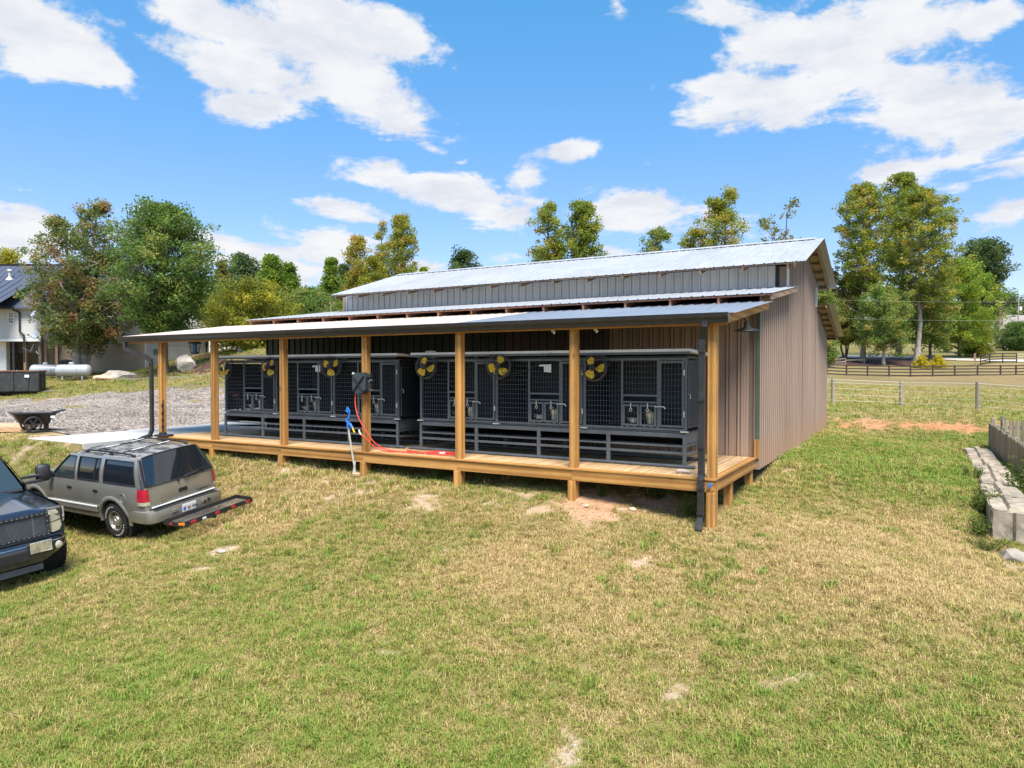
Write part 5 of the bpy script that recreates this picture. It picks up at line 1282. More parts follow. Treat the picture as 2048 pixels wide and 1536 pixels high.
# hitch cargo carrier
cc = thing('cargo_carrier', (0, 0, 0), 'black steel mesh cargo carrier with red reflectors behind the SUV', 'cargo carrier')
cc.location = suv.location; cc.rotation_euler = suv.rotation_euler
CX0, CX1, CY, CZ = -1.80, -1.27, .80, .42
cy0, cy1 = -1.02, .62
def rail(pts, name='side_rail'):
    mb = MB()
    for a, b in zip(pts[:-1], pts[1:]): mb.bar((a[0], a[1], CZ), (b[0], b[1], CZ), .006, .085)
    return mb.build(name, M['black'], cc)
ch = .16
outl = [(CX1, cy0), (CX1, cy1 + .05), (CX0 + ch, cy1 + .05), (CX0, cy1 - ch * .3), (CX0, cy0 + .03), (CX0 + .1, cy0), (CX1, cy0)]
for a, b in zip(outl[:-1], outl[1:]): rail([a, b])
mb = MB()
for y in np.arange(cy0 + .03, cy1 + .02, .055): mb.bar((CX0 + .02, y, CZ - .03), (CX1 - .01, y, CZ - .03), .014, .008)
for x in np.arange(CX0 + .03, CX1, .12): mb.bar((x, cy0 + .01, CZ - .036), (x, cy1 + .02, CZ - .036), .006, .006)
mb.build('mesh_floor', M['alloy'], cc)
mb = MB(); mb.bar((CX1 + .25, -.08, CZ - .05), (CX0 + .02, -.08, CZ - .07), .055, .055); mb.bar((CX0 + .02, -.36, CZ - .06), (CX1, .2, CZ - .06), .03, .03); mb.build('hitch_bar', M['black'], cc)
for (y, w, mt) in ((.42, .13, 'lens_red'), (-.12, .10, 'lens_red'), (-.50, .09, 'lens_red'), (-.86, .10, 'lens_red')):
    mb = MB(); mb.box((CX0 - .008, y, CZ), (.014, w, .05), None, .006); mb.build('reflector', M[mt], cc)
mb = MB(); mb.box((CX0 + .07, cy1 - .0, CZ), (.014, .12, .05), (0, 0, rad(-62)), .005); mb.build('amber_reflector', M['lens_orange'], cc)
mb = MB(); mb.box((CX0 + .30, cy1 + .058, CZ), (.08, .012, .045), None, .005); mb.build('reflector', M['lens_red'], cc)
mb = MB(); mb.box((CX0 - .006, .18, CZ - .01), (.01, .08, .04)); mb.build('sticker', M['paper'], cc)
mb = MB()
for y in np.linspace(cy0 + .1, cy1 - .2, 6): mb.lathe([(.009, CX1 + .003), (.009, CX1 + .012)], 8, (0, y, CZ + .015), 'x')
mb.build('bolt', M['steel'], cc)

# ---- dark pickup, facing the other way
tk = thing('pickup_truck', (-10.48, -5.55, -1.82), 'dark navy pickup truck with riveted mesh grille at the left edge', 'pickup truck', None, Euler((rad(4.45), rad(-1.14), rad(-6.89)), 'XYZ')); tk.scale = (1, 1, 1.07)
def tys(x, z):
    y = pw(z, [(.45, .90), (.60, .965), (.80, .985), (1.05, .975), (1.25, .945), (1.35, .925)])
    if x > .35: y -= .13 * min(1.2, (x - .35) / .55) ** 2
    return y
def tarch(x, c, r=.50):
    d = abs(x - c); return .41 + math.sqrt(r * r - d * d) if d < r else 0
def tlow(x): return max(.50, tarch(x, 0), tarch(x, -3.7))
def ttop(x): return 1.30 if x < -.82 else lerp(1.245, 1.085, (x + .82) / 1.62) if x < .80 else 1.085
def tpanel(name, x0, x1, s, n=22, rows=8):
    R_ = []
    for i in range(n + 1):
        x = lerp(x0, x1, i / n); a, b = tlow(x), ttop(x)
        R_.append([(x, s * (tys(x, a) - .05), a)] + [(x, s * tys(x, lerp(a, b, j / rows)), lerp(a, b, j / rows)) for j in range(rows + 1)])
    mb = MB(); add_grid(mb, R_, s < 0)
    for e in (R_[0][1:], R_[-1][1:]): mb.grid([e, [(p[0], p[1] - s * .03, p[2]) for p in e]])
    return mb.build(name, M['truck_paint'], tk, 40, fix=False)
for s in (1, -1):
    tpanel('fender', -.815, .78, s, 30)
    for nm, a, b in (('front_door', -1.92, -.823), ('rear_door', -2.86, -1.928)):
        d = tpanel(nm, a, b, s, 14); mb = MB(); mb.box((a + .14, s * tys(a, 1.12) + s * .02, 1.12), (.2, .03, .045), None, .012); mb.build('handle', M['truck_paint'], d)
    tpanel('bed_side', -5.05, -2.9, s, 40)
    mb = MB(); rows = []
    def tg_(x, t): return (x, s * (lerp(.925, .74, t) + .02 * math.sin(math.pi * t)), lerp(1.295, 1.90, t))
    f0s = [lambda t: lerp(-2.90, -2.75, t), lambda t: -1.96, lambda t: -1.90, lambda t: lerp(-.86, -1.62, t)]
    strip_ = lambda fa, fb, t0, t1, n_: add_grid(mb, [[tg_(lerp(fa(t), fb(t), j / n_), t) for j in range(n_ + 1)] for t in np.linspace(t0, t1, 6)], s > 0)
    xa, xd = (lambda t: lerp(-.78, -1.55, t)), (lambda t: lerp(-2.98, -2.90, t))
    strip_(xd, xa, 0, .05, 12); strip_(xd, xa, .9, 1, 12); strip_(xd, f0s[0], .05, .9, 1); strip_(f0s[1], f0s[2], .05, .9, 1); strip_(f0s[3], xa, .05, .9, 1)
    mb.build('cab_pillar', M['truck_paint'], tk, 40, fix=False)
    for fa, fb in ((f0s[0], f0s[1]), (f0s[2], f0s[3])):
        mb = MB(); add_grid(mb, [[(p[0], p[1] - s * .012, p[2]) for p in [tg_(lerp(fa(t), fb(t), j / 4), t) for j in range(5)]] for t in np.linspace(.05, .9, 6)], s > 0); mb.build('side_window', M['tint'], tk, 40, fix=False)
    # towing mirror
    mb = MB(); mb.box((-.98, s * 1.27, 1.46), (.12, .24, .30), (0, 0, s * -.12), .045); mr = mb.build('tow_mirror', M['black'], tk, 50)
    mb = MB(); mb.box((-.96, s * 1.08, 1.43), (.07, .34, .045), None, .012); mb.box((-.96, s * 1.08, 1.335), (.07, .34, .05), None, .012); mb.build('mirror_arm', M['black'], mr)
    # headlight: upper and lower lens in a bezel
    mb = MB(); mb.box((.70, s * .79, .925), (.16, .24, .40), (0, 0, s * -.35), .02); bz = mb.build('headlight_bezel', M['black'], tk)
    hl = [((.842, .685, 1.09), (.842, .695, .915), (.77, .905, .945), (.705, .93, 1.10)), ((.842, .695, .90), (.845, .70, .755), (.815, .80, .765), (.77, .905, .92))]
    for i, q in enumerate(hl):
        mb = MB(); q = [Vector((a, s * b, c)) for a, b, c in q]; back = [p - Vector((.06, s * .03, 0)) for p in q]
        mb.add([tuple(p + Vector((.012, s * .012, 0))) for p in q] + [tuple(p) for p in back], [(0, 1, 2, 3), (0, 4, 5, 1), (1, 5, 6, 2), (2, 6, 7, 3), (3, 7, 4, 0)]); mb.build('headlight' if i == 0 else 'turn_signal', M['lens_clear'], tk)
    mb = MB(); mb.lathe([(.0, .012), (.045, .01), (.06, .0), (.065, -.03)], 18, (.905, s * .745, .555), 'x', False); mb.build('fog_lamp', M['lens_clear'], tk, 40)
    wheel(tk, .06, s * .87, .44, .31, s, 6, .235); wheel(tk, -3.7, s * .84, .41, .30, s, 6, .235)
    for c in (0, -3.7):
        mb = MB(); mb.lathe([(.50, -.02), (.50, .35)], 24, (c, .52 if s > 0 else -.87, .41), 'y', True); mb.build('wheel_well', M['pocket'], tk, 40)
gpart(lambda u, v: (lerp(-.78, -1.55, u) + .10 * (1 - (abs(v - .5) * 2) ** 2), lerp(-1, 1, v) * lerp(.86, .72, u), lerp(1.28, 1.895, u)), 6, 12, 'windshield', M['carglass'], tk)
mb = MB(); mb.tube([(-.70, .62, 1.285), (-.68, .1, 1.30), (-.66, -.3, 1.32)], .012, 5); mb.build('wiper', M['black'], tk)
gpart(lambda u, v: (lerp(-1.55, -2.92, u), lerp(-1, 1, v) * .742, 1.895 + .05 * (1 - (abs(v - .5) * 2) ** 2.5)), 4, 12, 'roof', M['truck_paint'], tk)
gpart(lambda u, v: (lerp(-2.98, -2.90, u), lerp(-1, 1, v) * lerp(.92, .74, u), lerp(1.25, 1.9, u)), 3, 3, 'rear_window', M['tint'], tk)
def hood_f(u, v):
    x = lerp(-.80, .83, u); w = abs(v - .5) * 2; hw = tys(x, 1.1) - .03
    dome = .035 if w < .55 else lerp(.035, 0, min(1, (w - .55) / .12))
    return (x + (.045 * (1 - w ** 2) if u > .95 else 0), lerp(-hw, hw, v), lerp(1.275, 1.115, u) + dome * (1 - .35 * u) - .055 * w ** 4 - (.06 * max(0, (u - .93) / .07) ** 2))
gpart(hood_f, 22, 28, 'hood', M['truck_paint'], tk)
mb = MB(); mb.box((-.74, 0, 1.262), (.12, 1.66, .03), None, .008); mb.build('cowl', M['black'], tk)
# grille: mesh panel in a riveted frame
gy0, gy1, gz0, gz1 = -.655, .655, .73, 1.09
mb = MB(); xg = .865
for a, b in (((gy0, gz1 - .035), (gy1, gz1)), ((gy0, gz0), (gy1, gz0 + .035)), ((gy0, gz0 + .035), (gy0 + .045, gz1 - .035)), ((gy1 - .045, gz0 + .035), (gy1, gz1 - .035))):
    mb.span((xg - .02, a[0], a[1]), (xg + .012, b[0], b[1]))
gr = mb.build('grille_frame', M['gutter'], tk)
mb = MB()
for y in np.linspace(gy0 + .02, gy1 - .02, 19):
    for z_ in (gz0 + .018, gz1 - .018): mb.lathe([(.010, 0), (.008, .007), (.001, .009)], 8, (xg + .012, y, z_), 'x', False)
for z_ in np.linspace(gz0 + .06, gz1 - .06, 4):
    for y in (gy0 + .022, gy1 - .022): mb.lathe([(.010, 0), (.008, .007), (.001, .009)], 8, (xg + .012, y, z_), 'x', False)
mb.build('rivet', M['chrome'], gr)
mb = MB()
for y in np.arange(gy0 + .05, gy1 - .04, .016): mb.bar((xg - .008, y, gz0 + .03), (xg - .008, y, gz1 - .03), .005, .004)
for z_ in np.arange(gz0 + .04, gz1 - .03, .016): mb.bar((xg - .012, gy0 + .04, z_), (xg - .012, gy1 - .04, z_), .004, .005)
mb.build('grille_mesh', M['cage'], gr)
mb = MB(); mb.span((xg - .10, gy0, gz0), (xg - .06, gy1, gz1)); mb.build('radiator', M['cage_dark'], tk)
mb = MB(); mb.span((xg - .03, .42, gz0 + .02), (xg - .02, .445, gz1 - .02)); mb.build('grille_support', M['zinc'], gr)
mb = MB(); mb.span((.55, -.86, .55), (.80, .86, 1.10)); mb.build('front_core', M['black'], tk)
mb = MB(); mb.box((.83, 0, .708), (.10, 1.66, .03), None, .01); mb.build('grille_sill', M['truck_paint'], tk)
path3 = [(.45, .96), (.66, .945), (.82, .87), (.90, .76), (.955, .5), (.98, 0)]
full = path3 + [(x, -y) for x, y in path3[-2::-1]]
lift = lambda y: .17 * max(0, (abs(y) - .5) / .46)
rows = [[(x - .10, y * .93, .355 + lift(y)), (x - .035, y * .975, .36 + lift(y)), (x - .01, y, .42 + lift(y) * .8), (x, y, .50 + lift(y) * .5), (x, y, .64), (x - .02, y * .985, .685), (x - .09, y * .95, .69)] for x, y in full]
mb = MB(); mb.grid(rows); mb.build('front_bumper', M['truck_paint'], tk, 45)
mb = MB(); mb.tube([(x + .003, y * 1.001, .645) for x, y in full], .007, 5); mb.build('bumper_trim', M['chrome'], tk, 40)
mb = MB(); mb.span((.93, -.36, .45), (.985, .30, .57)); mb.build('bumper_opening', M['pocket'], tk)
mb = MB(); rows = [[(x - .05, y * .96, .24), (x - .02, y * .98, .25), (x - .03, y * .98, .34)] for x, y in full if abs(y) < .6]; mb.grid(rows); mb.build('air_dam', M['cage_dark'], tk, 45)
M['camo'] = paint('camouflage_plate', (0.30, 0.26, 0.17), .4, 0, .35, 14, ((0.10, 0.09, 0.05), .8))
mb = MB(); mb.box((.985, .47, .60), (.012, .305, .155), (0, 0, rad(5)), .003); fp = mb.build('front_plate', M['camo'], tk)
mb = MB(); fr = [(.993, .318, .525), (.98, .622, .525), (.98, .622, .675), (.993, .318, .675)]
mb.tube(fr, .006, 5, closed=True); mb.build('plate_frame', M['zinc'], fp)
mb = MB(); mb.box((.95, .30, .58), (.06, .05, .17), None, .01); mb.build('plate_bracket', M['black'], fp)
mb = MB(); mb.span((-5.0, -.78, .45), (.6, .78, .75)); mb.span((-2.95, -.85, .7), (-.8, .85, 1.28)); mb.build('underbody', M['pocket'], tk)
mb = MB(); mb.span((-5.06, -.9, .62), (-5.0, .9, 1.3), .01); mb.build('tailgate', M['truck_paint'], tk)
mb = MB(); mb.span((-4.98, -.86, .75), (-2.95, .86, .80)); mb.span((-2.96, -.9, .75), (-2.90, .9, 1.29)); mb.build('bed_floor', M['black'], tk)
mb = MB(); mb.box((-5.12, 0, .62), (.16, 1.8, .18), None, .04); mb.build('rear_bumper', M['chrome'], tk)

# ------------------------------------------------------------------ house and yard beyond the gravel
ROTC = math.atan2(RIGHT.y, RIGHT.x)           # the house faces the viewer almost squarely
def lx(px, d): return (px - 1024) / FPX * d
def lz(py, d): return CAM.z + (740 - py) / FPX * d
def siding_mat(name, c):
    m, N = new_mat(name); v = N.n('ShaderNodeTexCoord').outputs['Object']; n = N.noise(v, .8, 5, .55)
    col = N.mix(N.maprange(n, .3, .7), tuple(x * .95 for x in c), c); col = N.mix(N.maprange(N.noise(v, 2.5, 6, .6), .5, .8, 0, .15), col, (.5, .46, .4))
    finish(N, col, .6, 0, None, spec=.3); return m
M['siding'] = siding_mat('white_siding', (0.56, 0.55, 0.53)); M['siding_grey'] = siding_mat('pale_grey_siding', (0.47, 0.47, 0.475))
def siding(mb, x0, x1, z0, z1, y, top=None, lap=.14):
    "lapped boards facing -y; top(x) may cut the upper edge"
    z = z0
    while z < z1 - .01:
        zt = min(z + lap, z1); a, b = x0, x1
        if top is not None:
            xs = [x for x in np.linspace(x0, x1, 80) if top(x) > z + lap * .5]
            if not xs: break
            a, b = xs[0], xs[-1]
        mb.add([(a, y - .028, z), (b, y - .028, z), (b, y - .002, zt), (a, y - .002, zt), (a, y, z), (b, y, z)], [(0, 1, 2, 3), (4, 5, 1, 0)]); z += lap
HB = CAM.copy(); HB.z = 0
house = thing('farm_house', HB, 'white sided house with dark metal roof on tan foundation', 'house', None, (0, 0, ROTC))
def HX(mb, name, mat, par=house, smooth=None): return mb.build(name, mat, par, smooth)
# left wing: upper floor over an open undercroft
D1 = 51.0; wx0, wx1 = lx(-330, D1), lx(85, D1); zs, ze = lz(679, D1), lz(617, D1)
mb = MB(); siding(mb, wx0, wx1, zs, ze, D1); HX(mb, 'front_siding', M['siding'])
mb = MB(); mb.span((wx0, D1, zs - .02), (wx1, D1 + 7.5, ze)); HX(mb, 'wing_core', M['siding_grey'])
mb = MB(); mb.span((wx1 - .10, D1 - .05, zs), (wx1 + .05, D1 + .05, ze)); HX(mb, 'corner_board', M['white'])
mb = MB(); mb.span((wx0, D1 - .04, zs - .14), (wx1 + .04, D1 + .02, zs - .0)); HX(mb, 'band_board', M['white'])
zr = lz(533, 55.5)
def roof_slab(y0, z0, y1, z1, x0, x1, name='roof'):
    mb = MB(); mb.add([(x0, y0, z0), (x1, y0, z0), (x1, y1, z1), (x0, y1, z1), (x0, y0, z0 - .12), (x1, y0, z0 - .12), (x1, y1, z1 - .12), (x0, y1, z1 - .12)], [(0, 1, 2, 3), (7, 6, 5, 4), (0, 4, 5, 1), (1, 5, 6, 2), (2, 6, 7, 3), (3, 7, 4, 0)])
    r = HX(mb, name, M['dark_roof']); mb = MB()
    for x in np.arange(x0 + .1, x1, .42): mb.bar((x, y0, z0 + .015), (x, y1, z1 + .015), .035, .04)
    mb.build('standing_seam', M['dark_roof'], r); return r
r1 = roof_slab(D1 - .5, ze + .03, D1 + 3.9, zr, wx0 - .3, lx(95, D1)); roof_slab(D1 + 8.2, ze + .03, D1 + 3.9, zr, wx0 - .3, lx(95, D1))
mb = MB(); mb.bar((wx0 - .3, D1 + 3.9, zr + .04), (lx(95, D1), D1 + 3.9, zr + .04), .3, .05); mb.build('ridge_cap', M['black'], r1)
mb = MB(); c = Vector((lx(37, 54), 53.2, lz(561, 54))); mb.tube([c, c + Vector((0, 0, .55))], .09, 12); mb.lathe([(.17, .55), (.19, .62), (.10, .72)], 14, c); mb.lathe([(.3, -.12), (.14, .12)], 14, c); mb.build('flue_pipe', M['zinc'], r1, 40)
# lower roof in front (porch roof of the wing, left)
mb = MB(); pz0, pz1 = lz(616, D1 - 2), lz(557, D1)
mb.add([(lx(-330, 49), 49, ze + .05), (lx(-6, 49), 49, ze + .05), (lx(42, 50.6), 52.6, lz(561, 52.6)), (lx(-330, 50.6), 52.6, lz(556, 52.6))], [(0, 1, 2, 3)]); pr = HX(mb, 'porch_roof', M['dark_roof'])
mb = MB()
for q in np.linspace(.0, 1, 22): mb.bar(Vector((lx(-330, 49), 49, ze + .07)).lerp(Vector((lx(-6, 49), 49, ze + .07)), q), Vector((lx(-330, 50.6), 52.6, lz(556, 52.6) + .02)).lerp(Vector((lx(42, 50.6), 52.6, lz(561, 52.6) + .02)), q), .035, .03)
mb.build('standing_seam', M['dark_roof'], pr)
mb = MB(); mb.bar((wx0, D1 - .55, ze - .02), (lx(40, D1), D1 - .55, ze - .02), .13, .13); HX(mb, 'gutter', M['gutter'])
def win(xc, zc, w, hh, y, rows=2, cols=2, par=house):
    mb = MB(); t = .05
    mb.span((xc - w / 2 - t, y - .05, zc - hh / 2 - t), (xc - w / 2, y + .02, zc + hh / 2 + t)); mb.span((xc + w / 2, y - .05, zc - hh / 2 - t), (xc + w / 2 + t, y + .02, zc + hh / 2 + t)); mb.span((xc - w / 2, y - .048, zc + hh / 2), (xc + w / 2, y + .02, zc + hh / 2 + t)); mb.span((xc - w / 2, y - .055, zc - hh / 2 - t), (xc + w / 2, y + .02, zc - hh / 2)); mb.span((xc - w / 2, y - .046, zc - .025), (xc + w / 2, y, zc + .025))
    f = HX(mb, 'window', M['white'], par); mb = MB(); mb.add([(xc - w / 2, y - .03, zc - hh / 2), (xc + w / 2, y - .03, zc - hh / 2), (xc + w / 2, y - .03, zc + hh / 2), (xc - w / 2, y - .03, zc + hh / 2)], [(0, 1, 2, 3)]); mb.build('pane', M['glass_dark'], f)
    mb = MB(); mb.span((xc - .012, y - .045, zc - hh / 2), (xc + .012, y - .031, zc + hh / 2))
    for q in (-.25, .25): mb.span((xc - w / 2, y - .044, zc + hh * q - .01), (xc + w / 2, y - .031, zc + hh * q + .01))
    mb.build('muntin', M['white'], f)
win(lx(24.3, D1), lz(635.5, D1), .31, .76, D1)
win(lx(-60, D1), lz(635.5, D1), .8, 1.1, D1)
# downspout of the wing
mb = MB(); Y = D1 - .12
for a, b in zip([(31, 619), (31, 620), (43, 625), (43, 664), (55, 671), (55, 725)][:-1], [(31, 620), (43, 625), (43, 664), (55, 671), (55, 725)]): mb.bar((lx(a[0], D1), Y if a[1] < 670 else D1 - .3, lz(a[1], D1)), (lx(b[0], D1), Y if b[1] < 670 else D1 - .3, lz(b[1], D1)), .10, .09, (0, 1, 0))
HX(mb, 'downspout', M['gutter'])
# undercroft: posts, recessed wall
gz0 = lambda px, d: ground_at(px, d).z
DR = 54.5
mb = MB(); siding(mb, lx(-330, DR), lx(140, DR), lz(706, DR), zs + .3, DR); HX(mb, 'recessed_siding', M['siding'])
mb = MB(); mb.span((lx(-330, DR), DR - .02, lz(760, DR)), (lx(140, DR), DR + .3, lz(706, DR))); HX(mb, 'recessed_base', M['tan_wall'])
mb = MB(); mb.span((lx(-330, D1 + 1), D1 + 1.0, lz(760, D1)), (lx(13, D1 + 1), D1 + 1.4, zs - .05)); HX(mb, 'bay_wall', M['white'])
for px, mt in ((29, 'gutter'), (52, 'old_wood_z'), (93, 'old_wood_z'), (115, 'old_wood_z'), (82, 'grey_wood_z')):
    mb = MB(); x = lx(px, D1 + .3); mb.span((x - .09, D1 + .2, lz(765, D1)), (x + .09, D1 + .4, zs - .05)); HX(mb, 'undercroft_post', M[mt])
mb = MB(); mb.bar((lx(84, D1 - .2), D1 - .15, lz(640, D1)), (lx(84, D1 - .2), D1 - .15, lz(735, D1)), .12, .12); HX(mb, 'downspout', M['gutter'])
# main block with its gable to the viewer
D2 = 53.5; mx0, mx1 = lx(100, D2), lx(292, D2); zf = lz(686.5, D2); zE = lz(640, D2); zP = lz(572, D2)
mid = (mx0 + mx1) / 2
gt = lambda x: lerp(zE, zP, 1 - abs(x - mid) / ((mx1 - mx0) / 2))
mb = MB(); siding(mb, mx0, mx1, zf, zP, D2, gt); HX(mb, 'gable_siding', M['siding_grey'])
mb = MB(); L2 = 10.5
mb.prism([(mx0, zf), (mx1, zf), (mx1, zE), (mid, zP), (mx0, zE)], D2, D2 + L2, 'y'); HX(mb, 'main_core', M['siding_grey'])
for sgn, xe in ((-1, mx0), (1, mx1)):
    mb = MB(); e = Vector((xe + sgn * .5, 0, zE - .5 * (zP - zE) / ((mx1 - mx0) / 2))); p = Vector((mid, 0, zP + .05))
    mb.add([(e.x, D2 - .4, e.z), (e.x, D2 + L2 + .4, e.z), (p.x, D2 + L2 + .4, p.z), (p.x, D2 - .4, p.z), (e.x, D2 - .4, e.z + .12), (e.x, D2 + L2 + .4, e.z + .12), (p.x, D2 + L2 + .4, p.z + .12), (p.x, D2 - .4, p.z + .12)], [(0, 1, 2, 3), (7, 6, 5, 4), (0, 4, 5, 1), (1, 5, 6, 2), (2, 6, 7, 3), (3, 7, 4, 0)]); HX(mb, 'roof', M['shingle'])
mb = MB(); mb.span((mx0, D2 - .06, lz(765, D2)), (mx1, D2 + .2, zf - .01)); HX(mb, 'foundation', M['tan_wall'])
mb = MB(); mb.span((mx1 - .02, D2 - .08, lz(765, D2)), (mx1 + .06, D2 + L2 + 2.5, zf - .02)); HX(mb, 'side_foundation', M['foundation'])
mb = MB(); z = zf
while z < zE: mb.add([(mx1 + .03, D2, z), (mx1 + .03, D2 + L2, z), (mx1 + .004, D2 + L2, z + .14), (mx1 + .004, D2, z + .14)], [(0, 1, 2, 3)]); z += .14
HX(mb, 'side_siding', M['siding'])
mb = MB(); mb.span((mx1 + .061, D2 + 1.0, lz(708, D2)), (mx1 + .09, D2 + 2.2, lz(697, D2)), .01); M['teal'] = paint('teal_vent', (0.05, 0.14, 0.16), .5, 0, .1, 4); HX(mb, 'crawl_vent', M['teal'])
mb = MB(); mb.bar((mx1 + .1, D2 + L2 - .1, lz(640, D2)), (mx1 + .1, D2 + L2 - .1, zf - .9), .1, .1); HX(mb, 'downspout', M['gutter'])
# condenser by the undercroft
g = ground_at(131, 52.6); ac = thing('air_conditioner', g, 'dark boxed air conditioner unit beside the tree trunk', 'air conditioner', None, (0, 0, ROTC))
mb = MB(); mb.box((0, 0, .55), (.95, .8, 1.1), None, .04); mb.build('casing', M['cage_dark'], ac)
mb = MB(); mb.box((.02, -.41, .55), (.05, .03, 1.0)); mb.box((-.3, -.41, .55), (.04, .03, 1.0)); mb.box((.02, -.405, .95), (.9, .02, .05)); mb.build('grille_bar', M['gutter'], ac)
mb = MB(); mb.lathe([(.3, 1.1), (.3, 1.14), (.05, 1.15)], 16); mb.build('fan_guard', M['black'], ac, 40)
# satellite dishes on the corner post
for (px, py, lab, tlt) in ((70, 631, 'topmost grey satellite dish on the white house corner', .2), (72, 671, 'middle grey satellite dish by the house corner', .2), (67, 697, 'lowest grey satellite dish in front of the undercroft', -.5)):
    D = 50.4; p = at(px, py, D); sdh = thing('satellite_dish', p, lab, 'satellite dish', 'satellite dishes on the house', (0, 0, ROTC + tlt))
    mb = MB(); prof = [(.001, .0), (.12, .012), (.22, .045), (.30, .09), (.31, .10), (.295, .10), (.215, .058), (.12, .025), (.001, .013)]
    rows = [[(math.cos(t) * r * .9, -hh_ - .0, math.sin(t) * r * 1.1) for t in np.linspace(0, 2 * math.pi, 25)[:-1]] for r, hh_ in prof]
    mb.grid(rows, True); d_ = mb.build('reflector', M['satellite'], sdh, 50); d_.rotation_euler = (rad(-20), 0, rad(-25))
    mb = MB(); mb.tube([(0, .0, -.25), (-.15, -.35, -.12), (-.28, -.5, .0)], .02, 6); mb.box((-.29, -.52, .03), (.08, .12, .07)); mb.build('feed_arm', M['cage'], sdh)
    mb = MB(); mb.tube([(0, .03, 0), (.12, .12, -.22), (.30, .16, -.42), (.34, .25, -.5)], .03, 6); mb.build('mast', M['gutter'], sdh)
# dumpster
g = ground_at(84, 42.5); dp = thing('roll_off_dumpster', g, 'black open topped roll-off dumpster on the dry grass', 'dumpster', None, (0, 0, ROTC + rad(24)))
M['dump'] = paint('black_dumpster_paint', (0.030, 0.030, 0.030), .55, 0, .3, 1.5, ((0.14, 0.12, 0.10), .5)); M['rust'] = paint('rusty_rim', (0.18, 0.085, 0.055), .9, 0, .3, 3)
Ld, Wd, Hd = 4.6, 2.3, 1.32
mb = MB(); t = .06
for a, b in (((-Ld, -Wd / 2, .16), (0, -Wd / 2 + t, Hd)), ((-Ld, Wd / 2 - t, .16), (0, Wd / 2, Hd)), ((-.06, -Wd / 2 + t, .16), (0, Wd / 2 - t, Hd)), ((-Ld, -Wd / 2 + t, .16), (-Ld + .06, Wd / 2 - t, Hd)), ((-Ld, -Wd / 2 + t, .16), (0, Wd / 2 - t, .22))): mb.span(a, b)
mb.build('bin', M['dump'], dp)
mb = MB()
for a, b in (((-Ld - .04, -Wd / 2 - .05, Hd - .02), (.06, -Wd / 2 + .06, Hd + .06)), ((-Ld - .04, Wd / 2 - .06, Hd - .02), (.06, Wd / 2 + .05, Hd + .06)), ((-.06, -Wd / 2 + .061, Hd - .02), (.06, Wd / 2 - .061, Hd + .06))): mb.span(a, b, .01)
mb.build('rim', M['rust'], dp)
for x in np.arange(-Ld + .3, -.2, .75):
    mb = MB(); mb.span((x, -Wd / 2 - .06, .2), (x + .08, -Wd / 2 - .001, Hd - .03)); mb.build('side_rib', M['dump'], dp)
mb = MB(); mb.span((.001, -.5, .3), (.08, -.42, Hd - .1)); mb.span((.001, .35, .3), (.08, .43, Hd - .1)); mb.span((.001, -.42, .82), (.07, .35, .9)); mb.span((.001, -.4, .3), (.05, .1, .75)); mb.build('end_frame', M['dump'], dp)
for y in (-.45, .45):
    mb = MB(); mb.span((-Ld, y - .06, 0), (.3, y + .06, .16)); mb.build('runner', M['dump'], dp)
mb = MB(); mb.box((-.55, -Wd / 2 - .063, Hd - .28), (.22, .006, .16)); mb.build('sticker', M['paper'], dp)
for i, (x, y, s_, mt) in enumerate(((-1.2, -.4, .35, 'paper'), (-2.1, .2, .4, 'paper'), (-.5, .3, .3, 'white'), (-3.0, -.3, .4, 'dump'), (-3.6, .1, .3, 'rust'))):
    import bmesh
    o = rock('rubbish', (0, 0, 0), (s_, s_ * .8, s_ * .55), 80 + i, M[mt], 'x', 'rubbish', sub=2)
    for k_ in ('label', 'category'): del o[k_]
    o.parent = dp; o.location = (x, y, Hd - .12)
    o['label'] = 'heap of pale rubbish in the dumpster'
# propane tanks
for (px, d, yawd, lab) in ((147, 47, 8, 'silver propane tank in front, beside the mulch bed'), (95, 49.5, 12, 'silver propane tank partly behind the dumpster')):
    g = ground_at(px, d); tk2 = thing('propane_tank', g, lab, 'propane tank', 'propane tanks by the house', (0, 0, ROTC + rad(yawd)))
    R_, L_ = .40, .84; mb = MB(); prof = [(.001, -L_ - .28)] + [(R_ * math.sin(a), -L_ - .28 * math.cos(a)) for a in np.linspace(.25, math.pi / 2, 6)] + [(R_ * math.sin(a), L_ + .28 * math.cos(a)) for a in np.linspace(math.pi / 2, .25, 6)] + [(.001, L_ + .28)]
    mb.lathe(prof, 28, (0, 0, .62), 'x', False); mb.build('shell', M['tank'], tk2, 50)
    mb = MB(); mb.lathe([(.16, 1.0), (.17, 1.10), (.15, 1.17), (.05, 1.19)], 18, (-.12, 0, 0)); mb.build('valve_dome', M['tank'], tk2, 40)
    for x in (-.6, .62):
        mb = MB(); mb.box((x, -.2, .12), (.07, .06, .26)); mb.box((x, .2, .12), (.07, .06, .26)); mb.build('foot', M['tank'], tk2)
    mb = MB(); mb.tube([(.35, math.cos(t) * (R_ + .003), .62 + math.sin(t) * (R_ + .003)) for t in np.linspace(0, 2 * math.pi, 25)[:-1]], .008, 4, closed=True); mb.build('weld_seam', M['cage'], tk2)
p = ground_at(374, 46); rock('boulder', p + Vector((0, 0, .42)), (.85, .7, .62), 12, M['rock'], 'pale grey boulder on the dark mulch slope', 'boulder')
p = ground_at(240, 47); rock('boulder', p + Vector((.0, 0, .12)), (1.6, .9, .40), 15, M['rock'], 'long flat pale rock slab at the mulch edge', 'boulder', rotz=ROTC)
p = ground_at(212, 46.6); rock('boulder', p + Vector((0, 0, .08)), (1.0, .5, .28), 16, M['rock_red'], 'low orange stained rock beside the flat slab', 'boulder', rotz=ROTC + .2)
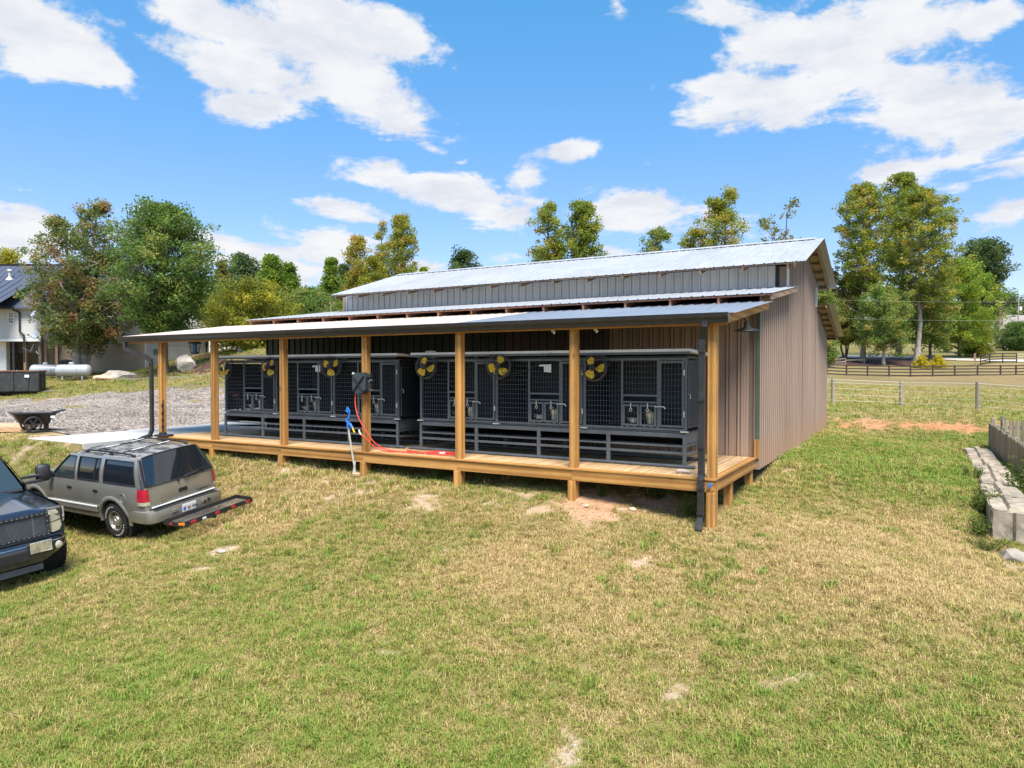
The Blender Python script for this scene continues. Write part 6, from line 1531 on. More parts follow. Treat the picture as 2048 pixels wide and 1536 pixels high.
# flat boards lying by the dumpster
g = ground_at(105, 42.3); mb = MB(); mb.box((0, 0, .05), (2.2, .28, .04), (0, 0, ROTC + .35)); mb.box((.1, .3, .07), (1.9, .2, .04), (0, 0, ROTC + .1)); o = mb.build('board_pile', M['grey_wood_x']); o.location = g; tag(o, 'two grey boards lying on the grass beside the dumpster', 'boards')
# plywood sheet on the ground, far left
g = at(10, 852, 20.6); g.z = h(g.x, g.y); mb = MB(); mb.box((-.35, 0, .10), (1.75, 1.1, .16), (rad(2), 0, ROTC + .15), .01); o = mb.build('timber_stack', M['plywood']); o.location = g; tag(o, 'stack of pale sheet timber on the ground behind the yard cart', 'timber')
# two wheeled yard cart
cart = thing('yard_cart', (at(74, 862, 20.0).x, at(74, 862, 20.0).y, h(at(74, 862, 20.0).x, at(74, 862, 20.0).y) + .02), 'black two wheeled tub yard cart on the gravel edge', 'cart', None, (0, 0, ROTC + rad(42)))
def ring(zc, x0, x1, hw, r=.06):
    pts = []
    for (cx, cy, a0) in ((x1 - r, hw - r, 0), (x0 + r, hw - r, 90), (x0 + r, -hw + r, 180), (x1 - r, -hw + r, 270)):
        for k in range(4): t = rad(a0 + 30 * k); pts.append((cx + math.cos(t) * r, cy + math.sin(t) * r, zc))
    return pts
mb = MB(); rows = [ring(.20, -.34, .26, .20), ring(.22, -.40, .28, .22), ring(.50, -.58, .44, .36), ring(.52, -.64, .50, .38), ring(.535, -.64, .50, .38), ring(.535, -.60, .46, .35), ring(.26, -.38, .26, .20)]
mb.grid(rows, True); mb.add(rows[0], [tuple(range(16))]); mb.add(rows[-1], [tuple(range(16))]); mb.build('tub', M['black'], cart, 40)
mb = MB(); mb.add([(.44, -.22, .51), (.68, -.18, .575), (.68, .18, .575), (.44, .22, .51), (.44, -.22, .54), (.68, -.18, .60), (.68, .18, .60), (.44, .22, .54)], [(0, 1, 2, 3), (7, 6, 5, 4), (0, 4, 5, 1), (1, 5, 6, 2), (2, 6, 7, 3)]); mb.build('handle_lip', M['black'], cart)
for y in (-.36, .36):
    wy = y; mb = MB(); cx_ = -.14
    mb.tube([(cx_ + math.cos(t) * .20, wy, .215 + math.sin(t) * .20) for t in np.linspace(0, 2 * math.pi, 25)[:-1]], .026, 8, closed=True)
    for k in range(6): t = math.pi / 3 * k; mb.bar((cx_, wy, .215), (cx_ + math.cos(t) * .19, wy, .215 + math.sin(t) * .19), .03, .03)
    mb.lathe([(.04, -.03), (.04, .03)], 12, (cx_, wy, .215), 'y'); mb.build('wheel', M['black'], cart, 40)
mb = MB(); mb.box((.22, 0, .11), (.10, .26, .20), None, .02); mb.build('front_leg', M['black'], cart)
mb = MB(); mb.box((.33, -.335, .42), (.10, .012, .10), (rad(-25), 0, 0)); mb.box((.33, -.275, .30), (.07, .012, .09), (rad(-25), 0, 0)); mb.build('sticker', M['paper'], cart)
# white rail fence beyond the mulch
def rail_fence(name, pts, post_mat, rail_mat, hgt, rails, w, label, cat='fence', rail_h=.14, ph=.0, post_w=.12):
    f = thing(name, pts[0], label, cat); o = wpos(f)
    for p in pts:
        mb = MB(); mb.span((p.x - post_w / 2, p.y - post_w / 2, p.z - .3), (p.x + post_w / 2, p.y + post_w / 2, p.z + hgt + ph), .01); mb.build('post', post_mat, f, None, True)
    for a, b in zip(pts[:-1], pts[1:]):
        for q in rails:
            off = (b - a).cross(Vector((0, 0, 1))).normalized() * (post_w / 2 + .015)
            mb = MB(); mb.bar(a + Vector((0, 0, hgt * q)) + off, b + Vector((0, 0, hgt * q)) + off, w, rail_h); mb.build('rail', rail_mat, f, None, True)
    return f
M['white_rail'] = paint('white_vinyl', (0.72, 0.70, 0.66), .5, 0, .05, 3)
rail_fence('white_fence', [ground_at(px, d) for px, d in ((420, 60), (470, 60.5), (520, 61), (570, 61.5), (620, 62))], M['white_rail'], M['white_rail'], 1.35, (.25, .58, .92), .04, 'white three rail fence seen under the porch roof')

# ------------------------------------------------------------------ right hand side
bl0 = at(1987, 1074, 11.4); zb_top = -.53
dirY = Vector((0.012, 1.0, 0)).normalized()
Lb = 1.52
for i in range(7):
    y0 = bl0.y + i * (Lb + .02)
    if i == 0: c0 = Vector((bl0.x, y0, 0))
    c = Vector((bl0.x + random.uniform(-.03, .03) + .012 * i * Lb, y0, zb_top + random.uniform(-.02, .02)))
    words = ['nearest, showing its end', 'second from the near end', 'third from the near end', 'fourth from the near end', 'third from the far end', 'second from the far end', 'last before the red bank']
    b = thing('concrete_block', (c.x + .3, c.y + Lb / 2, c.z - .62), 'weathered concrete block of the low retaining row, ' + words[i], 'concrete block', 'row of concrete blocks', (random.uniform(-.01, .01), random.uniform(-.015, .015), random.uniform(-.015, .015)))
    import bmesh
    me = bpy.data.meshes.new('body'); bm = bmesh.new(); bmesh.ops.create_cube(bm, size=1.0)
    for v in bm.verts: v.co = Vector((v.co.x * .61, v.co.y * Lb, v.co.z * .62 + .31))
    bmesh.ops.bevel(bm, geom=list(bm.edges), offset=.018, segments=2, affect='EDGES')
    bmesh.ops.subdivide_edges(bm, edges=[e for e in bm.edges if e.calc_length() > .2], cuts=6, use_grid_fill=True)
    r_ = np.random.default_rng(i)
    for v in bm.verts: v.co += Vector(r_.normal(size=3) * .005)
    bm.to_mesh(me); bm.free(); put('body', me, M['blockstone'], b)
    mb = MB(); mb.add([(-.09, -Lb / 2 + .05, .615), (.09, -Lb / 2 + .05, .615), (.05, -Lb / 2 + .08, .68), (-.05, -Lb / 2 + .08, .68), (-.09, Lb / 2 - .05, .615), (.09, Lb / 2 - .05, .615), (.05, Lb / 2 - .08, .68), (-.05, Lb / 2 - .08, .68)], [(0, 1, 2, 3), (5, 4, 7, 6), (1, 5, 6, 2), (4, 0, 3, 7), (3, 2, 6, 7)]); mb.build('key_ridge', M['blockstone'], b)
    mb = MB(); mb.box((0, -Lb / 2 - .004, .31), (.035, .012, .58)); mb.build('end_groove', M['bark'], b)
p = foot(2030, 1120); rock('broken_stone', p + Vector((.0, 0, .03)), (.30, .22, .16), 31, M['rock'], 'broken pale stone lying below the near concrete block', 'rock')
p = foot(2012, 1080); rock('broken_stone', p + Vector((.05, 0, .02)), (.14, .10, .09), 32, M['rock_red'], 'small reddish stone at the foot of the near concrete block', 'rock')
# grey picket fence beyond the blocks
def picket_fence(name, a, b, hgt, label, n_off=0):
    f = thing(name, a, label, 'fence'); d = (b - a); L = d.length; d.normalize(); nrm = d.cross(Vector((0, 0, 1))).normalized()
    ang = math.atan2(d.y, d.x)
    n = int(L / .155)
    for i in range(n):
        q = a + d * (i * .155 + .07); hh_ = hgt + random.uniform(-.03, .03)
        mb = MB(); mb.box((q.x, q.y, q.z + hh_ / 2 - .1), (.135, .02, hh_ + .2), (0, random.uniform(-.012, .012), ang)); mb.build('picket', M['grey_wood_z'], f, None, True)
    for z in (.35, hgt - .22):
        mb = MB(); mb.bar(a + Vector((0, 0, z)) - nrm * .035, b + Vector((0, 0, z)) - nrm * .035, .04, .09); mb.build('rail', M['grey_wood_x'], f, None, True)
    for i in range(int(L / 1.15) + 1):
        q = a + d * min(L, i * 1.15) - nrm * .10; hh_ = hgt + (.14 if i == 0 else random.uniform(.0, .08))
        mb = MB(); mb.box((q.x, q.y, q.z + hh_ / 2 - .15), (.11, .11, hh_ + .3), (random.uniform(-.02, .02), random.uniform(-.02, .02), ang), .01); mb.build('post', M['grey_wood_z'], f, None, True)
    return f
fa = at(1978, 850, 21.3); fa.z = -1.05; fb = at(2075, 950, 14.0); fb.z = -1.15
picket_fence('picket_fence', fb + (fa - fb) * 0, fa, 1.22, 'grey weathered picket fence running beside the concrete blocks') if False else picket_fence('picket_fence', fa, fb, 1.18, 'grey weathered picket fence running beside the concrete blocks')
fc_ = at(2005, 860, 22.0); fd_ = at(2150, 866, 21.0); fc_.z = -1.0; fd_.z = -1.05
picket_fence('picket_fence', fc_, fd_, 1.15, 'grey picket fence return crossing towards the right edge')
# wire fence of round posts
wf = [(1590, 37.5), (1667, 36), (1803, 35.6), (1957, 32.4), (2110, 30)]
posts = []
for i, (px, d) in enumerate(wf):
    g = ground_at(px, d)
    lab = ['weathered grey fence post hidden by the barn corner', 'thin grey fence post just right of the barn wall', 'grey round fence post in the middle of the pasture strip', 'grey fence post nearest the picket fence', 'grey fence post beyond the right edge'][i]
    if i in (0, 4): posts.append(g); continue
    mb = MB(); tip = 1.32; mb.tube([g + Vector((0, 0, -.3)), g + Vector((random.uniform(-.03, .03), 0, tip))], [.105, .09], 10); o = mb.build('fence_post', M['grey_wood_z'], None, 40); tag(o, lab, 'post', 'posts of the wire fence'); posts.append(g)
wr = thing('wire_strand_fence', posts[1], 'pale thin fence wires strung between the grey posts', 'fence wire')
for q in (.2, .5, .8, 1.1, 1.25):
    mb = MB(); o_ = Vector((0, -.1, q)); mb.tube([p_ + o_ for p_ in posts], .005 if q < 1.2 else .006, 4); mb.build('wire', M['zinc'] if q < 1.2 else M['white'], wr, None, True)
# black board fence
bpx = [(1640, 79), (1653.5, 79), (1693, 79), (1735, 79), (1778, 78.6), (1821, 78.2), (1865.5, 78.2), (1909.5, 78.6), (1955, 79), (2001, 79), (2032, 79), (2075, 79), (2120, 79)]
bp = [ground_at(px, d) for px, d in bpx]
rail_fence('board_fence', bp, M['black_wood'], M['black_wood'], 1.22, (.12, .40, .68, .95), .04, 'dark brown four board fence across the pasture', 'fence', .14, .05, .16)
# black gate panels farther off
rail_fence('paddock_gate', [ground_at(px, d) for px, d in ((1961, 90), (1979, 91.5), (2005, 91.5), (2033, 91))], M['black'], M['black'], 1.15, (.1, .4, .7, 1.0), .05, 'black four rail gate panels in front of the green paddock', 'gate', .13)
rail_fence('tube_gate', [ground_at(px, d) for px, d in ((2034, 91), (2060, 90.5))], M['zinc'], M['zinc'], 1.1, (.1, .4, .7, 1.0), .04, 'pale tube gate beside the black gate panels', 'gate', .06, 0, .06)
g = ground_at(1949.5, 90); mb = MB(); mb.span((g.x - .1, g.y - .1, g.z - .2), (g.x + .1, g.y + .1, g.z + 1.5)); tag(mb.build('gate_post', M['old_wood_z']), 'lone dark post left of the black gate panels', 'post')
rail_fence('grey_rail_fence', [ground_at(px, d) for px, d in ((1640, 90), (1672, 91), (1690.5, 92)) ], M['grey_wood_z'], M['grey_wood_x'], .85, (.1, .5, .95), .05, 'low grey rail fence beside the barn wall under the trees', 'fence', .12)
rail_fence('grey_rail_fence', [ground_at(px, d) for px, d in ((1691, 92.5), (1728, 93)) ], M['grey_wood_z'], M['grey_wood_x'], .6, (.9,), .05, 'single grey rail between posts under the trees', 'fence', .1)
a = ground_at(1815, 92); b = ground_at(1832, 91); mb = MB(); mb.bar(a + Vector((0, 0, .05)), b + Vector((0, 0, .85)), .12, .14); tag(mb.build('leaning_beam', M['grey_wood_x']), 'pale leaning timber beside the yellow shrubs', 'timber')
# far houses and pole
g = ground_at(2050, 205); fh = thing('far_house', g, 'distant tan house with grey hipped roof at the right edge', 'house', None, (0, 0, ROTC))
mb = MB(); mb.span((-8, 0, -1), (9, 9, 3.0)); mb.build('wall', M['tan_stucco'], fh)
mb = MB(); mb.add([(-9, -1, 2.9), (10, -1, 2.9), (10, 10, 2.9), (-9, 10, 2.9), (-3.5, 4.5, 7.4), (4.5, 4.5, 7.4)], [(0, 1, 5, 4), (1, 2, 5), (2, 3, 4, 5), (3, 0, 4), (3, 2, 1, 0)]); mb.build('roof', M['shingle'], fh)
for x in (-6, -2, 3):
    mb = MB(); mb.span((x, -.06, .8), (x + 1.2, .02, 2.2)); w_ = mb.build('window', M['white'], fh); mb = MB(); mb.span((x + .1, -.07, .9), (x + 1.1, -.061, 2.1)); mb.build('pane', M['glass_dark'], w_)
g = ground_at(1975, 240); fh = thing('far_house', g, 'distant pale building glimpsed between the trees', 'house', None, (0, 0, ROTC))
mb = MB(); mb.span((-12, 0, -1), (6, 8, 3.2)); mb.build('wall', M['white'], fh)
mb = MB(); mb.prism([(-1, 3.1), (9, 3.1), (4, 5.6)], -13, 7, 'x'); mb.build('roof', M['shingle'], fh)
g = ground_at(2035, 150); up_ = thing('utility_pole', g, 'pale utility pole with white transformer at the right edge', 'utility pole')
mb = MB(); mb.tube([(0, 0, -.5), (0, 0, 11.6 - (g.z - 6))], [.17, .11], 10); mb.build('pole', M['bark_pale'], up_, 40)
mb = MB(); zt = 10 - (g.z - 6); mb.lathe([(.25, zt - 1.6), (.27, zt - 1.5), (.27, zt - .9), (.15, zt - .8)], 14, Vector((RIGHT.x * .45, RIGHT.y * .45, 0))); mb.build('transformer', M['white'], up_, 40)
for q, lab in ((0, 'upper pale power line crossing in front of the trees'), (1, 'lower pale power line crossing in front of the trees')):
    a = at(1500, 594 if q == 0 else 630, 88); b = at(2300, 598 if q == 0 else 636, 88)
    mb = MB(); mb.tube([a.lerp(b, t) - Vector((0, 0, math.sin(t * math.pi) * .5)) for t in np.linspace(0, 1, 16)], .006, 4); tag(mb.build('power_line', M['zinc'], None, None), lab, 'power line')
# loose stones in the lawn
for i, (px, py, s_, lab) in enumerate(((1448, 1052, .05, 'white pebble right of the corner post foot'), (1460, 1057, .045, 'second white pebble right of the corner post foot'), (441, 1103, .10, 'flat white stone in the lawn behind the SUV'), (562, 925, .09, 'pale stone at the foot of the post above the cargo carrier'), (583, 928, .08, 'dark grey stone at the foot of the post above the cargo carrier'), (1240, 1022, .09, 'clay coated stone on the red heap under the deck'), (1172, 1013, .07, 'grey stone on the red heap under the deck'), (1265, 1020, .08, 'pinkish stone at the right end of the red heap'))):
    p = foot(px, py); rock('stone', p + Vector((0, 0, .01)), (s_ * 1.2, s_, s_ * .5), 60 + i, M['rock'] if i in (0, 1, 2, 3) else M['rock_red'] if i != 4 else M['blockstone'], lab, 'stone', sub=2)

# ------------------------------------------------------------------ trees
def leaf_mat(name, stops, trans=.42, rough=.6):
    m, N = new_mat(name); a = N.n('ShaderNodeAttribute', attribute_name='tint').outputs['Fac']
    col = N.ramp(a, stops)
    p = N.n('ShaderNodeBsdfPrincipled', ins={'Base Color': col, 'Roughness': rough, 'Specular IOR Level': .3})
    t = N.n('ShaderNodeBsdfTranslucent', ins={'Color': N.mix(.5, col, (.25, .25, .03), 'ADD')})
    x = N.n('ShaderNodeMixShader', ins={0: trans, 1: p.outputs[0], 2: t.outputs[0]}); N.n('ShaderNodeOutputMaterial', ins={0: x.outputs[0]}); return m
LM = {
 'oak': leaf_mat('oak_leaves', [(0, (0.056, 0.109, 0.034)), (.35, (0.113, 0.173, 0.051)), (.6, (0.226, 0.227, 0.068)), (.8, (0.377, 0.237, 0.101)), (1, (0.452, 0.209, 0.118))]),
 'green': leaf_mat('green_leaves', [(0, (0.053, 0.109, 0.030)), (.4, (0.104, 0.191, 0.043)), (.75, (0.198, 0.282, 0.055)), (1, (0.434, 0.309, 0.085))]),
 'bright': leaf_mat('bright_green_leaves', [(0, (0.079, 0.154, 0.021)), (.4, (0.176, 0.277, 0.029)), (.75, (0.319, 0.385, 0.040)), (1, (0.495, 0.431, 0.064))]),
 'yellow': leaf_mat('yellow_green_leaves', [(0, (0.123, 0.147, 0.019)), (.4, (0.290, 0.294, 0.026)), (.75, (0.478, 0.378, 0.033)), (1, (0.623, 0.350, 0.046))]),
 'dark': leaf_mat('dark_leaves', [(0, (0.026, 0.055, 0.023)), (.4, (0.051, 0.100, 0.040)), (.75, (0.094, 0.155, 0.055)), (1, (0.179, 0.200, 0.075))]),
 'poplar': leaf_mat('poplar_leaves', [(0, (0.088, 0.142, 0.026)), (.35, (0.205, 0.265, 0.035)), (.65, (0.371, 0.350, 0.049)), (.85, (0.489, 0.321, 0.070)), (1, (0.470, 0.208, 0.078))]),
 'olive': leaf_mat('olive_leaves', [(0, (0.086, 0.109, 0.031)), (.4, (0.192, 0.193, 0.047)), (.75, (0.313, 0.269, 0.066)), (1, (0.383, 0.235, 0.078))]),
 'shrub': leaf_mat('golden_leaves', [(0, (.30, .26, .012)), (.5, (.52, .42, .014)), (1, (.68, .52, .03))]),
}
def leaves_mesh(name, cen, size, tint, seed, aspect=.62):
    r = np.random.default_rng(seed); n = len(cen)
    u = r.normal(size=(n, 3)); u[:, 2] *= .7; u /= np.linalg.norm(u, axis=1, keepdims=True)
    w = r.normal(size=(n, 3)); w -= (w * u).sum(1, keepdims=True) * u; w /= np.linalg.norm(w, axis=1, keepdims=True)
    s = (size * r.uniform(.6, 1.25, n))[:, None]
    co = np.stack([cen - u * s * .5, cen + w * s * .5 * aspect, cen + u * s * .5, cen - w * s * .5 * aspect], 1).reshape(-1, 3)
    q = np.arange(n * 4).reshape(n, 4)
    return quads_mesh(name, co, q, {'tint': np.repeat(np.clip(tint, 0, 1), 4)}, False)
def make_tree(base, hgt, label, leafmat, seed, prof, cb=.25, nb=34, nleaf=9000, leaf=.3, clump=.9, tr=None, stems=1, up=.55, bark='bark', tmean=.42, tvar=.17, group=None, name='tree', cat='tree', spread=0.0, leanv=(0, 0), patch_t=.22, sparse=False):
    r = np.random.default_rng(seed); tr = tr or hgt * .018
    if name == 'tree' and nleaf > 3000: nleaf = int(nleaf * 1.75); leaf *= .72
    root = thing(name, base, label, cat, group)
    mb = MB(); stemline = []
    for s in range(stems):
        a = r.uniform(0, 6.28) if stems > 1 else 0; sp = spread * (1 if stems > 1 else 0)
        pts = []; off = np.zeros(2)
        hh_ = hgt * (1.0 if s == 0 else r.uniform(.72, .97))
        for k in range(9):
            t = k / 8; off = off + r.normal(size=2) * hgt * .006
            pts.append(Vector((math.cos(a) * sp * t ** .8 + off[0] + leanv[0] * t, math.sin(a) * sp * t ** .8 + off[1] + leanv[1] * t, -.3 + (hh_ * .95 + .3) * t)))
        rs = [tr * (1.5 if k == 0 else 1) * (1 - .9 * (k / 8)) * (1 if s == 0 else .8) + .012 for k in range(9)]
        mb.tube(pts, rs, 8); stemline.append((pts, hh_, rs))
    cl = []; crad = []
    for b in range(nb):
        pts, hh_, rs = stemline[b % stems]
        t = (b // stems + r.uniform(0, 1)) / max(1, nb // stems); t = min(t, 1)
        zr = cb + (1 - cb) * t; R = pw(t, prof) * r.uniform(.7, 1.08)
        zs_ = max(cb * .6, zr - R * up / hh_ * .8) * hh_
        f = min(.999, zs_ / (hh_ * .95)); i = min(7, int(f * 8)); p0 = pts[i].lerp(pts[i + 1], f * 8 - i)
        a = b * 2.399 + r.uniform(-.5, .5)
        R2 = R if stems == 1 else R * .8
        end = p0 + Vector((math.cos(a) * R2, math.sin(a) * R2, min(R2 * up * r.uniform(.6, 1.3), hh_ * 1.0 - p0.z)))
        mid = p0.lerp(end, .5) + Vector((r.normal() * R2 * .07, r.normal() * R2 * .07, -R2 * .05 + abs(r.normal()) * R2 * .06))
        r0 = max(.012, rs[i] * .5); mb.tube([p0, p0.lerp(mid, .5), mid, end], [r0, r0 * .75, r0 * .5, .012], 5, False)
        for q in ((.5, .75, 1.0) if not sparse else (.7, 1.0)):
            c = p0.lerp(mid, q * 2) if q < .5 else mid.lerp(end, (q - .5) * 2)
            for _ in range(2):
                j = Vector(r.normal(size=3)) * R2 * .17 * (1.3 - q * .3); e = c + j
                cl.append(e); crad.append(clump * r.uniform(.55, 1.15))
                if r.uniform() < .5: mb.tube([c, e], [.018, .008], 4, False)
    for pts, hh_, rs in stemline:
        for k in range(3): cl.append(pts[-1] + Vector((r.normal() * .3, r.normal() * .3, r.uniform(-.06, .05) * hh_))); crad.append(clump * .7)
    mb.build('trunk', M[bark], root, 60)
    C_ = np.array([tuple(c) for c in cl]); cr = np.array(crad)
    w = cr ** 2; idx = r.choice(len(C_), nleaf, p=w / w.sum())
    g = r.normal(size=(nleaf, 3)); g /= np.linalg.norm(g, axis=1, keepdims=True); g *= (r.uniform(0, 1, (nleaf, 1)) ** .45) * cr[idx][:, None]; g[:, 2] *= .75
    cen = C_[idx] + g
    ct = r.normal(size=len(C_)) * tvar
    big = np.sin(cen[:, 0] * 3.1 / (hgt * .12) + seed) * np.sin(cen[:, 1] * 2.7 / (hgt * .12) + seed * 2) * np.sin(cen[:, 2] * 2.1 / (hgt * .12) + seed * 3)
    tint = tmean + ct[idx] + r.normal(size=nleaf) * .10 + big * patch_t
    cr_o = put('crown', leaves_mesh('crown', cen, leaf, tint, seed), LM[leafmat], root)
    return root
def tree_at(px, d, top, label, leafmat, seed, width, **kw):
    "width: crown width in photograph pixels"
    g = ground_at(px, d); ztop = CAM.z + (740 - top) / FPX * d; hgt = max(2.0, ztop - g.z); R = width / 2 / FPX * d
    shape = kw.pop('shape', 'round')
    P_ = {'round': [(0, .62), (.25, .95), (.5, 1.0), (.75, .75), (1, .2)], 'lollipop': [(0, .36), (.2, .72), (.42, 1.0), (.68, .82), (.88, .5), (1, .12)], 'oval': [(0, .55), (.3, .95), (.6, .9), (.85, .55), (1, .12)], 'spire': [(0, 1.0), (.3, .8), (.6, .5), (.85, .25), (1, .05)],
          'column': [(0, .6), (.2, .9), (.6, 1.0), (.85, .75), (1, .25)], 'vase': [(0, .3), (.3, .6), (.65, 1.0), (.88, .85), (1, .4)]}[shape]
    return make_tree(g, hgt, label, leafmat, seed, [(a, b * R) for a, b in P_], **kw)
# left, by the house
tree_at(160, 49, 408, 'big mottled brown and green tree in front of the house by the propane tanks', 'oak', 3, 235, shape='lollipop', cb=.30, nb=130, nleaf=23000, leaf=.26, clump=.58, tr=.34, stems=3, spread=1.6, bark='bark_pale', tmean=.50, tvar=.2, patch_t=.3, up=.75)
tree_at(330, 46, 413, 'full rounded green tree rising over the left end of the porch roof', 'green', 5, 205, shape='lollipop', cb=.29, nb=130, nleaf=27000, leaf=.25, clump=.66, tr=.3, tmean=.40, tvar=.2, patch_t=.28, up=.6)
tree_at(24, 92, 500, 'small bright yellow treetop above the house roof', 'yellow', 8, 70, cb=.3, nb=24, nleaf=4000, leaf=.4, clump=1.0, tmean=.5)
# between the house and the barn
tree_at(505, 55, 572, 'low golden yellow tree behind the porch roof', 'yellow', 11, 190, cb=.12, nb=80, nleaf=18000, leaf=.27, clump=.72, tmean=.20, tvar=.22)
tree_at(443, 66, 520, 'thin yellowing tree beside the rounded green tree', 'olive', 12, 62, shape='spire', cb=.2, nb=30, nleaf=3600, leaf=.3, clump=.5, tmean=.6, sparse=True)
tree_at(486, 84, 515, 'round dark green treetop far behind the golden tree', 'dark', 13, 85, cb=.3, nb=40, nleaf=9000, leaf=.42, clump=1.1, tmean=.5)
tree_at(543, 70, 512, 'tall pointed bright green tree left of the barn roof', 'bright', 14, 92, shape='spire', cb=.15, nb=64, nleaf=13000, leaf=.33, clump=.75, tmean=.30)
tree_at(575, 72, 528, 'second pointed green tree close to the tall one', 'bright', 15, 80, shape='spire', cb=.1, nb=60, nleaf=11000, leaf=.33, clump=.75, tmean=.22)
tree_at(474, 64, 560, 'grey green rounded tree above the golden tree', 'dark', 16, 75, cb=.2, nb=40, nleaf=7000, leaf=.28, clump=.7, tmean=.8)
tree_at(618, 62, 580, 'mid green bushy tree beside the golden tree', 'green', 17, 130, cb=.1, nb=70, nleaf=14000, leaf=.28, clump=.7, tmean=.52)
tree_at(657, 74, 515, 'slender bright green spire at the left end of the barn roof', 'bright', 18, 62, shape='spire', cb=.15, nb=48, nleaf=9000, leaf=.33, clump=.62, tmean=.33)
tree_at(668, 50, 598, 'nearly bare grey twiggy tree beside the barn gable', 'olive', 19, 60, shape='vase', cb=.15, nb=46, nleaf=700, leaf=.14, clump=.4, bark='bark_pale', tr=.07, stems=4, spread=.9, tmean=.8, up=1.3)
tree_at(692, 82, 530, 'dark conifer group beside the slender spire', 'dark', 20, 60, shape='spire', cb=.1, nb=50, nleaf=8000, leaf=.36, clump=.7, tmean=.35)
tree_at(714, 76, 473, 'sparse brownish tree left of the two tall thin trees', 'poplar', 21, 52, shape='column', cb=.38, nb=40, nleaf=5200, leaf=.30, clump=.62, tmean=.6, tr=.16, up=.9)
tree_at(762, 78, 438, 'tall thin see-through tree above the roof end', 'poplar', 22, 46, shape='column', cb=.42, nb=36, nleaf=3600, leaf=.28, clump=.5, tmean=.62, tr=.2, stems=2, spread=1.0, up=1.2)
tree_at(803, 76, 430, 'tallest thin leafy tree above the barn roof end', 'poplar', 23, 54, shape='column', cb=.38, nb=56, nleaf=9000, leaf=.30, clump=.62, tmean=.45, tr=.22, up=.9)
tree_at(748, 68, 515, 'short yellow green tree at the foot of the tall thin trees', 'yellow', 24, 60, shape='oval', cb=.1, nb=40, nleaf=6000, leaf=.3, clump=.6, tmean=.25)
tree_at(718, 80, 545, 'wide olive green bush line behind the thin trees', 'green', 25, 130, cb=.1, nb=60, nleaf=9000, leaf=.36, clump=.9, tmean=.6)
tree_at(926, 92, 503, 'dark green treetop showing over the barn roof', 'dark', 26, 82, cb=.25, nb=46, nleaf=9000, leaf=.4, clump=.95, tmean=.5)
tree_at(850, 98, 532, 'tiny yellow green treetop just above the barn ridge', 'bright', 27, 40, shape='spire', cb=.2, nb=24, nleaf=3000, leaf=.36, clump=.6, tmean=.6)
tree_at(1095, 64, 408, 'left one of the paired poplars over the barn ridge', 'poplar', 28, 88, shape='column', cb=.3, nb=70, nleaf=13000, leaf=.29, clump=.62, tmean=.40, stems=2, spread=1.0, up=.95)
tree_at(1172, 64, 405, 'right one of the paired poplars over the barn ridge', 'poplar', 29, 70, shape='column', cb=.3, nb=64, nleaf=12000, leaf=.29, clump=.62, tmean=.32, up=.9)
tree_at(1308, 66, 455, 'small lone green treetop over the middle of the barn ridge', 'green', 30, 64, shape='vase', cb=.3, nb=40, nleaf=6500, leaf=.28, clump=.58, tmean=.6)
tree_at(1425, 62, 380, 'broad brown flecked tree over the right half of the barn ridge', 'poplar', 31, 135, shape='oval', cb=.3, nb=90, nleaf=17000, leaf=.27, clump=.62, tmean=.52, stems=3, spread=1.6, patch_t=.3)
tree_at(1552, 60, 405, 'thin sparse tree above the barn gable', 'olive', 32, 110, shape='vase', cb=.35, nb=44, nleaf=2600, leaf=.24, clump=.44, tmean=.4, sparse=True, tr=.14, up=1.0, stems=3, spread=1.2)
# right, beyond the pasture
tree_at(1724, 96, 365, 'leftmost of the tall yellow green poplars with brown flecked top', 'poplar', 33, 98, shape='column', cb=.42, nb=110, nleaf=14500, leaf=.40, clump=.66, tmean=0.42, bark='bark_pale', tr=.30, patch_t=.3)
tree_at(1795, 104, 345, 'tallest poplar behind the other two, dark olive top', 'poplar', 34, 80, shape='column', cb=.5, nb=84, nleaf=11000, leaf=.42, clump=.64, tmean=0.36, tr=.32)
tree_at(1836, 94, 375, 'right hand tall poplar with thick pale trunk above the yellow shrubs', 'poplar', 35, 150, shape='oval', cb=.36, nb=140, nleaf=19000, leaf=.40, clump=.68, tmean=0.38, bark='bark_pale', tr=.34)
tree_at(1966, 112, 483, 'dark leaved round tree rising at the right of the poplars', 'dark', 36, 88, shape='vase', cb=.35, nb=70, nleaf=15000, leaf=.5, clump=1.2, tmean=.5, tr=.35)
tree_at(1918, 100, 520, 'mid height yellow green tree under the dark round tree', 'bright', 37, 132, cb=.18, nb=80, nleaf=16000, leaf=.42, clump=.95, tmean=.45, tr=.2)
tree_at(1765, 92, 575, 'low spreading green maple between the poplar trunks', 'green', 38, 112, shape='round', cb=.28, nb=66, nleaf=13000, leaf=.36, clump=.8, tmean=.62, tr=.18, bark='bark_pale')
tree_at(1690, 98, 540, 'olive green tree just right of the barn gable', 'olive', 39, 100, shape='oval', cb=.27, nb=66, nleaf=12500, leaf=.40, clump=.85, tmean=.5, tr=.14, stems=3, spread=2.0)
tree_at(1862, 97, 575, 'small leaning green tree right of the thick poplar trunk', 'green', 40, 96, cb=.26, nb=54, nleaf=9500, leaf=.38, clump=.8, tmean=.66, tr=.2)
tree_at(1952, 104, 640, 'low yellow tipped conifer near the lone gate post', 'yellow', 41, 66, shape='spire', cb=.12, nb=50, nleaf=8000, leaf=.34, clump=.7, tmean=.15, tr=.2)
tree_at(1996, 130, 592, 'bare grey branched tree before the distant house', 'olive', 42, 48, shape='vase', cb=.1, nb=60, nleaf=1800, leaf=.3, clump=.8, bark='bark_pale', tmean=.4, stems=4, spread=1.2, tr=.18, up=1.0)
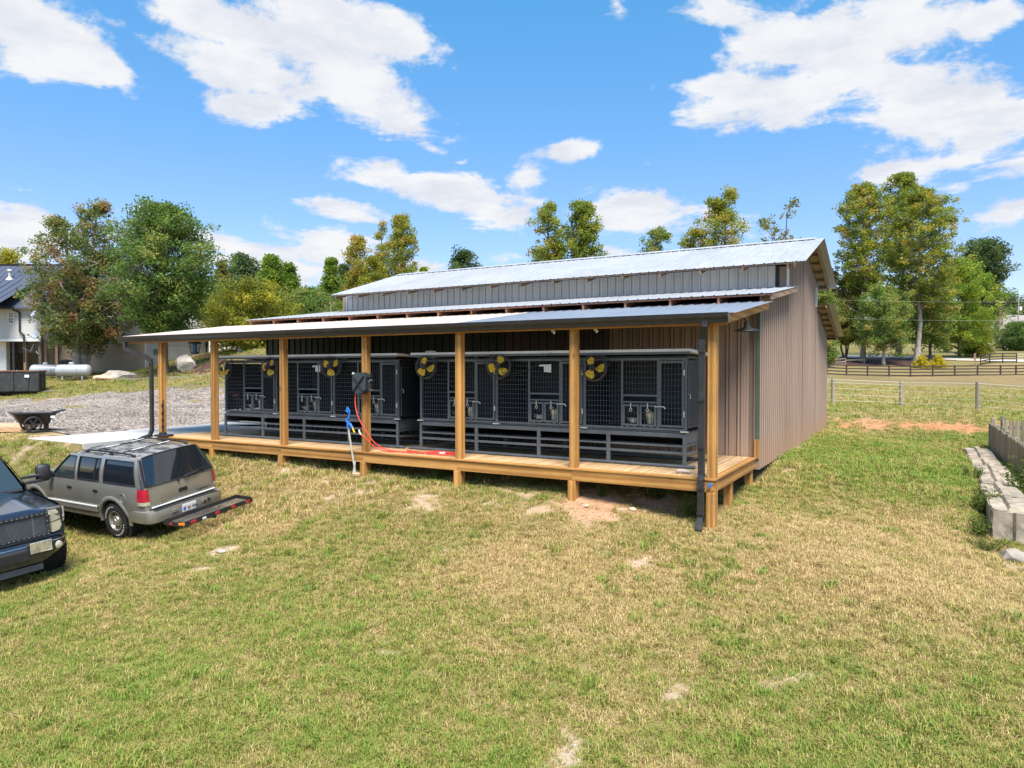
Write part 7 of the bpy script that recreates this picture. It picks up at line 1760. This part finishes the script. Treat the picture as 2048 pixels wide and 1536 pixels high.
tree_at(2036, 122, 646, 'small round dark green tree on the bare pink ground', 'green', 43, 62, cb=.12, nb=60, nleaf=9000, leaf=.34, clump=.75, tmean=.30, tr=.16)
tree_at(2012, 250, 592, 'far dark treetop behind the distant house', 'dark', 44, 80, cb=.1, nb=40, nleaf=6000, leaf=.9, clump=2.2, tmean=.6)
tree_at(2070, 255, 598, 'far dark tree behind the utility pole', 'dark', 45, 90, cb=.1, nb=40, nleaf=6000, leaf=.9, clump=2.2, tmean=.5)
tree_at(1648, 88, 574, 'deep green tree peeping out under the barn gable eave', 'green', 46, 50, cb=.1, nb=40, nleaf=8000, leaf=.36, clump=.8, tmean=.62)
tree_at(1730, 175, 560, 'far pale green trees behind the poplar trunks', 'bright', 47, 230, cb=.1, nb=60, nleaf=9000, leaf=.8, clump=2.2, tmean=.55)
tree_at(1850, 190, 585, 'far green wood behind the thick poplar trunk', 'green', 48, 240, cb=.1, nb=60, nleaf=9000, leaf=.9, clump=2.4, tmean=.6)
tree_at(380, 78, 560, 'green tree filling the gap right of the house', 'green', 49, 160, cb=.1, nb=60, nleaf=9000, leaf=.4, clump=1.0, tmean=.5)
tree_at(545, 90, 600, 'far green thicket behind the golden tree', 'green', 50, 260, cb=.05, nb=60, nleaf=10000, leaf=.5, clump=1.3, tmean=.5)
tree_at(480, 51, 640, 'pale barked small tree by the white fence', 'yellow', 51, 60, cb=.35, nb=24, nleaf=3000, leaf=.24, clump=.5, bark='bark_pale', tr=.22, tmean=.3)
for px, d, lab in ((1843, 88, 'left golden yellow shrub below the poplar'), (1876, 88, 'right golden yellow shrub below the poplar')):
    make_tree(ground_at(px, d), 1.45, lab, 'shrub', px, [(0, 1.0), (.3, .95), (.6, .7), (.85, .4), (1, .12)], cb=.04, nb=40, nleaf=5000, leaf=.14, clump=.26, tr=.05, name='shrub', cat='shrub', group='golden shrubs', tmean=.5)

# ------------------------------------------------------------------ weeds
LM['weed'] = leaf_mat('weed_leaves', [(0, (.05, .09, .02)), (.5, (.11, .16, .03)), (1, (.24, .21, .07))])
def weed(p, hgt, wid, n, seed, label, tm=.4):
    r = np.random.default_rng(seed); root = thing('weed', p, label, 'weed', 'weeds at the lawn edges'); mb = MB(); cen = []
    for i in range(n):
        a = r.uniform(0, 6.28); rr = wid * math.sqrt(r.uniform()); b = Vector((math.cos(a) * rr * .4, math.sin(a) * rr * .4, -.03)); t = Vector((math.cos(a) * rr, math.sin(a) * rr, hgt * r.uniform(.5, 1)))
        mb.tube([b, b.lerp(t, .5) + Vector((0, 0, hgt * .08)), t], [.006, .004, .002], 4, False)
        for q in np.linspace(.2, 1, 9): c = b.lerp(t, q); cen += [tuple(c + Vector(r.normal(size=3)) * wid * .12) for _ in range(4)]
    mb.build('stem', LM['weed'], root); cen = np.array(cen)
    put('leaves', leaves_mesh('leaves', cen, min(.09, hgt * .16), tm + r.normal(size=len(cen)) * .18, seed, .35), LM['weed'], root)
for i, (px, d, hh_, w_, n_, lab) in enumerate(((2040, 13.6, 1.25, .22, 16, 'tall feathery green weed behind the concrete blocks'), (1962, 12.6, .42, .3, 26, 'bushy weed in the gap of the concrete block row'), (1968, 11.5, .30, .22, 18, 'brownish weed tuft beside the near block'), (1978, 11.0, .2, .3, 26, 'low green weed patch at the foot of the near block'), (1950, 15, .3, .25, 16, 'weed tuft halfway along the block row'))):
    p = ground_at(px, d)
    if i == 0: p.z = -1.1
    weed(p, hh_, w_, n_, 200 + i, lab)
for i, (x, y, hh_, w_, lab) in enumerate(((-.5, .5, .36, .3, 'dark weed clump under the deck corner'), (-1.3, .9, .3, .3, 'dark weed clump deeper under the deck'), (-5.6, .35, .22, .25, 'weed tuft under the deck beside the hose post'), (-2.1, .4, .22, .12, 'single leafy weed under the deck right of the fan post'), (-.6, 1.7, .36, .3, 'weed clump under the deck by the side post'), (-.5, 2.6, .3, .25, 'weed clump under the deck by the barn corner'), (-8.6, .3, .18, .3, 'weed tuft under the deck left of the standpipe'), (-3.6, .45, .2, .3, 'weed tuft under the deck between two posts'))):
    weed(Vector((x, y, h(x, y))), hh_, w_, 22, 300 + i, lab)

# ------------------------------------------------------------------ grass
tufts = bpy.data.collections.new('grass_tufts')
def blade_patch(name, n, rad_, h0, h1, w, seed, flat=.5):
    r = np.random.default_rng(seed); a = r.uniform(0, 6.28, n); q = np.sqrt(r.uniform(0, 1, n)) * rad_
    b = np.stack([np.cos(a) * q, np.sin(a) * q, np.full(n, -.008)], 1); hh_ = r.uniform(h0, h1, n); t = r.uniform(0, 6.28, n); ln = r.uniform(.15, 1.0, n) ** 1.2 * hh_ * 1.25 * flat * 2
    d = np.stack([np.cos(t), np.sin(t), np.zeros(n)], 1); s = np.stack([-np.sin(t), np.cos(t), np.zeros(n)], 1) * (w * r.uniform(.7, 1.3, n))[:, None]
    up_ = np.stack([np.zeros(n), np.zeros(n), hh_], 1)
    mid = b + d * ln[:, None] * .35 + up_ * .62; tip = b + d * ln[:, None] + up_ * np.clip(1 - (ln / hh_) * .25, .3, 1)[:, None]
    co = np.stack([b - s, b + s, mid + s * .8, mid - s * .8, tip + s * .12, tip - s * .12], 1).reshape(-1, 3); k = np.arange(n)[:, None] * 6
    f = np.concatenate([k + np.array([[0, 1, 2, 3]]), k + np.array([[3, 2, 4, 5]])])
    me = quads_mesh(name, co, f, {'blade': np.repeat(r.uniform(0, 1, n), 6)}, False)
    o = bpy.data.objects.new(name, me); tufts.objects.link(o); return o
for i in range(5): blade_patch('tuft', 44, .105, .020, .055, .0034, 400 + i, .6)
for i in range(3): blade_patch('tuft', 34, .06, .035, .085, .0036, 450 + i, .5)
m, N = new_mat('grass_blades')
pos = N.n('ShaderNodeNewGeometry').outputs['Position']
a1 = N.n('ShaderNodeAttribute', attribute_type='INSTANCER', attribute_name='lush').outputs['Fac']
bl = N.n('ShaderNodeAttribute', attribute_name='blade').outputs['Fac']
n1 = N.noise(pos, 1.3, 6, .6); n2 = N.noise(pos, 7.0, 4, .65)
t = N.math('ADD', N.math('MULTIPLY', a1, .75), N.math('ADD', N.math('MULTIPLY', N.math('SUBTRACT', n1, .5), 1.3), N.math('MULTIPLY', N.math('SUBTRACT', n2, .5), .8)))
tr0 = N.n('ShaderNodeAttribute', attribute_type='INSTANCER', attribute_name='rnd').outputs['Fac']
t = N.math('ADD', t, N.math('ADD', N.math('MULTIPLY', N.math('SUBTRACT', bl, .5), .70), N.math('MULTIPLY', N.math('SUBTRACT', tr0, .5), .62)))
col = N.ramp(t, [(0.0, (0.64, 0.48, 0.24)), (0.22, (0.52, 0.40, 0.16)), (0.46, (0.37, 0.335, 0.085)), (0.74, (0.27, 0.325, 0.06)), (1.0, (0.20, 0.31, 0.05))])
p = N.n('ShaderNodeBsdfPrincipled', ins={'Base Color': col, 'Roughness': .65, 'Specular IOR Level': .25}); tr_ = N.n('ShaderNodeBsdfTranslucent', ins={'Color': col})
x = N.n('ShaderNodeMixShader', ins={0: .3, 1: p.outputs[0], 2: tr_.outputs[0]}); N.n('ShaderNodeOutputMaterial', ins={0: x.outputs[0]}); M['blade'] = m
for o in tufts.objects: o.data.materials.append(m)

from numpy import interp
def field(xs, ys, grid):                       # bilinear look-up on the ground sheet
    fi = np.interp(xs, GX, np.arange(len(GX))); fj = np.interp(ys, GY, np.arange(len(GY))); i = np.clip(fi.astype(int), 0, len(GX) - 2); j = np.clip(fj.astype(int), 0, len(GY) - 2); u = fi - i; v = fj - j
    return grid[i, j] * (1 - u) * (1 - v) + grid[i + 1, j] * u * (1 - v) + grid[i, j + 1] * (1 - u) * v + grid[i + 1, j + 1] * u * v
def scatter(n, dmin, dmax, half, seed):
    r = np.random.default_rng(seed); d = np.sqrt(r.uniform(dmin ** 2, dmax ** 2, n)); l = r.uniform(-half, half, n) * d
    return CAM.x + FWD_H.x * d + RIGHT.x * l, CAM.y + FWD_H.y * d + RIGHT.y * l, d
pts = []; att = {'rz': [], 'sc': [], 'lush': [], 'idx': [], 'rnd': []}
for n, a, b, s0, seed in ((42000, 4.2, 13.5, 1.0, 1), (44000, 13.5, 27, 1.5, 2), (26000, 27, 60, 2.3, 3)):
    X, Y, D = scatter(n, a, b, .86, seed); r = np.random.default_rng(seed + 70)
    ck = field(X, Y, clay); Lh = field(X, Y, lush)
    ok = r.uniform(0, 1, n) > np.clip((ck - .22) * 1.9, 0, .97)
    ok &= ~((X > -14.15) & (X < .06) & (Y > 3.2) & (Y < 14.8))                # barn floor
    ok &= ~((X > -14.5) & (X < -.1) & (Y > .35) & (Y < 3.3) & (r.uniform(0, 1, n) > .12))  # bare earth under the deck
    ok &= ~((X > -17.7) & (X < -14.4) & (Y > -1.95) & (Y < 7.5))
    gr_ = (X < -17.2) & (Y > -1.6 + fbm(X, Y, 77, .5, 3) * .5) & (D < 39.5); ok &= ~gr_
    ok &= ~((X < -13) & (Y > 5) & (D < 38.5))
    bx = bl0.x; ok &= ~((X > bx - .05) & (X < bx + .75) & (Y > bl0.y) & (Y < bl0.y + 11))
    X, Y, Lh, D = X[ok], Y[ok], Lh[ok], D[ok]; Z = field(X, Y, gz)
    pts.append(np.stack([X, Y, Z], 1)); k = len(X)
    att['rz'].append(r.uniform(0, 6.28, k)); att['sc'].append(s0 * r.uniform(.6, 1.35, k)); att['lush'].append(Lh); att['rnd'].append(r.uniform(0, 1, k)); att['idx'].append(np.where(r.uniform(0, 1, k) < .72, r.integers(0, 5, k), r.integers(5, 8, k)))
X, Y, D = scatter(2600, 4.2, 20, .86, 9); r = np.random.default_rng(99); cn2 = fbm(X, Y, 33, .8, 3)
ok = (field(X, Y, clay) < .3) & (cn2 + r.normal(size=len(X)) * .35 > .25) & ~((X > -14.6) & (X < 0) & (Y > -.05)) & ~((X < -13) & (Y > -2.4)) & ~((X > bl0.x - .05) & (X < bl0.x + .75) & (Y > bl0.y))
X, Y = X[ok], Y[ok]; k = len(X); pts.append(np.stack([X, Y, field(X, Y, gz)], 1)); att['rz'].append(r.uniform(0, 6.28, k)); att['sc'].append(r.uniform(1.1, 2.1, k)); att['lush'].append(r.uniform(.75, 1.15, k)); att['rnd'].append(r.uniform(.4, 1, k)); att['idx'].append(r.integers(5, 8, k))
P3 = np.concatenate(pts); me = bpy.data.meshes.new('grass'); me.vertices.add(len(P3)); me.vertices.foreach_set('co', P3.astype(np.float32).ravel())
for k_, ty in (('rz', 'FLOAT'), ('sc', 'FLOAT'), ('lush', 'FLOAT'), ('rnd', 'FLOAT'), ('idx', 'INT')):
    a_ = me.attributes.new(k_, ty, 'POINT'); a_.data.foreach_set('value', np.concatenate(att[k_]).astype(np.int32 if ty == 'INT' else np.float32))
grass = stuff(bpy.data.objects.new('grass', me)); COL.objects.link(grass); tag(grass, 'short dry mown grass covering the slope', 'grass')
ng = bpy.data.node_groups.new('grass_scatter', 'GeometryNodeTree'); ng.interface.new_socket('Geometry', in_out='INPUT', socket_type='NodeSocketGeometry'); ng.interface.new_socket('Geometry', in_out='OUTPUT', socket_type='NodeSocketGeometry')
G = NT(ng); gi = G.n('NodeGroupInput'); go = G.n('NodeGroupOutput')
ci = G.n('GeometryNodeCollectionInfo'); ci.inputs['Collection'].default_value = tufts; ci.inputs['Separate Children'].default_value = True; ci.inputs['Reset Children'].default_value = True
def nattr(nm, ty):
    a_ = G.n('GeometryNodeInputNamedAttribute'); a_.data_type = ty; a_.inputs['Name'].default_value = nm; return a_.outputs['Attribute']
rot = G.n('ShaderNodeCombineXYZ', ins={2: nattr('rz', 'FLOAT')}); e2r = G.n('FunctionNodeEulerToRotation', ins={0: rot.outputs[0]})
iop = G.n('GeometryNodeInstanceOnPoints', ins={'Points': gi.outputs[0], 'Instance': ci.outputs[0], 'Pick Instance': True, 'Instance Index': nattr('idx', 'INT'), 'Rotation': e2r.outputs[0], 'Scale': nattr('sc', 'FLOAT')})
G.link(iop.outputs[0], go.inputs[0]); md = grass.modifiers.new('scatter', 'NODES'); md.node_group = ng

# ------------------------------------------------------------------ loose stones on bare soil and on the gravel yard
def crumbs(name, X, Y, Z, S, mat, label, seed):
    r = np.random.default_rng(seed); n = len(X); base = np.array([[1, 0, 0], [0, 1, 0], [-1, 0, 0], [0, -1, 0], [0, 0, .75], [0, 0, -.6]], float)
    v = base[None] * (1 + r.normal(size=(n, 6, 1)) * .22) * S[:, None, None]; a = r.uniform(0, 6.28, n); c, s_ = np.cos(a)[:, None], np.sin(a)[:, None]
    v = np.stack([v[..., 0] * c - v[..., 1] * s_, v[..., 0] * s_ + v[..., 1] * c, v[..., 2]], -1) + np.stack([X, Y, Z], 1)[:, None]
    f = np.array([[0, 1, 4], [1, 2, 4], [2, 3, 4], [3, 0, 4], [1, 0, 5], [2, 1, 5], [3, 2, 5], [0, 3, 5]]); q = (np.arange(n)[:, None, None] * 6 + f[None]).reshape(-1, 3)
    me = quads_mesh(name, v.reshape(-1, 3), q, {'shade': np.repeat(r.uniform(0, 1, n), 6)}, False); o = put(name, me, mat); tag(o, label, 'stones'); return stuff(o)
m, N = new_mat('loose_stone'); a_ = N.n('ShaderNodeAttribute', attribute_name='shade').outputs['Fac']
finish(N, N.ramp(a_, [(0, (.08, .066, .058)), (.45, (.17, .138, .115)), (.8, (.31, .265, .225)), (1, (.54, .49, .43))]), .95, 0, None, spec=.2); M['loose'] = m
m, N = new_mat('loose_clay'); a_ = N.n('ShaderNodeAttribute', attribute_name='shade').outputs['Fac']
finish(N, N.ramp(a_, [(0, (.20, .12, .065)), (.5, (.42, .27, .16)), (.85, (.52, .41, .30)), (1, (.62, .56, .48))]), .95, 0, None, spec=.2); M['loose_clay'] = m
r = np.random.default_rng(5); X = r.uniform(-15, 9, 160000); Y = r.uniform(-9, 1.2, 160000); ck = field(X, Y, clay); ok = (ck > .42) & (r.uniform(0, 1, len(X)) < .55); X, Y = X[ok], Y[ok]
crumbs('soil_crumbs', X, Y, field(X, Y, gz) + .002, .004 + .016 * r.uniform(0, 1, len(X)) ** 3, M['loose_clay'], 'crumbled clay and pebbles on the bare lawn spots', 6)
X = r.uniform(-38, -17.2, 60000); Y = r.uniform(-.6, 24, 60000); ok = (r.uniform(0, 1, len(X)) < np.clip(1.25 - ((X + 17) ** 2 + Y ** 2) ** .5 / 30, .15, 1)) & ~((X > -24) & (Y < .3)); X, Y = X[ok], Y[ok]
crumbs('gravel_stones', X, Y, H(X, Y) + .022, .010 + .028 * r.uniform(0, 1, len(X)) ** 2.5, M['loose'], 'loose grey and brown stones of the gravel yard', 7)
